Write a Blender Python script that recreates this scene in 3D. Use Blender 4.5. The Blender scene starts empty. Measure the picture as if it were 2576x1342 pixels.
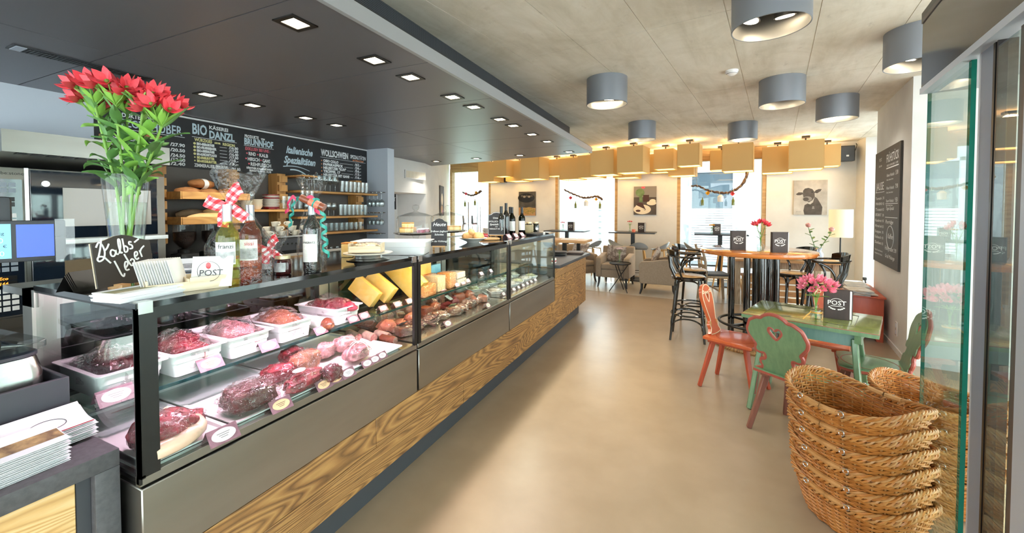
import bpy, bmesh, math, random
from mathutils import Vector, Matrix, Euler, noise
R=math.radians; PI=math.pi; random.seed(7)
SC=bpy.context.scene; COL=SC.collection; TS=bpy.data.scenes.new('lettering_workbench')
# ---------------------------------------------------------------- camera
cd=bpy.data.cameras.new('camera'); cam=bpy.data.objects.new('camera',cd); COL.objects.link(cam)
cam.location=(0,0,1.55); cam.rotation_euler=(R(88.5),0,R(24.2))
cd.sensor_width=36; cd.lens=36*1010/2576; cd.shift_y=-116/2576; cd.clip_start=.02; cd.clip_end=200
SC.camera=cam
# ---------------------------------------------------------------- world, sun, exposure
W=bpy.data.worlds.new('world'); SC.world=W; W.use_nodes=True
bg=W.node_tree.nodes['Background']; bg.inputs[0].default_value=(.90,.95,1,1); bg.inputs[1].default_value=5.0
sl=bpy.data.lights.new('sun','SUN'); sl.energy=14.0; sl.angle=R(1.5); sl.color=(1,.95,.88)
so=bpy.data.objects.new('sun',sl); COL.objects.link(so)
so.rotation_euler=Vector((-.70,-.35,-.62)).to_track_quat('-Z','Y').to_euler()
vs=SC.view_settings; vs.view_transform='Standard'; vs.look='None'; vs.gamma=1; vs.use_curve_mapping=False; vs.exposure=0.5
cy=SC.cycles
cy.max_bounces=6; cy.diffuse_bounces=4; cy.glossy_bounces=3; cy.transmission_bounces=3; cy.transparent_max_bounces=28
cy.caustics_reflective=False; cy.caustics_refractive=False; cy.sample_clamp_indirect=6
# ---------------------------------------------------------------- materials
def lin(c):
    if isinstance(c,str): c=[int(c[i:i+2],16)/255 for i in (0,2,4)]
    return tuple(((v/12.92) if v<=.04045 else ((v+.055)/1.055)**2.4) for v in c)+(1,)
MATS={}
def newmat(n):
    m=bpy.data.materials.new(n); m.use_nodes=True; nt=m.node_tree; b=nt.nodes['Principled BSDF']; MATS[n]=m
    return m,nt,b
def coords(nt,scale=(1,1,1),rot=(0,0,0),kind='Object'):
    tc=nt.nodes.new('ShaderNodeTexCoord'); mp=nt.nodes.new('ShaderNodeMapping')
    mp.inputs['Scale'].default_value=scale; mp.inputs['Rotation'].default_value=rot
    nt.links.new(tc.outputs[kind],mp.inputs[0]); return mp.outputs[0]
def noi(nt,vec,scale,detail=4,rough=.55,dist=0):
    n=nt.nodes.new('ShaderNodeTexNoise'); n.inputs['Scale'].default_value=scale; n.inputs['Detail'].default_value=detail
    n.inputs['Roughness'].default_value=rough; n.inputs['Distortion'].default_value=dist
    nt.links.new(vec,n.inputs['Vector']); return n.outputs['Fac']
def ramp(nt,fac,stops):
    r=nt.nodes.new('ShaderNodeValToRGB'); e=r.color_ramp.elements
    while len(e)<len(stops): e.new(.5)
    for k,(p,c) in enumerate(stops): e[k].position=p; e[k].color=lin(c)
    nt.links.new(fac,r.inputs[0]); return r.outputs[0]
def bump(nt,b,h,s=.2,d=.01):
    n=nt.nodes.new('ShaderNodeBump'); n.inputs['Strength'].default_value=s; n.inputs['Distance'].default_value=d
    nt.links.new(h,n.inputs['Height']); nt.links.new(n.outputs[0],b.inputs['Normal'])
def mixc(nt,fac,a,c,mode='MIX'):
    m=nt.nodes.new('ShaderNodeMix'); m.data_type='RGBA'; m.blend_type=mode
    if hasattr(fac,'node'): nt.links.new(fac,m.inputs[0])
    else: m.inputs[0].default_value=fac
    for s,v in ((6,a),(7,c)):
        if hasattr(v,'node'): nt.links.new(v,m.inputs[s])
        else: m.inputs[s].default_value=lin(v)
    return m.outputs[2]
def mat(n,c,rough=.5,metal=0,spec=.5,c2=None,ns=6,nr=(.35,.65),bs=0,bd=.004,bscale=None,em=0,emc=None,coat=0,stretch=(1,1,1),sss=0,sheen=0):
    m,nt,b=newmat(n); b.inputs['Base Color'].default_value=lin(c); b.inputs['Roughness'].default_value=rough
    b.inputs['Metallic'].default_value=metal; b.inputs['Specular IOR Level'].default_value=spec
    if coat: b.inputs['Coat Weight'].default_value=coat; b.inputs['Coat Roughness'].default_value=.08
    if sheen: b.inputs['Sheen Weight'].default_value=sheen
    if c2 or bs:
        v=coords(nt,stretch)
        if c2: nt.links.new(ramp(nt,noi(nt,v,ns),[(nr[0],c),(nr[1],c2)]),b.inputs['Base Color'])
        if bs: bump(nt,b,noi(nt,v,bscale or ns*3),bs,bd)
    if em: b.inputs['Emission Color'].default_value=lin(emc or c); b.inputs['Emission Strength'].default_value=em
    return m
def wood(n,ca,cb,cc,axis='Y',scale=1,rough=.5,contrast=1,bs=.25,coat=0,ring=14):
    m,nt,b=newmat(n); st={'X':(.12,1,1),'Y':(1,.12,1),'Z':(1,1,.12)}[axis]
    v=coords(nt,tuple(s*scale for s in st))
    w=nt.nodes.new('ShaderNodeTexNoise'); w.inputs['Scale'].default_value=3.2; w.inputs['Detail'].default_value=1.2; w.inputs['Distortion'].default_value=.35
    nt.links.new(v,w.inputs['Vector'])
    mm=nt.nodes.new('ShaderNodeMath'); mm.operation='MULTIPLY'; mm.inputs[1].default_value=ring; nt.links.new(w.outputs['Fac'],mm.inputs[0])
    fr=nt.nodes.new('ShaderNodeMath'); fr.operation='PINGPONG'; fr.inputs[1].default_value=.5; nt.links.new(mm.outputs[0],fr.inputs[0])
    g=ramp(nt,fr.outputs[0],[(.0,ca),(.2*contrast,cb),(.5,cc)])
    fine=noi(nt,coords(nt,tuple(s*scale*(1 if s<1 else 1) for s in st)),60,3,.7)
    c=mixc(nt,.22,g,ramp(nt,fine,[(.3,ca),(.7,cc)]))
    big=noi(nt,coords(nt),1.1*scale,2); c=mixc(nt,.18,c,ramp(nt,big,[(.35,ca),(.65,cc)]))
    nt.links.new(c,b.inputs['Base Color']); b.inputs['Roughness'].default_value=rough
    if coat: b.inputs['Coat Weight'].default_value=coat; b.inputs['Coat Roughness'].default_value=.06
    if bs: bump(nt,b,fr.outputs[0],bs,.003)
    return m
def glass(n,tint='FFFFFF',refl=1.0,rough=0,ior=1.5,haze=0,bs=0,bscale=8,bd=.01,hazec='FFFFFF'):
    m=bpy.data.materials.new(n); m.use_nodes=True; nt=m.node_tree; nt.nodes.clear(); MATS[n]=m
    out=nt.nodes.new('ShaderNodeOutputMaterial'); tr=nt.nodes.new('ShaderNodeBsdfTransparent'); gl=nt.nodes.new('ShaderNodeBsdfGlossy')
    tr.inputs[0].default_value=lin(tint); gl.inputs['Roughness'].default_value=rough
    fr=nt.nodes.new('ShaderNodeLayerWeight'); fr.inputs[0].default_value=.5
    pw_=nt.nodes.new('ShaderNodeMath'); pw_.operation='POWER'; pw_.inputs[1].default_value=4.5; nt.links.new(fr.outputs['Facing'],pw_.inputs[0])
    mu=nt.nodes.new('ShaderNodeMath'); mu.operation='MULTIPLY_ADD'; mu.inputs[1].default_value=.9*min(refl,1); mu.inputs[2].default_value=.045*refl; mu.use_clamp=True
    nt.links.new(pw_.outputs[0],mu.inputs[0]); mx=nt.nodes.new('ShaderNodeMixShader')
    nt.links.new(mu.outputs[0],mx.inputs[0]); nt.links.new(tr.outputs[0],mx.inputs[1]); nt.links.new(gl.outputs[0],mx.inputs[2])
    last=mx
    if haze:
        df=nt.nodes.new('ShaderNodeBsdfDiffuse'); df.inputs[0].default_value=lin(hazec); m2=nt.nodes.new('ShaderNodeMixShader'); m2.inputs[0].default_value=haze
        nt.links.new(mx.outputs[0],m2.inputs[1]); nt.links.new(df.outputs[0],m2.inputs[2]); last=m2
    if bs:
        h=noi(nt,coords(nt),bscale,3,.6,.6); bp=nt.nodes.new('ShaderNodeBump'); bp.inputs['Strength'].default_value=bs; bp.inputs['Distance'].default_value=bd
        nt.links.new(h,bp.inputs['Height']); nt.links.new(bp.outputs[0],gl.inputs['Normal']); nt.links.new(bp.outputs[0],fr.inputs['Normal'])
    nt.links.new(last.outputs[0],out.inputs[0]); return m
# ---------------------------------------------------------------- mesh builder
class MB:
    def __init__(s): s.v=[]; s.f=[]
    def add(s,vs,fs,M=None):
        o=len(s.v)
        s.v+= [tuple(M@Vector(p)) for p in vs] if M is not None else [tuple(p) for p in vs]
        s.f+=[tuple(i+o for i in f) for f in fs]; return s
    def box(s,x0,x1,y0,y1,z0,z1,M=None):
        vs=[(x,y,z) for x in (x0,x1) for y in (y0,y1) for z in (z0,z1)]
        return s.add(vs,[(0,1,3,2),(4,6,7,5),(0,4,5,1),(2,3,7,6),(0,2,6,4),(1,5,7,3)],M)
    def cbox(s,c,d,rot=(0,0,0)):
        M=Matrix.Translation(c)@Euler(rot).to_matrix().to_4x4()
        return s.box(-d[0]/2,d[0]/2,-d[1]/2,d[1]/2,-d[2]/2,d[2]/2,M)
    def beam(s,p0,p1,w,h,w1=None,h1=None,up=(0,0,1)):
        p0,p1=Vector(p0),Vector(p1); d=(p1-p0).normalized(); x=d.cross(Vector(up))
        if x.length<1e-4: x=Vector((1,0,0))
        x.normalize(); y=x.cross(d).normalized(); w1=w if w1 is None else w1; h1=h if h1 is None else h1
        vs=[p0+x*a*w/2+y*b*h/2 for a,b in ((-1,-1),(1,-1),(1,1),(-1,1))]+[p1+x*a*w1/2+y*b*h1/2 for a,b in ((-1,-1),(1,-1),(1,1),(-1,1))]
        return s.add(vs,[(3,2,1,0),(4,5,6,7),(0,1,5,4),(1,2,6,5),(2,3,7,6),(3,0,4,7)])
    def cyl(s,p0,p1,r0,r1=None,n=16,cap=True):
        return s.tube([p0,p1],[r0,r0 if r1 is None else r1],n,cap=cap)
    def tube(s,pts,r,n=8,cap=True,closed=False,flat=1.0,ref=None):
        pts=[Vector(p) for p in pts]; m=len(pts); rs=r if isinstance(r,(list,tuple)) else [r]*m
        o=len(s.v); prev=Vector(ref) if ref else None
        for i,p in enumerate(pts):
            if closed: t=pts[(i+1)%m]-pts[i-1]
            else: t=pts[min(i+1,m-1)]-pts[max(i-1,0)]
            if t.length<1e-9: t=Vector((0,0,1))
            t.normalize()
            if prev is None:
                prev=t.orthogonal()
            x=(prev-t*prev.dot(t))
            if x.length<1e-6: x=t.orthogonal()
            x.normalize(); y=t.cross(x); prev=x
            for k in range(n):
                a=2*PI*k/n; s.v.append(tuple(p+(x*math.cos(a)+y*math.sin(a)*flat)*rs[i]))
        mm=m if closed else m-1
        for i in range(mm):
            for k in range(n):
                a=o+i*n+k; b=o+i*n+(k+1)%n; c=o+((i+1)%m)*n+(k+1)%n; d=o+((i+1)%m)*n+k; s.f.append((a,b,c,d))
        if cap and not closed:
            s.f.append(tuple(o+k for k in range(n))[::-1]); s.f.append(tuple(o+(m-1)*n+k for k in range(n)))
        return s
    def lathe(s,prof,n=24,c=(0,0,0),sx=1,sy=1,cap=False,M=None):
        o=len(s.v); loc=[]
        for r,z in prof:
            for k in range(n):
                a=2*PI*k/n; loc.append((c[0]+r*math.cos(a)*sx,c[1]+r*math.sin(a)*sy,c[2]+z))
        fs=[]
        for i in range(len(prof)-1):
            for k in range(n): fs.append((i*n+k,i*n+(k+1)%n,(i+1)*n+(k+1)%n,(i+1)*n+k))
        if cap: fs.append(tuple(range(n))[::-1]); fs.append(tuple((len(prof)-1)*n+k for k in range(n)))
        return s.add(loc,fs,M)
    def prism(s,poly,t0,t1,plane='XY',M=None,hole=None):
        f={'XY':lambda a,b,t:(a,b,t),'XZ':lambda a,b,t:(a,t,b),'YZ':lambda a,b,t:(t,a,b)}[plane]
        n=len(poly)
        if hole is None:
            vs=[f(a,b,t0) for a,b in poly]+[f(a,b,t1) for a,b in poly]
            fs=[tuple(range(n))[::-1],tuple(range(n,2*n))]+[(i,(i+1)%n,n+(i+1)%n,n+i) for i in range(n)]
            return s.add(vs,fs,M)
        # ring between outline and hole: bridge by angle-matched triangulation
        bm=bmesh.new(); eo=[];
        for P in (poly,hole):
            vv=[bm.verts.new((a,b,0)) for a,b in P]; eo+=[bm.edges.new((vv[i],vv[(i+1)%len(vv)])) for i in range(len(vv))]
        g=bmesh.ops.triangle_fill(bm,use_beauty=True,use_dissolve=False,edges=eo); bm.verts.index_update()
        pts=[(v.co.x,v.co.y) for v in bm.verts]; tri=[[v.index for v in fc.verts] for fc in bm.faces]; bm.free()
        N=len(pts); vs=[f(a,b,t0) for a,b in pts]+[f(a,b,t1) for a,b in pts]; fs=[tuple(t[::-1]) for t in tri]+[tuple(i+N for i in t) for t in tri]
        fs+=[(i,(i+1)%n,N+(i+1)%n,N+i) for i in range(n)]; h=len(hole)
        fs+=[(n+(i+1)%h,n+i,N+n+i,N+n+(i+1)%h) for i in range(h)]
        return s.add(vs,fs,M)
    def ell(s,c,r,nu=16,nv=10,amp=0,seed=0,freq=3,zmin=None,M=None,bx=1.0):
        vs=[];fs=[]
        for i in range(nv+1):
            th=PI*i/nv
            for k in range(nu):
                ph=2*PI*k/nu; d=Vector((math.sin(th)*math.cos(ph),math.sin(th)*math.sin(ph),math.cos(th)))
                q=1+amp*((noise.noise(d*freq+Vector((seed*3.1,seed*1.7,seed)))+.32*noise.noise(d*freq*3.3+Vector((seed,seed*2.3,seed*.7)))) if amp else 0)
                if bx!=1: d=Vector([math.copysign(abs(w_)**bx,w_) for w_ in d])
                z=d.z*r[2]*q
                if zmin is not None: z=max(z,zmin)
                vs.append((c[0]+d.x*r[0]*q,c[1]+d.y*r[1]*q,c[2]+z))
        for i in range(nv):
            for k in range(nu): fs.append((i*nu+k,(i+1)*nu+k,(i+1)*nu+(k+1)%nu,i*nu+(k+1)%nu))
        return s.add(vs,fs,M)
    def sheet(s,fn,nu,nv,t=0,M=None):
        pts=[fn(i/nu,j/nv) for i in range(nu+1) for j in range(nv+1)]; w=nv+1
        fs=[(i*w+j,(i+1)*w+j,(i+1)*w+j+1,i*w+j+1) for i in range(nu) for j in range(nv)]
        if t:
            N=len(pts); nor=[]
            for i in range(nu+1):
                for j in range(nv+1):
                    a=Vector(pts[min(i+1,nu)*w+j])-Vector(pts[max(i-1,0)*w+j]); b=Vector(pts[i*w+min(j+1,nv)])-Vector(pts[i*w+max(j-1,0)])
                    nn=a.cross(b); nor.append(nn.normalized() if nn.length>1e-9 else Vector((0,0,1)))
            p2=[tuple(Vector(p)-nn*t) for p,nn in zip(pts,nor)]
            f2=[tuple(x+N for x in f[::-1]) for f in fs]
            rim=[i*w for i in range(nu+1)]+[nu*w+j for j in range(1,nv+1)]+[i*w+nv for i in range(nu-1,-1,-1)]+[j for j in range(nv-1,0,-1)]
            fr=[(rim[k],rim[k-1],rim[k-1]+N,rim[k]+N) for k in range(len(rim))]
            pts=pts+p2; fs=fs+f2+fr
        return s.add(pts,fs,M)
    def loft(s,loops,cap0=True,cap1=True,M=None):
        n=len(loops[0]); vs=[p for l in loops for p in l]; fs=[]
        for i in range(len(loops)-1):
            for k in range(n): fs.append((i*n+k,i*n+(k+1)%n,(i+1)*n+(k+1)%n,(i+1)*n+k))
        if cap0: fs.append(tuple(range(n))[::-1])
        if cap1: fs.append(tuple((len(loops)-1)*n+k for k in range(n)))
        return s.add(vs,fs,M)
    def mesh(s,name,smooth=True,ang=40):
        me=bpy.data.meshes.new(name); me.from_pydata(s.v,[],s.f); me.validate(); me.update()
        if smooth:
            me.shade_smooth(); me.set_sharp_from_angle(angle=R(ang))
        return me
def tag(o,label=None,cat=None,group=None,kind=None):
    for k,v in (('label',label),('category',cat),('group',group),('kind',kind)):
        if v: o[k]=v
    return o
def obj(name,mb,m,parent=None,label=None,loc=None,rot=None,bev=0,smooth=True,fixn=True,kind=None,seg=2,ang=40):
    me=mb if isinstance(mb,bpy.types.Mesh) else mb.mesh(name,smooth,ang)
    if fixn and not isinstance(mb,bpy.types.Mesh):
        bm=bmesh.new(); bm.from_mesh(me); bmesh.ops.recalc_face_normals(bm,faces=bm.faces[:])
        if bev:
            ed=[e for e in bm.edges if len(e.link_faces)==2 and e.calc_face_angle(0)>R(40)]
            bmesh.ops.bevel(bm,geom=ed,offset=bev,segments=seg,affect='EDGES',profile=.6,clamp_overlap=True)
        bm.to_mesh(me); bm.free()
        if smooth: me.shade_smooth(); me.set_sharp_from_angle(angle=R(ang))
    if m is not None and not me.materials: me.materials.append(MATS[m])
    o=bpy.data.objects.new(name,me); COL.objects.link(o)
    if parent is not None: o.parent=parent
    if loc: o.location=loc
    if rot: o.rotation_euler=rot
    if label: o['label']=label
    if kind: o['kind']=kind
    return o
def thing(name,label,cat,loc=(0,0,0),rz=0,group=None,rot=None):
    o=bpy.data.objects.new(name,None); COL.objects.link(o); o.empty_display_size=.05; o.location=loc
    o.rotation_euler=rot or (0,0,rz); return tag(o,label,cat,group)
def one(name,mb,m,label,cat,group=None,loc=None,rot=None,**k):
    return tag(obj(name,mb,m,None,None,loc,rot,**k),label,cat,group)
def struct(name,mb,m,label=None,parent=None,**k):
    o=obj(name,mb,m,parent,label,**k)
    if parent is None: o['kind']='structure'
    return o
def dup(root,loc,rz=None,label=None,group=None,scale=None,rot=None):
    r=root.copy(); COL.objects.link(r); r.location=loc
    if rot: r.rotation_euler=rot
    elif rz is not None: r.rotation_euler=(0,0,rz)
    if scale: r.scale=(scale,)*3 if not isinstance(scale,tuple) else scale
    if label: r['label']=label
    if group: r['group']=group
    for ch in list(root.children):
        c=ch.copy(); COL.objects.link(c); c.parent=r
        for g in list(ch.children):
            d=g.copy(); COL.objects.link(d); d.parent=c
    return r
def txt(s,size,parent,loc,rot,m,align='LEFT',shear=0,ext=.0004,sp=1,name='lettering',sx=1,off=0):
    c=bpy.data.curves.new(name,'FONT'); c.body=s; c.size=size; c.align_x=align; c.shear=shear; c.extrude=ext; c.space_character=sp; c.resolution_u=2; c.offset=off
    o=bpy.data.objects.new(name,c); TS.collection.objects.link(o); TS.view_layers[0].update()
    me=bpy.data.meshes.new_from_object(o.evaluated_get(TS.view_layers[0].depsgraph)); bpy.data.objects.remove(o); bpy.data.curves.remove(c)
    me.materials.clear(); me.materials.append(MATS[m]); o=bpy.data.objects.new(name,me); COL.objects.link(o)
    o.parent=parent; o.location=loc; o.rotation_euler=rot; o.scale=(sx,1,1); return o
def smooth(pts,k=4,closed=False):
    P=[Vector(p) for p in pts]; n=len(P); out=[]
    for i in range(n if closed else n-1):
        if closed: a,b,c,d=P[i-1],P[i],P[(i+1)%n],P[(i+2)%n]
        else: a,b,c,d=P[max(i-1,0)],P[i],P[i+1],P[min(i+2,n-1)]
        for j in range(k):
            t=j/k; out.append(.5*((2*b)+(c-a)*t+(2*a-5*b+4*c-d)*t*t+(3*b-a-3*c+d)*t**3))
    if not closed: out.append(P[-1])
    return out
def rrect(w,h,r,n=5,cx=0,cy=0):
    out=[]
    for sx,sy,a0 in ((1,1,0),(-1,1,90),(-1,-1,180),(1,-1,270)):
        for k in range(n+1):
            a=R(a0+90*k/n); out.append((cx+sx*(w/2-r)+r*math.cos(a),cy+sy*(h/2-r)+r*math.sin(a)))
    return out
FX=(PI/2,0,PI/2)      # upright print facing +X
FY=(PI/2,0,0)         # upright print facing -Y

# ---------------------------------------------------------------- shared materials
mat('white_wall','E6E6E4',.85,c2='DCDCDA',ns=2); mat('blue_white','D3DAE6',.85)
mat('dark_wall','6E6A67',.8,c2='66625F',ns=3)
mat('steel','A6A49E',.36,1,c2='97958E',ns=2,stretch=(1,.3,2)); mat('steel_bright','D5D3CE',.22,1); mat('chrome','E0E0E0',.08,1)
mat('alu','BCC5D4',.45,.15); mat('alu_dark','5A5250',.4,.3)
mat('black','141414',.35); mat('black_gloss','0A0B0D',.06,spec=.7,coat=.5); mat('charcoal','3A3D42',.5); mat('plinth','42454A',.55)
mat('black_wood','15130F',.2,coat=.6); mat('rubber','101010',.7)
mat('white_plastic','F1F1F1',.25,coat=.3); mat('white_paper','F5F3EF',.7); mat('porcelain','F2EEE4',.15,coat=.5)
mat('cream_china','EFE6D2',.2,coat=.5); mat('red_china','B3202A',.2,coat=.5)
mat('chalk','EEF1F2',.9); mat('chalk_blue','C9DCE6',.9); mat('chalk_yellow','E5DFA0',.9); mat('chalk_red','DE6C78',.9); mat('chalk_orange','D98A60',.9)
mat('slate','232428',.6,c2='2A2B2F',ns=5); mat('slate_brown','37332F',.6)
wood('wood_rustic','523620','9A6C3E','BE9258','Y',2.2,.55,1.25,.7,ring=24)
wood('wood_shelf','B17E43','C7924F','D6A563','Y',2,.45,1,.1,ring=9)
wood('wood_shelf_up','A87740','C08A4A','D09E5E','Z',2,.45,1,.1,ring=9)
wood('wood_light','D8C3A0','E6D4B4','EFE0C4','X',3,.6,1,.05,ring=8)
wood('wood_oak','A9784A','C29560','D6AE7C','X',2,.45,1,.15,ring=10)
wood('wood_honey','B85F22','CF7430','DA8A45','X',1.5,.12,1,.03,.8,ring=7)
wood('wood_seat','B98A55','C79A63','D2A872','X',2.2,.3,1,.05,.3,ring=6)
wood('wood_trim','A8875C','BC9A6C','C8A87A','X',2,.6,1,.1,ring=6)
wood('wood_grey','8E7C66','A6947C','BBAA92','Z',2.5,.6,1,.2,ring=10)
wood('wood_leg','C79655','D9AC6A','E3BC7E','Z',2,.5,1,.05,ring=6)
wood('wood_left','B98A4E','DDB374','EED09A','Y',2.2,.5,1,.3,ring=26)
glass('pane','F8FDFB',.9); glass('pane_thick','F0FAF7',1.1); glass('glass_clear','FBFDFD',1.0); glass('glass_ware','FAFDFD',2.2); glass('glass_dark','2E3A33',1.6)
glass('shelf_glass','EAF4F2',.9); glass('glass_edge','3FA090',1.0,haze=.5,hazec='187866'); glass('shelf_rim','7FA8A4',1.0,haze=.35,hazec='2E5A5C')
glass('cellophane','FDFDFD',.9,.06,bs=1.0,bscale=22,bd=.02); glass('cling','FAF6F6',2.2,.05,bs=1.0,bscale=38,bd=.04)
glass('water','F0F6F0',.8)
# floor: poured resin
m,nt,b=newmat('resin'); v=coords(nt)
c=ramp(nt,noi(nt,v,.55,3,.5,.4),[(.3,'98846C'),(.7,'A8947C')]); c=mixc(nt,.25,c,ramp(nt,noi(nt,v,3.5,4),[(.35,'907C64'),(.65,'AE9A82')]))
nt.links.new(c,b.inputs['Base Color']); b.inputs['Roughness'].default_value=.3; b.inputs['Specular IOR Level'].default_value=.45
bump(nt,b,noi(nt,v,1.6,2),.06,.02)
mat('lounge_floor','BDB4A6',.28,c2='ADA496',ns=3,stretch=(1,.2,1))
# board-marked concrete
m,nt,b=newmat('concrete')
def wcoord(nt,scale,rz=0):
    g_=nt.nodes.new('ShaderNodeNewGeometry'); mp=nt.nodes.new('ShaderNodeMapping'); mp.vector_type='TEXTURE'; mp.inputs['Scale'].default_value=scale; mp.inputs['Rotation'].default_value=(0,0,rz); nt.links.new(g_.outputs['Position'],mp.inputs[0]); return mp.outputs[0]
v=wcoord(nt,(1,6,1),-R(9.2))
c=ramp(nt,noi(nt,v,5.5,5,.62,.3),[(.25,'C2BBA9'),(.5,'E6E1D4'),(.75,'F6F3EC')])
c=mixc(nt,.45,c,ramp(nt,noi(nt,wcoord(nt,(1,1,1)),1.7,6,.72,.9),[(.3,'BAB29E'),(.68,'F0ECE2')]))
sp=noi(nt,wcoord(nt,(1,2.2,1),-R(9.2)),13,5,.72); c=mixc(nt,ramp(nt,sp,[(.62,'000000'),(.72,'888888')]),c,'94897A')
nt.links.new(c,b.inputs['Base Color']); b.inputs['Roughness'].default_value=.75; bump(nt,b,noi(nt,v,14,4),.25,.004)
# perforated dark sheet
def perf(n,c,hole,scale,rough=.6):
    m,nt,b=newmat(n); vo=nt.nodes.new('ShaderNodeTexVoronoi'); vo.feature='F1'; vo.inputs['Randomness'].default_value=0; vo.inputs['Scale'].default_value=scale
    nt.links.new(coords(nt),vo.inputs['Vector']); nt.links.new(ramp(nt,vo.outputs['Distance'],[(.28,hole),(.36,c)]),b.inputs['Base Color']); b.inputs['Roughness'].default_value=rough; b.inputs['Metallic'].default_value=.3
perf('soffit','737278','626166',130,.36); perf('perf_band','4A4F57','16181B',90)
mat('fascia','A3A6AB',.45,.2)

# ================================================================ SETTING
CE=2.87
struct('floor',MB().box(-7,4.5,-2.6,10.2,-.12,0),'resin','beige poured resin floor')
arc=[(-4.6,7.95),(-2.6,7.72),(-1.8,7.62),(-1.2,7.54),(-.3,7.47),(.8,7.46),(2.2,7.6),(3.0,7.75)]
struct('floor_lounge',MB().prism(arc+[(3.05,9.74),(-6.2,9.74)],.0005,.003),'lounge_floor','pale grey floor of the lounge corner')
# concrete ceiling in formwork panels
ceil=struct('ceiling',MB().box(-7,4.5,-2.6,10.2,CE+.003,CE+.25),'concrete','board-marked concrete ceiling')
A92=R(9.2); pw,pl=.52,1.91
pm=MB().box(.0025,pw-.0025,.0025,pl-.0025,0,.006).mesh('ceiling_panel',False); pm.materials.append(MATS['concrete'])
n=0
for i in range(-12,12):
    for j in range(-3,5):
        b0=-.82+.0+i*pw; a0=3.03+j*pl
        cx=(b0+pw/2)*math.cos(A92)+(a0+pl/2)*math.sin(A92); cyy=-(b0+pw/2)*math.sin(A92)+(a0+pl/2)*math.cos(A92)
        if not(-2.9<cx<4.3 and -.6<cyy<9.5): continue
        o=obj('ceiling_panel',pm,None,ceil,loc=(b0*math.cos(A92)+a0*math.sin(A92),-b0*math.sin(A92)+a0*math.cos(A92),CE-.002),rot=(0,0,-A92))
# dark dropped ceiling above the counter
sof=struct('ceiling_soffit',MB().prism([(-1.46,-2),(-1.46,6.29),(-4.95,6.86),(-4.95,-2)],2.462,2.54),'black','dark dropped ceiling over the counter')
obj('fascia',MB().box(-1.475,-1.45,-2,6.31,2.446,2.528),'fascia',sof,'light grey edge strip of the dropped ceiling')
obj('perforated_band',MB().box(-1.84,-1.80,-2,6.25,2.54,CE),'perf_band',sof,'dark perforated strip above the fascia')
ys=[-1.35,-.5,.35,1.2,2.045,2.9,3.75,4.62,5.47,6.30]
for k in range(len(ys)-1):
    for (x0,x1) in ((-3.05,-1.476),(-4.94,-3.05)):
        y1=ys[k+1]
        if k==len(ys)-2:
            pg=[(x0+.003,ys[k]+.003),(x1-.003,ys[k]+.003),(x1-.003,6.29-(x1+1.46)*.163-.004),(x0+.003,6.29-(x0+1.46)*.163-.004)]
        else: pg=[(x0+.003,ys[k]+.003),(x1-.003,ys[k]+.003),(x1-.003,y1-.003),(x0+.003,y1-.003)]
        obj('soffit_panel',MB().prism(pg,2.45,2.466),'soffit',sof)
# walls
struct('wall_back',MB().box(-4.66,-4.46,-2,4.75,0,2.45),'dark_wall','dark grey wall behind the bar shelves')
struct('wall_left',MB().box(-4.46,-4.445,-2,1.72,0,2.45),'blue_white','white wall above the oven')
struct('wall_column',MB().box(-4.459,-4.05,4.60,4.74,0,2.45),'blue_white','white wall end beside the glass shelves')
pts=[(-4.66,4.74),(-4.65,5.6),(-4.72,6.4),(-5.02,7.2),(-5.55,8.35),(-6.35,9.75)]
wp=pts+[(-6.7,9.75),(-6.7,4.74)]
struct('wall_left_rear',MB().prism(wp,1.86,CE),'white_wall','curved white wall over the niche')
struct('wall_niche',MB().prism([(-5.35,4.74),(-5.35,6.35),(-4.74,6.45),(-5.02,7.2),(-5.55,8.35),(-6.35,9.75),(-6.7,9.75),(-6.7,4.74)],0,1.86),'white_wall','white wall with a niche')
Y0=9.75
wins=[(-6.33,-5.02),(-3.18,-1.63),(-.32,1.39)]
mb=MB()
for a,b_ in ((-5.02,-3.18),(-1.63,-.32),(1.39,3.3)): mb.box(a,b_,Y0,Y0+.3,0,CE)
struct('wall_far',mb,'white_wall','white far wall between the tall windows')
hd=MB()
for a,b_ in wins: hd.box(a,b_,Y0+.02,Y0+.3,2.70,CE)
struct('trim_1',hd,'wood_trim','wooden head boards over the windows')
for k,(a,b_) in enumerate(wins):
    w=struct('window_%d'%(k+1),MB().box(a,a+.07,Y0+.01,Y0+.16,0,2.70).box(b_-.07,b_,Y0+.01,Y0+.16,0,2.70).box(a,b_,Y0+.02,Y0+.16,0,.07).box(a,b_,Y0+.02,Y0+.16,2.62,2.70),'wood_trim',
       ['tall window at the far end beside the curved wall','tall window between two pictures','wide tall window behind the round bar table'][k])
    obj('pane',MB().box(a+.07,b_-.07,Y0+.08,Y0+.095,.07,2.62),'pane',w)
    obj('sill',MB().box(a,b_,Y0-.03,Y0+.02,0,.045),'white_wall',w)
struct('wall_pillar',MB().box(2.86,3.3,9.32,9.752,0,CE),'white_wall','bright white pillar beside the floor lamp')
# right-hand pier, turned with the building grid
PM=Matrix.Translation((1.975,5.27,0))@Matrix.Rotation(-A92,4,'Z')
struct('wall_right',MB().box(0,1.5,0,1.68,0,CE,PM),'white_wall','white pier carrying the breakfast chalkboard')
bb=MB().box(-.012,0,-.012,1.68,0,.06,PM).box(-.012,1.5,-.012,0,0,.06,PM)
struct('baseboard_right',bb,'white_wall','low white skirting of the pier')
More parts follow.
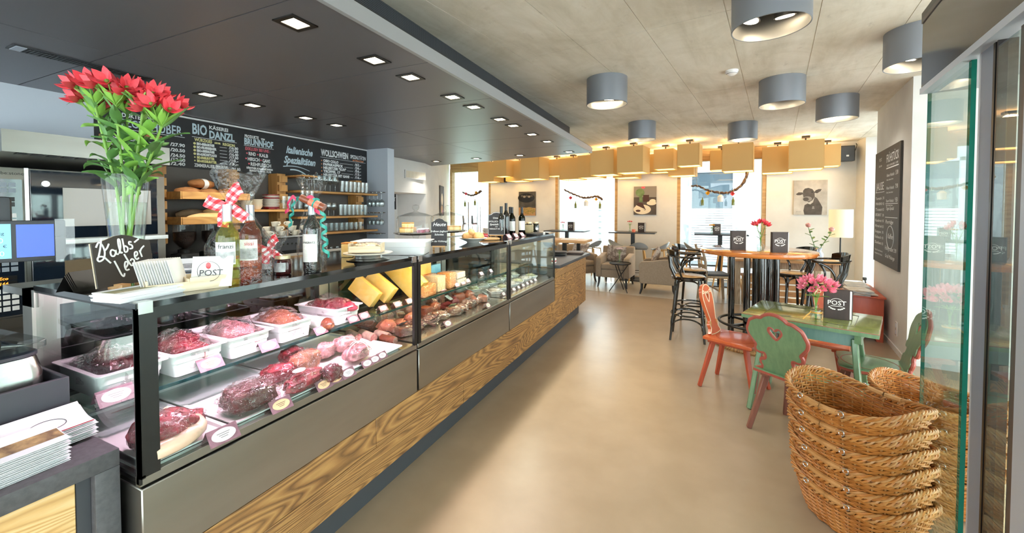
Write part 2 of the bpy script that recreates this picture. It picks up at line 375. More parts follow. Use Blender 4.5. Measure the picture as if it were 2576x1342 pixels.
# glazed right flank and front behind the photographer (posts only, daylight comes in)
g=struct('window_4',MB().box(3.25,3.33,6.9,6.98,0,CE).box(3.25,3.33,9.26,9.34,0,CE).box(3.25,3.33,6.9,9.3,0,.08).box(3.25,3.33,6.9,9.3,2.75,CE),'alu','side glazing of the lounge')
obj('pane',MB().box(3.285,3.295,6.98,9.26,.08,2.75),'pane',g)
mb=MB()
for x in (-4.4,-2.6,-.8,.7): mb.box(x,x+.08,-2.0,-1.9,0,CE)
mb.box(-4.4,.78,-2,-1.9,0,.1).box(-4.4,.78,-2,-1.9,2.72,CE)
g=struct('window_5',mb,'alu','shop front behind the counter end')
for x0,x1 in ((-4.32,-2.6),(-2.52,-.8),(-.72,.7)): obj('pane',MB().box(x0,x1,-1.955,-1.945,.1,2.72),'pane',g)
mb=MB()
for y in (-3,-1,1,3,4.96): mb.box(3.4,3.48,y,y+.08,0,CE)
mb.box(3.4,3.48,-3,5.04,0,.08).box(3.4,3.48,-3,5.04,2.72,CE)
g=struct('window_6',mb,'alu','glazed vestibule wall outside the sliding door')
for y in (-2.92,-.92,1.08,3.08): obj('pane',MB().box(3.435,3.445,y,y+1.88+(.0),.08,2.72),'pane',g)
# outside: pavement and white neighbouring buildings
struct('ground_outside',MB().box(-30,30,10.2,40,-.15,-.05).box(4.5,30,-12,10.2,-.15,-.05).box(-30,4.5,-14,-2.6,-.15,-.05),'white_plastic','pale pavement outside')
mat('render_white','B4BBC0',.9); mat('win_dark','4A5A66',.2); mat('blind','DDE4EA',.8); mat('grass','7FA05A',.9); mat('fence','C8CCD0',.7)
hb=thing('neighbour_building','white rendered building with grey windows seen through the far window','building',(0,0,0))
obj('facade',MB().box(-14,-4.6,17,20,0,9),'render_white',hb)
obj('balcony',MB().box(-10.5,-7.5,16.2,17,3.55,3.75),'render_white',hb)
for zz in (3.95,4.15,4.35): obj('balcony_rail',MB().box(-10.5,-7.5,16.2,16.24,zz,zz+.04),'fence',hb)
for x,z0,z1 in ((-8.75,1.3,3.0),(-8.75,.2,1.0)):
    w=obj('window',MB().box(x,x+1.0,16.96,17.02,z0,z1),'win_dark',hb); obj('frame',MB().box(x-.08,x,16.93,17,z0,z1).box(x+1,x+1.08,16.93,17,z0,z1).box(x-.08,x+1.08,16.93,17,z1,z1+.08),'alu',w)
hb=thing('neighbour_house','white house wall with a dark window and blind behind the wide window','building',(0,0,0))
obj('facade',MB().box(-2.1,6,12.6,15,0,9),'render_white',hb)
w=obj('window',MB().box(-.02,1.0,12.56,12.62,1.62,2.6),'win_dark',hb); obj('frame',MB().box(-.1,-.02,12.52,12.6,0,2.68).box(1.0,1.08,12.52,12.6,0,2.68).box(-.1,1.08,12.52,12.6,2.6,2.68),'alu',w)
for k in range(22): obj('blind_slat',MB().box(-.02,1.0,12.54,12.6,.1+k*.068,.155+k*.068),'blind',hb)
ft=thing('slat_fence','white slatted garden fence beyond the second window','fence',(0,0,0))
for k in range(7): obj('slat',MB().box(-9.2,-2.6,14.0,14.05,.35+k*.2,.5+k*.2),'fence',ft)
for x in (-9,-6,-3): obj('post',MB().box(x,x+.1,14.05,14.12,0,1.9),'fence',ft)
tag(obj('lawn',MB().box(-9,-2.3,10.4,13.5,-.05,.0),'grass'),'green lawn strip outside the second window','lawn',None,'structure')

# ================================================================ DISPLAY COUNTER
XF,XB=-1.45,-2.14
cb=thing('front_counter','long counter base of rustic wood boards on a dark plinth','counter',(0,0,0))
obj('plinth',MB().box(-2.5,-1.55,.60,5.90,0,.19),'plinth',cb,'dark grey recessed plinth')
obj('carcass',MB().box(-2.5,-1.475,.62,5.90,.19,.485),'charcoal',cb); obj('carcass',MB().box(-2.5,-1.475,4.47,5.90,.485,.86),'charcoal',cb)
def plank(y0,y1,z0,z1): obj('plank',MB().box(-1.475,-1.452,y0+.001,y1-.001,z0+.001,z1-.001),'wood_rustic',cb,bev=.002,seg=1)
plank(.61,2.4,.19,.34);plank(.61,1.55,.34,.49);plank(1.55,4.27,.34,.49);plank(2.4,4.27,.19,.34)
for y0,y1,z0,z1 in ((4.27,5.93,.19,.34),(4.27,5.93,.34,.49),(4.465,5.93,.49,.63),(4.465,5.3,.63,.75),(5.3,5.93,.63,.75),(4.465,5.93,.75,.865)): plank(y0,y1,z0,z1)
for z0,z1 in ((.19,.34),(.34,.49),(.49,.63),(.63,.75),(.75,.865)): obj('plank',MB().box(-2.5,-1.475,5.905,5.93,z0+.001,z1-.001),'wood_rustic',cb,bev=.002,seg=1)
one('counter_worktop',MB().box(-2.6,-1.40,4.47,6.0,.868,.905),'charcoal','dark stone worktop on the wooden counter end','worktop',bev=.003)
DK=.775   # display deck height
cases=[(.60,1.885,'meat display case with pink light nearest the camera','pink'),(1.895,3.17,'cheese and ham display case in the middle of the counter','warm'),(3.18,4.44,'fish and salad display case next to the wooden counter end','cool')]
LC={'pink':(1,.64,.82),'warm':(1,.76,.46),'cool':(.95,1,.9)}
for k,(y0,y1,lab,lt) in enumerate(cases):
    t=thing('display_case',lab,'display case',(0,0,0),0,'glass display cases of the counter')
    obj('front_panel',MB().box(-1.60,XF,y0+.003,y1-.003,.492,.735),'steel',t,'brushed steel front panel',bev=.003,seg=1)
    obj('carcass',MB().box(-2.45,-1.60,y0+.003,y1-.003,.492,.735),'steel',t)
    obj('front_sill',MB().box(-1.476,XF-.004,y0,y1,.742,.772),'steel',t,bev=.002,seg=1)
    obj('deck',MB().box(-2.3,-1.478,y0+.01,y1-.01,.742,.770),'steel_bright',t)
    obj('front_glass',MB().box(XF-.012,XF-.004,y0+.012,y1-.012,.772,1.262),'pane',t)
    top=obj('top_glass',MB().box(XB,XF-.002,y0,y1,1.262,1.280),'black_gloss',t,'black-edged glass top'); 
    obj('top_clip',MB().box(XF-.03,XF+.001,y0+.005,y0+.04,1.248,1.283),'steel_bright',top); obj('top_clip',MB().box(XF-.03,XF+.001,y1-.04,y1-.005,1.248,1.283),'steel_bright',top)
    obj('corner_post',MB().box(XF-.016,XF,y0,y0+(.05 if k==0 else .026),.768,1.262),'black',t); obj('corner_post',MB().box(XF-.016,XF,y1-.026,y1,.768,1.262),'black',t)
    obj('rear_frame',MB().box(-2.24,-2.16,y0,y0+.07,.77,1.262).box(-2.24,-2.16,y1-.07,y1,.77,1.262).box(-2.24,-2.14,y0,y1,1.2,1.262).box(-2.24,-2.16,y0,y1,.77,.84),'steel',t)
    obj('rear_glass',MB().box(-2.21,-2.20,y0+.07,y1-.07,.84,1.2),'glass_dark',t)
    obj('glass_shelf',MB().box(-2.15,-1.76,y0+.02,y1-.02,.895,.905),'shelf_glass',t)
    obj('shelf_edge',MB().box(-1.764,-1.757,y0+.02,y1-.02,.894,.906),'shelf_rim',t)
    obj('service_ledge',MB().box(-2.42,-2.24,y0,y1,1.235,1.262),'steel',t)
    obj('glass_border',MB().box(XF-.0125,XF-.0035,y0+.012,y1-.012,1.228,1.262),'black',t,'black printed band along the glass top')
    lamp=obj('lamp_tube',MB().cyl((-1.60,y0+.12,1.246),(-1.60,y1-.1,1.246),.012,n=10),None,t)
    mn='tube_'+lt; 
    mat(mn,'FFFFFF',.5,em=14,emc='FFFFFF'); b=MATS[mn].node_tree.nodes['Principled BSDF']; b.inputs['Emission Color'].default_value=LC[lt]+(1,)
    lamp.data.materials.append(MATS[mn])
    L=bpy.data.lights.new('tube_light','AREA'); L.shape='RECTANGLE'; L.size=.05; L.size_y=y1-y0-.24; L.energy=[9,7,6][k]; L.color=LC[lt]
    lo=bpy.data.objects.new('tube_light',L); COL.objects.link(lo); lo.location=(-1.62,(y0+y1)/2,1.232); lo.rotation_euler=(0,R(12),0); lo.parent=t
    ys_=[y0+.004] if k==0 else []
    if k==2: ys_.append(y1-.012)
    for yy in ys_:
        obj('end_glass',MB().box(XB,XF-.012,yy,yy+.008,.772,1.262),'pane',t)
        obj('end_edge',MB().box(XB,XF,yy-.002,yy+.010,1.255,1.264).box(XB,XF,yy-.002,yy+.01,.765,.775).box(XF-.02,XF,yy-.004,yy+.002,.75,1.265),'black',t)

# ================================================================ LAMPS
mat('drum_out','8E949E',.4,.55); mat('drum_in','B5B2AC',.3,.6); mat('spot_head','55565A',.4,.4)
mat('bulb_warm','FFF1DA',.5,em=18,emc='FFEBC8')
mat('drum_edge','C8C6C0',.3,.6)
def drum():
    t=thing('drum_ceiling_lamp','','ceiling lamp',(0,0,CE),0,'grey drum ceiling lamps')
    obj('shade',MB().lathe([(.2,0),(.2,-.26),(.196,-.262),(.193,-.26),(.193,-.004)],48),'drum_out',t,'grey-blue metal drum')
    obj('inner_lining',MB().lathe([(.1925,-.006),(.1925,-.259)],48),'drum_in',t)
    obj('ceiling_plate',MB().cyl((0,0,-.012),(0,0,0),.19,n=32),'black',t)
    br=obj('cross_bracket',MB().cbox((0,0,-.1),(.36,.03,.05),(0,0,.5)).cbox((0,0,-.1),(.36,.03,.05),(0,0,2.1)),'drum_in',t)
    for k,a in enumerate((.6,2.7,4.8)):
        c=Vector((.095*math.cos(a),.095*math.sin(a),-.13)); d=Vector((.25*math.cos(a+.6),.25*math.sin(a+.6),-1)).normalized()
        h=obj('spot_head',MB().cyl(c-d*.045,c+d*.055,.05,.058,n=20),'spot_head',t); obj('bulb',MB().cyl(c+d*.05,c+d*.058,.047,n=20),'bulb_warm',h)
    L=bpy.data.lights.new('drum_light','SPOT'); L.energy=9; L.spot_size=R(150); L.spot_blend=.8; L.color=(1,.95,.88); L.shadow_soft_size=.12
    lo=bpy.data.objects.new('drum_light',L); COL.objects.link(lo); lo.parent=t; lo.location=(0,0,-.275)
    return t
DL=[((.40,2.77),'large grey drum lamp cut off by the top of the picture'),((-.80,4.11),'grey drum lamp nearest the dropped ceiling'),((-.71,6.37),'small-looking grey drum lamp above the armchairs, beside the dropped ceiling'),
 ((.68,7.03),'grey drum lamp just in front of the beige box pendants'),((.81,4.85),'grey drum lamp between the smoke detector and the pier'),((1.53,5.88),'grey drum lamp closest to the chalkboard pier'),((1.50,3.92),'grey drum lamp half hidden by the glass door header')]
d0=drum()
for k,(p,l) in enumerate(DL):
    if k==0: d0.location=(p[0],p[1],CE); d0['label']=l
    else:
        o=dup(d0,(p[0],p[1],CE),k*.9,l)
# recessed square downlights
mat('dl_frame','1B1A19',.4); mat('dl_glow','FFF0D0',.5,em=16,emc='FFE8C0')
def downlight():
    t=thing('recessed_downlight','','downlight',(0,0,2.45),0,'square downlights in the dropped ceiling')
    f=MB()
    for a in range(4): f.box(-.07,.07,.045,.07,-.006,.0,Matrix.Rotation(a*PI/2,4,'Z'))
    obj('frame',f,'dl_frame',t); obj('diffuser',MB().box(-.046,.046,-.046,.046,-.003,-.001),'dl_glow',t)
    L=bpy.data.lights.new('down_light','SPOT'); L.energy=20; L.spot_size=R(120); L.spot_blend=.6; L.color=(1,.93,.82); L.shadow_soft_size=.04
    lo=bpy.data.objects.new('down_light',L); COL.objects.link(lo); lo.parent=t; lo.location=(0,0,-.03)
    return t
D=[(-1.75,1.356),(-1.75,1.88),(-1.75,2.22),(-1.75,2.74),(-1.75,3.08),(-1.75,3.6),(-1.75,3.93),(-1.75,4.47),(-1.75,5.02),(-1.75,6.04),(-2.6,6.1),(-3.45,6.16),(-4.33,6.22),(-3.45,1.9),(-3.45,2.25),(-3.45,2.77),(-3.45,3.14)]
o8=['first','second','third','fourth','fifth','sixth','seventh','eighth','ninth','tenth']
q=downlight()
for k,(x,y) in enumerate(D):
    if k<10: l='square recessed downlight, %s from the camera in the row along the ceiling edge'%o8[k]
    elif k<13: l='square recessed downlight at the far edge of the dropped ceiling, %s from the corner'%o8[k-9]
    else: l='square recessed downlight in the row by the menu board, %s from the camera'%o8[k-13]
    if k==0: q.location=(x,y,2.45); q['label']=l
    else: dup(q,(x,y,2.45),0,l)
# beige box pendants
m,nt,b=newmat('linen_shade'); b.inputs['Base Color'].default_value=lin('C4A470'); b.inputs['Roughness'].default_value=.8
b.inputs['Emission Color'].default_value=lin('E0A850'); b.inputs['Emission Strength'].default_value=.13
bump(nt,b,noi(nt,coords(nt,(30,30,4)),8),.1,.002)
mat('shade_glow','FFDE9C',.6,em=3.2,emc='FFC870')
def pendant(s,h):
    t=thing('box_pendant_lamp','','pendant lamp',(0,0,CE),-A92,'beige box pendant lamps at the far end')
    obj('ceiling_cap',MB().box(-.06,.06,-.06,.06,-.035,0),'black',t); obj('rod',MB().cyl((0,0,-.03),(0,0,-.16),.012,n=8),'black',t)
    a=s/2; w=MB()
    for k in range(4): w.box(-a,a,-a,-a+.006,-.10-h,-.10,Matrix.Rotation(k*PI/2,4,'Z'))
    obj('shade',w,'linen_shade',t,'beige fabric box shade',smooth=False)
    obj('diffuser',MB().box(-a+.008,a-.008,-a+.008,a-.008,-.10-h+.012,-.10-h+.018),'shade_glow',t,'glowing bottom diffuser')
    L=bpy.data.lights.new('pendant_light','POINT'); L.energy=6; L.color=(1,.70,.36); L.shadow_soft_size=.08
    lo=bpy.data.objects.new('pendant_light',L); COL.objects.link(lo); lo.parent=t; lo.location=(0,0,-.12)
    return t
PB=pendant(.5,.5); PS=pendant(.38,.4); fb=fs=True
PL=[('L',(-5.067,9.559,2.770),'over the far-left window, lower of a pair'),('S',(-4.314,8.864,2.770),'brightest one in front of the far-left window'),('L',(-4.362,10.528,2.770),'behind another above the pizza picture'),('L',(-3.547,8.957,2.770),'in front of another above the pizza picture'),
('S',(-3.506,10.578,2.770),'small one between the pizza picture and the second window'),('L',(-2.803,10.577,2.770),'rearmost of three over the second window'),('L',(-2.334,9.421,2.770),'middle of three over the second window'),('L',(-1.802,8.708,2.770),'front one of three over the second window'),
('L',(-1.612,9.998,2.270),'low one peeping out beneath the biggest, left of the cake picture'),('L',(-1.109,8.063,2.770),'big one right of the dropped ceiling corner above the armchairs'),('S',(-0.761,10.179,2.370),'small one mostly hidden above the cake picture'),('S',(-0.543,8.595,2.770),'small one above the cake picture'),
('S',(-0.087,8.113,2.770),'small one with lit underside left of the wide window'),('L',(-0.241,9.348,2.270),'one hidden behind the two over the wide window edge'),('S',(0.504,9.241,2.770),'small one half hidden over the wide window'),('L',(0.737,8.435,2.770),'big one over the vine branch and round bar table'),
('L',(1.528,9.468,2.770),'one left of the biggest near the cow picture'),('L',(1.796,8.499,2.770),'biggest one in front of the cow picture'),('S',(2.351,9.511,2.770),'small one beside the wall speaker')]
OV={2:(-4.02,9.40),3:(-3.42,8.93),5:(-2.62,9.42),6:(-2.09,9.10),7:(-1.66,8.50),8:(-1.36,9.42),9:(-1.07,8.22)}
for kk,(sz,(x,y,z),l) in enumerate(PL):
    s_=.5 if sz=='L' else .38
    f=min(1,(9.68-s_*.62)/(y+s_*.5)); 
    c=(x*f+math.sin(A92)*s_/2,y*f+math.cos(A92)*s_/2,CE); lab='beige box pendant, '+l
    if kk in OV: c=OV[kk]+(CE,)
    src=PB if sz=='L' else PS
    if (sz=='L' and fb) or (sz=='S' and fs):
        src.location=c; src['label']=lab
        if sz=='L': fb=False
        else: fs=False
    else: dup(src,c,None,lab)
# smoke detectors, wall speakers
sd=thing('smoke_detector','white round smoke detector on the concrete between drum lamps','detector',(.325,4.35,CE))
obj('base',MB().lathe([(.0,-.02),(.055,-.02),(.058,0)],24),'white_plastic',sd); obj('cap',MB().lathe([(.0,-.052),(.02,-.05),(.045,-.035),(.05,-.02)],24),'white_plastic',sd); obj('slots',MB().lathe([(.0475,-.031),(.0462,-.034)],24),'black',sd)
def speaker(loc,rz,l):
    t=thing('wall_speaker',l,'speaker',loc,rz); obj('body',MB().box(-.115,.115,-.08,.08,-.145,.145),'black',t,bev=.01); obj('grille',MB().box(-.1,.1,-.084,-.08,-.13,.13),'charcoal',t)
    obj('badge',MB().box(-.02,.02,-.087,-.084,-.06,-.03),'chalk',t); obj('cable',MB().tube(smooth([(.11,.05,.02),(.15,.06,.06),(.18,.07,.16),(.17,.08,.2)],4),.006,6),'black',t); return t
speaker((2.66,9.62,2.62),0,'black wall speaker high beside the bright pillar'); speaker((-4.62,9.62,2.42),0,'black wall speaker behind the pendants above the wine bottles')

# ================================================================ PAINTED TABLE GROUP
def paint(n,ca,cb,rough=.35,coat=.3,st=(1,1,.15)):
    m,nt,b=newmat(n); v=coords(nt,st)
    c=ramp(nt,noi(nt,v,40,3,.7),[(.3,ca),(.7,cb)]); c=mixc(nt,.4,c,ramp(nt,noi(nt,coords(nt),5,3),[(.3,ca),(.7,cb)]))
    nt.links.new(c,b.inputs['Base Color']); b.inputs['Roughness'].default_value=rough; b.inputs['Coat Weight'].default_value=coat; b.inputs['Coat Roughness'].default_value=.12
    bump(nt,b,noi(nt,v,60,2),.12,.002)
paint('paint_green','5E8260','7A9C74'); paint('paint_olive','6F7A3C','8C9350',.14,.7,(.15,1,1)); paint('paint_red','9C4A40','B25A4C',.4,.2); paint('paint_orange','C0532C','D2693C',.3,.4); paint('paint_teal','6E9690','86A8A0',.4,.2)
paint('paint_brick','A8452E','BB5638',.5,.1); paint('paint_brown','7A4A3E','8C5A4C',.4,.2); mat('cream_line','E9D9B8',.5); mat('gold_line','B99050',.5)
heart=smooth([(0,-.048,0),(.028,-.02,0),(.045,.01,0),(.036,.035,0),(.016,.036,0),(0,.02,0),(-.016,.036,0),(-.036,.035,0),(-.045,.01,0),(-.028,-.02,0)],3,True)
def mirror(h): return h+[(-x,z) for x,z in h[::-1] if abs(x)>1e-6]
GREEN_BACK=mirror([(0,.43),(.03,.427),(.065,.41),(.085,.392),(.115,.388),(.147,.37),(.167,.355),(.182,.32),(.193,.285),(.184,.245),(.160,.212),(.143,.187),(.152,.163),(.147,.138),(.122,.130),(.092,.133),(.086,.108),(.098,.088),(.125,.076),(.126,.05),(.118,.032),(.126,.012),(.148,-.004)])
RED_BACK=mirror([(0,.44),(.045,.432),(.082,.405),(.092,.385),(.105,.36),(.108,.31),(.098,.25),(.078,.18),(.062,.125),(.072,.105),(.092,.085),(.082,.05),(.1,.0)])
def dense(p,k=3):
    n=len(p); a=p[n//2]; q=smooth([(x,z,0) for x,z in p],k,True); return [(v.x,v.y) for v in q]
def board_chair(kind):
    g=kind=='green'; t=thing('board_chair','','chair',(0,0,0),0,'painted board chairs at the green table')
    pm,pr=('paint_green','paint_red') if g else ('paint_orange','paint_brick')
    sw=.43 if g else .40; sd=.40
    seat=[(-sw*.40,-.2),(sw*.40,-.2),(sw*.44,-.17),(sw*.46,-.05),(sw*.5,.08),(sw*.5,.15),(sw*.42,.2),(sw*.2,.205),(0,.195),(-sw*.2,.205),(-sw*.42,.2),(-sw*.5,.15),(-sw*.5,.08),(-sw*.46,-.05),(-sw*.44,-.17)] if g else [(-.17,-.2),(.17,-.2),(.205,.2),(-.205,.2)]
    so=obj('seat',MB().prism(seat,.418,.445),pm,t,bev=.006)
    if g: obj('seat_edge',MB().prism([(x*1.008,y*1.008) for x,y in seat],.421,.438),pr,so,'red painted seat edge')
    obj('seat_hollow',MB().lathe([(.165,.0015),(.168,.003),(.172,.0015)],40,(0,.02,.444),1,.95),pr if g else 'paint_brick',so)
    pts=GREEN_BACK if g else RED_BACK; pd=dense(pts,3); hz=.30 if g else .33
    hh=[(v.x*(1 if g else .62),v.y*.95+hz) for v in heart]
    M=Matrix.Translation((0,-.165,.443))@Matrix.Rotation(R(14),4,'X')
    bo=obj('backrest',MB().prism(pd,-.013,.013,'XZ',M,hole=hh),pm,t,'carved backrest with a heart cut-out',ang=30)
    def out(P,r,off,yy=0): return MB().tube([M@Vector((x*off,yy,z)) for x,z in P],r,6,closed=True)
    if g:
        obj('edge_trim',MB().tube([M@Vector((x,-.004,z)) for x,z in pd],.0125,8,closed=True,flat=1,ref=(0,1,0)),pr,bo,'red painted edge')
        obj('heart_trim',MB().tube([M@Vector((x,-.006,z)) for x,z in hh],.010,8,closed=True),pr,bo)
    else:
        for yy in (-.014,.014):
            obj('scroll_line',out([(x*.9,z*.97+.006) for x,z in pd],.0035,1,yy),'cream_line',bo,'cream painted scroll line'); obj('heart_trim',MB().tube([M@Vector((x*1.15,yy,(z-hz)*1.15+hz)) for x,z in hh],.004,6,closed=True),'cream_line',bo)
            for sgn in (-1,1):
                sp=[(sgn*(.07+.018*math.cos(a)),.36+.018*math.sin(a)+.004*a) for a in [k*.5 for k in range(12)]]
                obj('scroll',MB().tube([M@Vector((x,yy,z)) for x,z in sp],.004,6),'cream_line',bo)
                sp=[(sgn*(.068+.014*math.cos(a)),.095+.016*math.sin(a)) for a in [k*.55 for k in range(10)]]
                obj('scroll',MB().tube([M@Vector((x,yy,z)) for x,z in sp],.004,6),'gold_line',bo)
    for s_ in (-1,1): obj('batten',MB().box(s_*.115-.03,s_*.115+.03,-.17,.17,.392,.418),'paint_brown' if g else 'paint_brick',t,bev=.004,seg=1)
    for sx in (-1,1):
        for sy in (-1,1): obj('leg',MB().beam((sx*.12,sy*.13,.405),(sx*.19,sy*.215,0),.040,.040,.030,.030),'paint_brown' if g else 'paint_brick',t,bev=.005,seg=1)
    return t
gc=board_chair('green'); gc.location=(.665,3.30,0); gc.rotation_euler=(0,0,R(-40)); gc['label']='green board chair with red edges, its back to the camera'
dup(gc,(1.20,3.68,0),R(78),'green board chair with red edges facing the table beside the white pier')
rc=board_chair('red'); rc.location=(.345,3.95,0); rc.rotation_euler=(0,0,R(-114)); rc['label']='orange-red board chair with cream scrolls at the near end by the bar stools'
dup(rc,(1.03,4.22,0),R(158),'orange-red board chair tucked behind the green table, mostly hidden')
# table
tb=thing('painted_table','small green painted table with red edge line and splayed legs','table',(.845,3.765,0),R(-20))
tx,ty=.40,.315
top=obj('tabletop',MB().box(-tx,tx,-ty,ty,.708,.74),'paint_olive',tb,bev=.004)
obj('edge_line',MB().box(-tx-.001,tx+.001,-ty-.001,ty+.001,.7345,.7385),'paint_red',top)
obj('edge_band',MB().box(-tx-.0008,tx+.0008,-ty-.0008,ty+.0008,.708,.7335),'paint_green',top)
for sx in (-1,1): obj('inlay_line',MB().box(sx*.27-.0015,sx*.27+.0015,-.2,.2,.74,.7406),'black',top)
for sx in (-1,1): obj('inlay_curve',MB().tube(smooth([(-.27,sx*.2,.7402),(-.2,sx*.215,.7402),(-.1,sx*.2,.7402),(0,sx*.225,.7402),(.1,sx*.2,.7402),(.2,sx*.215,.7402),(.27,sx*.2,.7402)],4),.0014,5),'black',top)
obj('apron',MB().box(-.29,.29,-.2,-.18,.60,.708).box(-.29,.29,.18,.2,.60,.708),'paint_teal',tb)
for sx in (-1,1): 
    obj('crossrail',MB().prism([(-.24,.708),(.24,.708),(.22,.63),(.12,.60),(0,.62),(-.12,.60),(-.22,.63)],sx*.29-.018,sx*.29+.018,'YZ'),'paint_green',tb)
    for sy in (-1,1):
        lg=obj('leg',MB().beam((sx*.27,sy*.17,.65),(sx*.335,sy*.30,0),.035,.085,.035,.10,(0,1,0)),'paint_green',tb,bev=.006,seg=1)
        obj('leg_edge',MB().beam((sx*.285,sy*.20+sy*.02,.50),(sx*.318,sy*.28+sy*.018,.12),.036,.03,.036,.02,(0,1,0)),'paint_red',lg)
# menu holders
mat('menu_brown','3E2E28',.5,c2='33251F',ns=30,stretch=(1,1,.1)); mat('menu_print','F2EEE8',.8)
def menu(loc,rz,label,s=1.0):
    t=thing('menu_stand',label,'menu',loc,rz,'brown POST menu stands'); w,h=.15*s,.215*s
    f=obj('front_cover',MB().box(-w/2,w/2,-.02*s,-.016*s,0,h),'menu_brown',t); obj('back_cover',MB().box(-w/2+.02*s,w/2+.02*s,.02*s,.024*s,0,h),'menu_brown',t)
    obj('pages',MB().box(-w/2+.02*s,w/2+.012*s,-.008*s,.016*s,.004*s,h-.006*s),'white_paper',t)
    obj('spine',MB().box(-w/2,-w/2+.004,-.02*s,.024*s,0,h),'menu_brown',t)
    txt('POST',.046*s,f,(0,-.0204*s,.105*s),FY,'menu_print','CENTER',off=.0006)
    obj('emblem_line',MB().box(-.035*s,.035*s,-.0206*s,-.0202*s,.094*s,.098*s),'menu_print',f)
    obj('emblem_arc',MB().tube([(.043*s*math.cos(a),-.0203*s,.11*s+.043*s*math.sin(a)) for a in [R(25+k*10) for k in range(14)]],.0022*s,4),'menu_print',f)
    for sg in (-1,1): 
        for k in range(4): obj('emblem_leaf',MB().ell((sg*(.012+.01*k)*s,-.0204*s,(.072+.004*k*k*.4)*s),(.007*s,.0005,.005*s),8,4),'menu_print',f)
    return t
menu((.985,3.70,.741),R(-12),'brown POST menu stand on the green table beside the pink flowers')
# small vase with pink flowers
mat('stem_green','6E9A3A',.5); mat('leaf_green','5C8A2E',.45,c2='79A540',ns=12,coat=.2); mat('petal_pink','F0708E',.5,c2='F79AAE',ns=20); mat('petal_red','E83A4C',.45,c2='F4606A',ns=25); mat('petal_yellow','F2B430',.5); mat('petal_rose','F6C8BE',.5,c2='F3A8A0',ns=15)
mat('ribbon_gold','D9A24A',.35)
def petal_mesh(L,w,curl=.5,n=5):
    def f(u,v):
        x=(v-.5)*w*math.sin(PI*min(1,.12+.88*u))**.7*(1-.35*u*u); r=L*u
        return (x,r*math.cos(curl*u),r*math.sin(curl*u)*.9-abs(v-.5)*.02*L)
    return MB().sheet(f,n,2).mesh('petal')
def leaf_mesh(L,w,bend=.6):
    def f(u,v):
        x=(v-.5)*w*math.sin(PI*(u**.8))*1.0; return (x,L*u*math.cos(bend*u*.6),L*math.sin(bend*u)*.35-L*.25*bend*u*u+abs(v-.5)*w*.3)
    return MB().sheet(f,6,2).mesh('leaf')
LEAF={}
def leaf(parent,base,az,el,L=.05,w=.015,bend=.6,m='leaf_green',roll=0):
    k=(round(L,3),round(w,3),round(bend,1),m)
    if k not in LEAF: LEAF[k]=leaf_mesh(L,w,bend); LEAF[k].materials.append(MATS[m])
    return obj('leaf',LEAF[k],None,parent,loc=tuple(base),rot=(el,roll,az))
PET={}
def blossom(parent,c,d,s,m,npet=6,sub=True,curl=.55):
    "open flower made of petals round direction d"
    k=(round(s,3),m,curl)
    if k not in PET: PET[k]=petal_mesh(s,s*.55,curl); PET[k].materials.append(MATS[m])
    q=Vector(d).to_track_quat('Z','Y')
    f=obj('blossom',MB().ell((0,0,.002),(s*.16,s*.16,s*.2),8,6),'stem_green',parent,loc=tuple(c)); f.rotation_euler=q.to_euler()
    for i in range(npet):
        p=obj('petal',PET[k],None,f,rot=Euler((R(28 if i%2 else 40),0,0)).to_matrix().to_euler()); p.rotation_euler=(Matrix.Rotation(i*2*PI/npet,3,'Z')@Matrix.Rotation(R(30+12*(i%2)),3,'X')).to_euler()
    return f
def bottle_vase(loc,label,s=1.0,ribbon=False):
    t=thing('bottle_vase',label,'vase',loc)
    obj('body',MB().lathe([(0,.002),(.034,.002),(.036,.006),(.036,.062),(.03,.074),(.016,.084),(.014,.098),(.018,.104),(.016,.106),(.013,.1),(.013,.085),(.03,.07),(.033,.06),(.033,.006),(0,.005)],20,(0,0,0),s,s) if s==1 else MB().lathe([(0,.002*s),(.034*s,.002*s),(.036*s,.006*s),(.036*s,.062*s),(.03*s,.074*s),(.016*s,.084*s),(.014*s,.098*s),(.018*s,.104*s)],20),'glass_clear',t)
    obj('water',MB().lathe([(0,.006*s),(.0325*s,.006*s),(.0325*s,.04*s),(0,.04*s)],16),'water',t)
    if ribbon:
        r=obj('ribbon',MB().lathe([(.0365*s,.046*s),(.0372*s,.05*s),(.0365*s,.056*s)],20),'ribbon_gold',t)
        obj('ribbon_tail',MB().sheet(lambda u,v:(-.036-.055*u+.002*math.sin(9*u),-.02-.03*u,.052*(1-u)**1.2+.004+(v-.5)*.012),8,2,.0008),'ribbon_gold',r)
    return t
bottle_vase((.845,3.63,.741),'small glass bottle vase with gold ribbon on the green table',1.0,True)
pf=thing('pink_flower_bunch','bunch of pink flowers in the bottle vase on the green table','flowers',(.845,3.63,.745))
for k in range(3): obj('stem',MB().tube([(.004*(k-1),0,.0),(.003*(k-1),.003,.11),(.016*(k-1),.0,.19)],.003,6),'stem_green',pf)
random.seed(3)
for k in range(15):
    a=k*2.4; r=.016+.075*math.sqrt(k/15); c=(r*math.cos(a)*1.15,r*math.sin(a)*.9,.245+.045*(1-(r/.09)**2)+random.uniform(-.008,.008)); blossom(pf,c,(math.cos(a)*r*11,math.sin(a)*r*11-.35,1),.052,'petal_pink',6)
for k in range(9):
    a=k*.7; blossom(pf,(.082*math.cos(a),.07*math.sin(a),.222+.012*(k%2)),(math.cos(a),math.sin(a)-.3,.15),.048,'petal_pink',6)
for k in range(5): leaf(pf,(0,0,.155),k*1.35+.4,.1,.085,.026,.7)
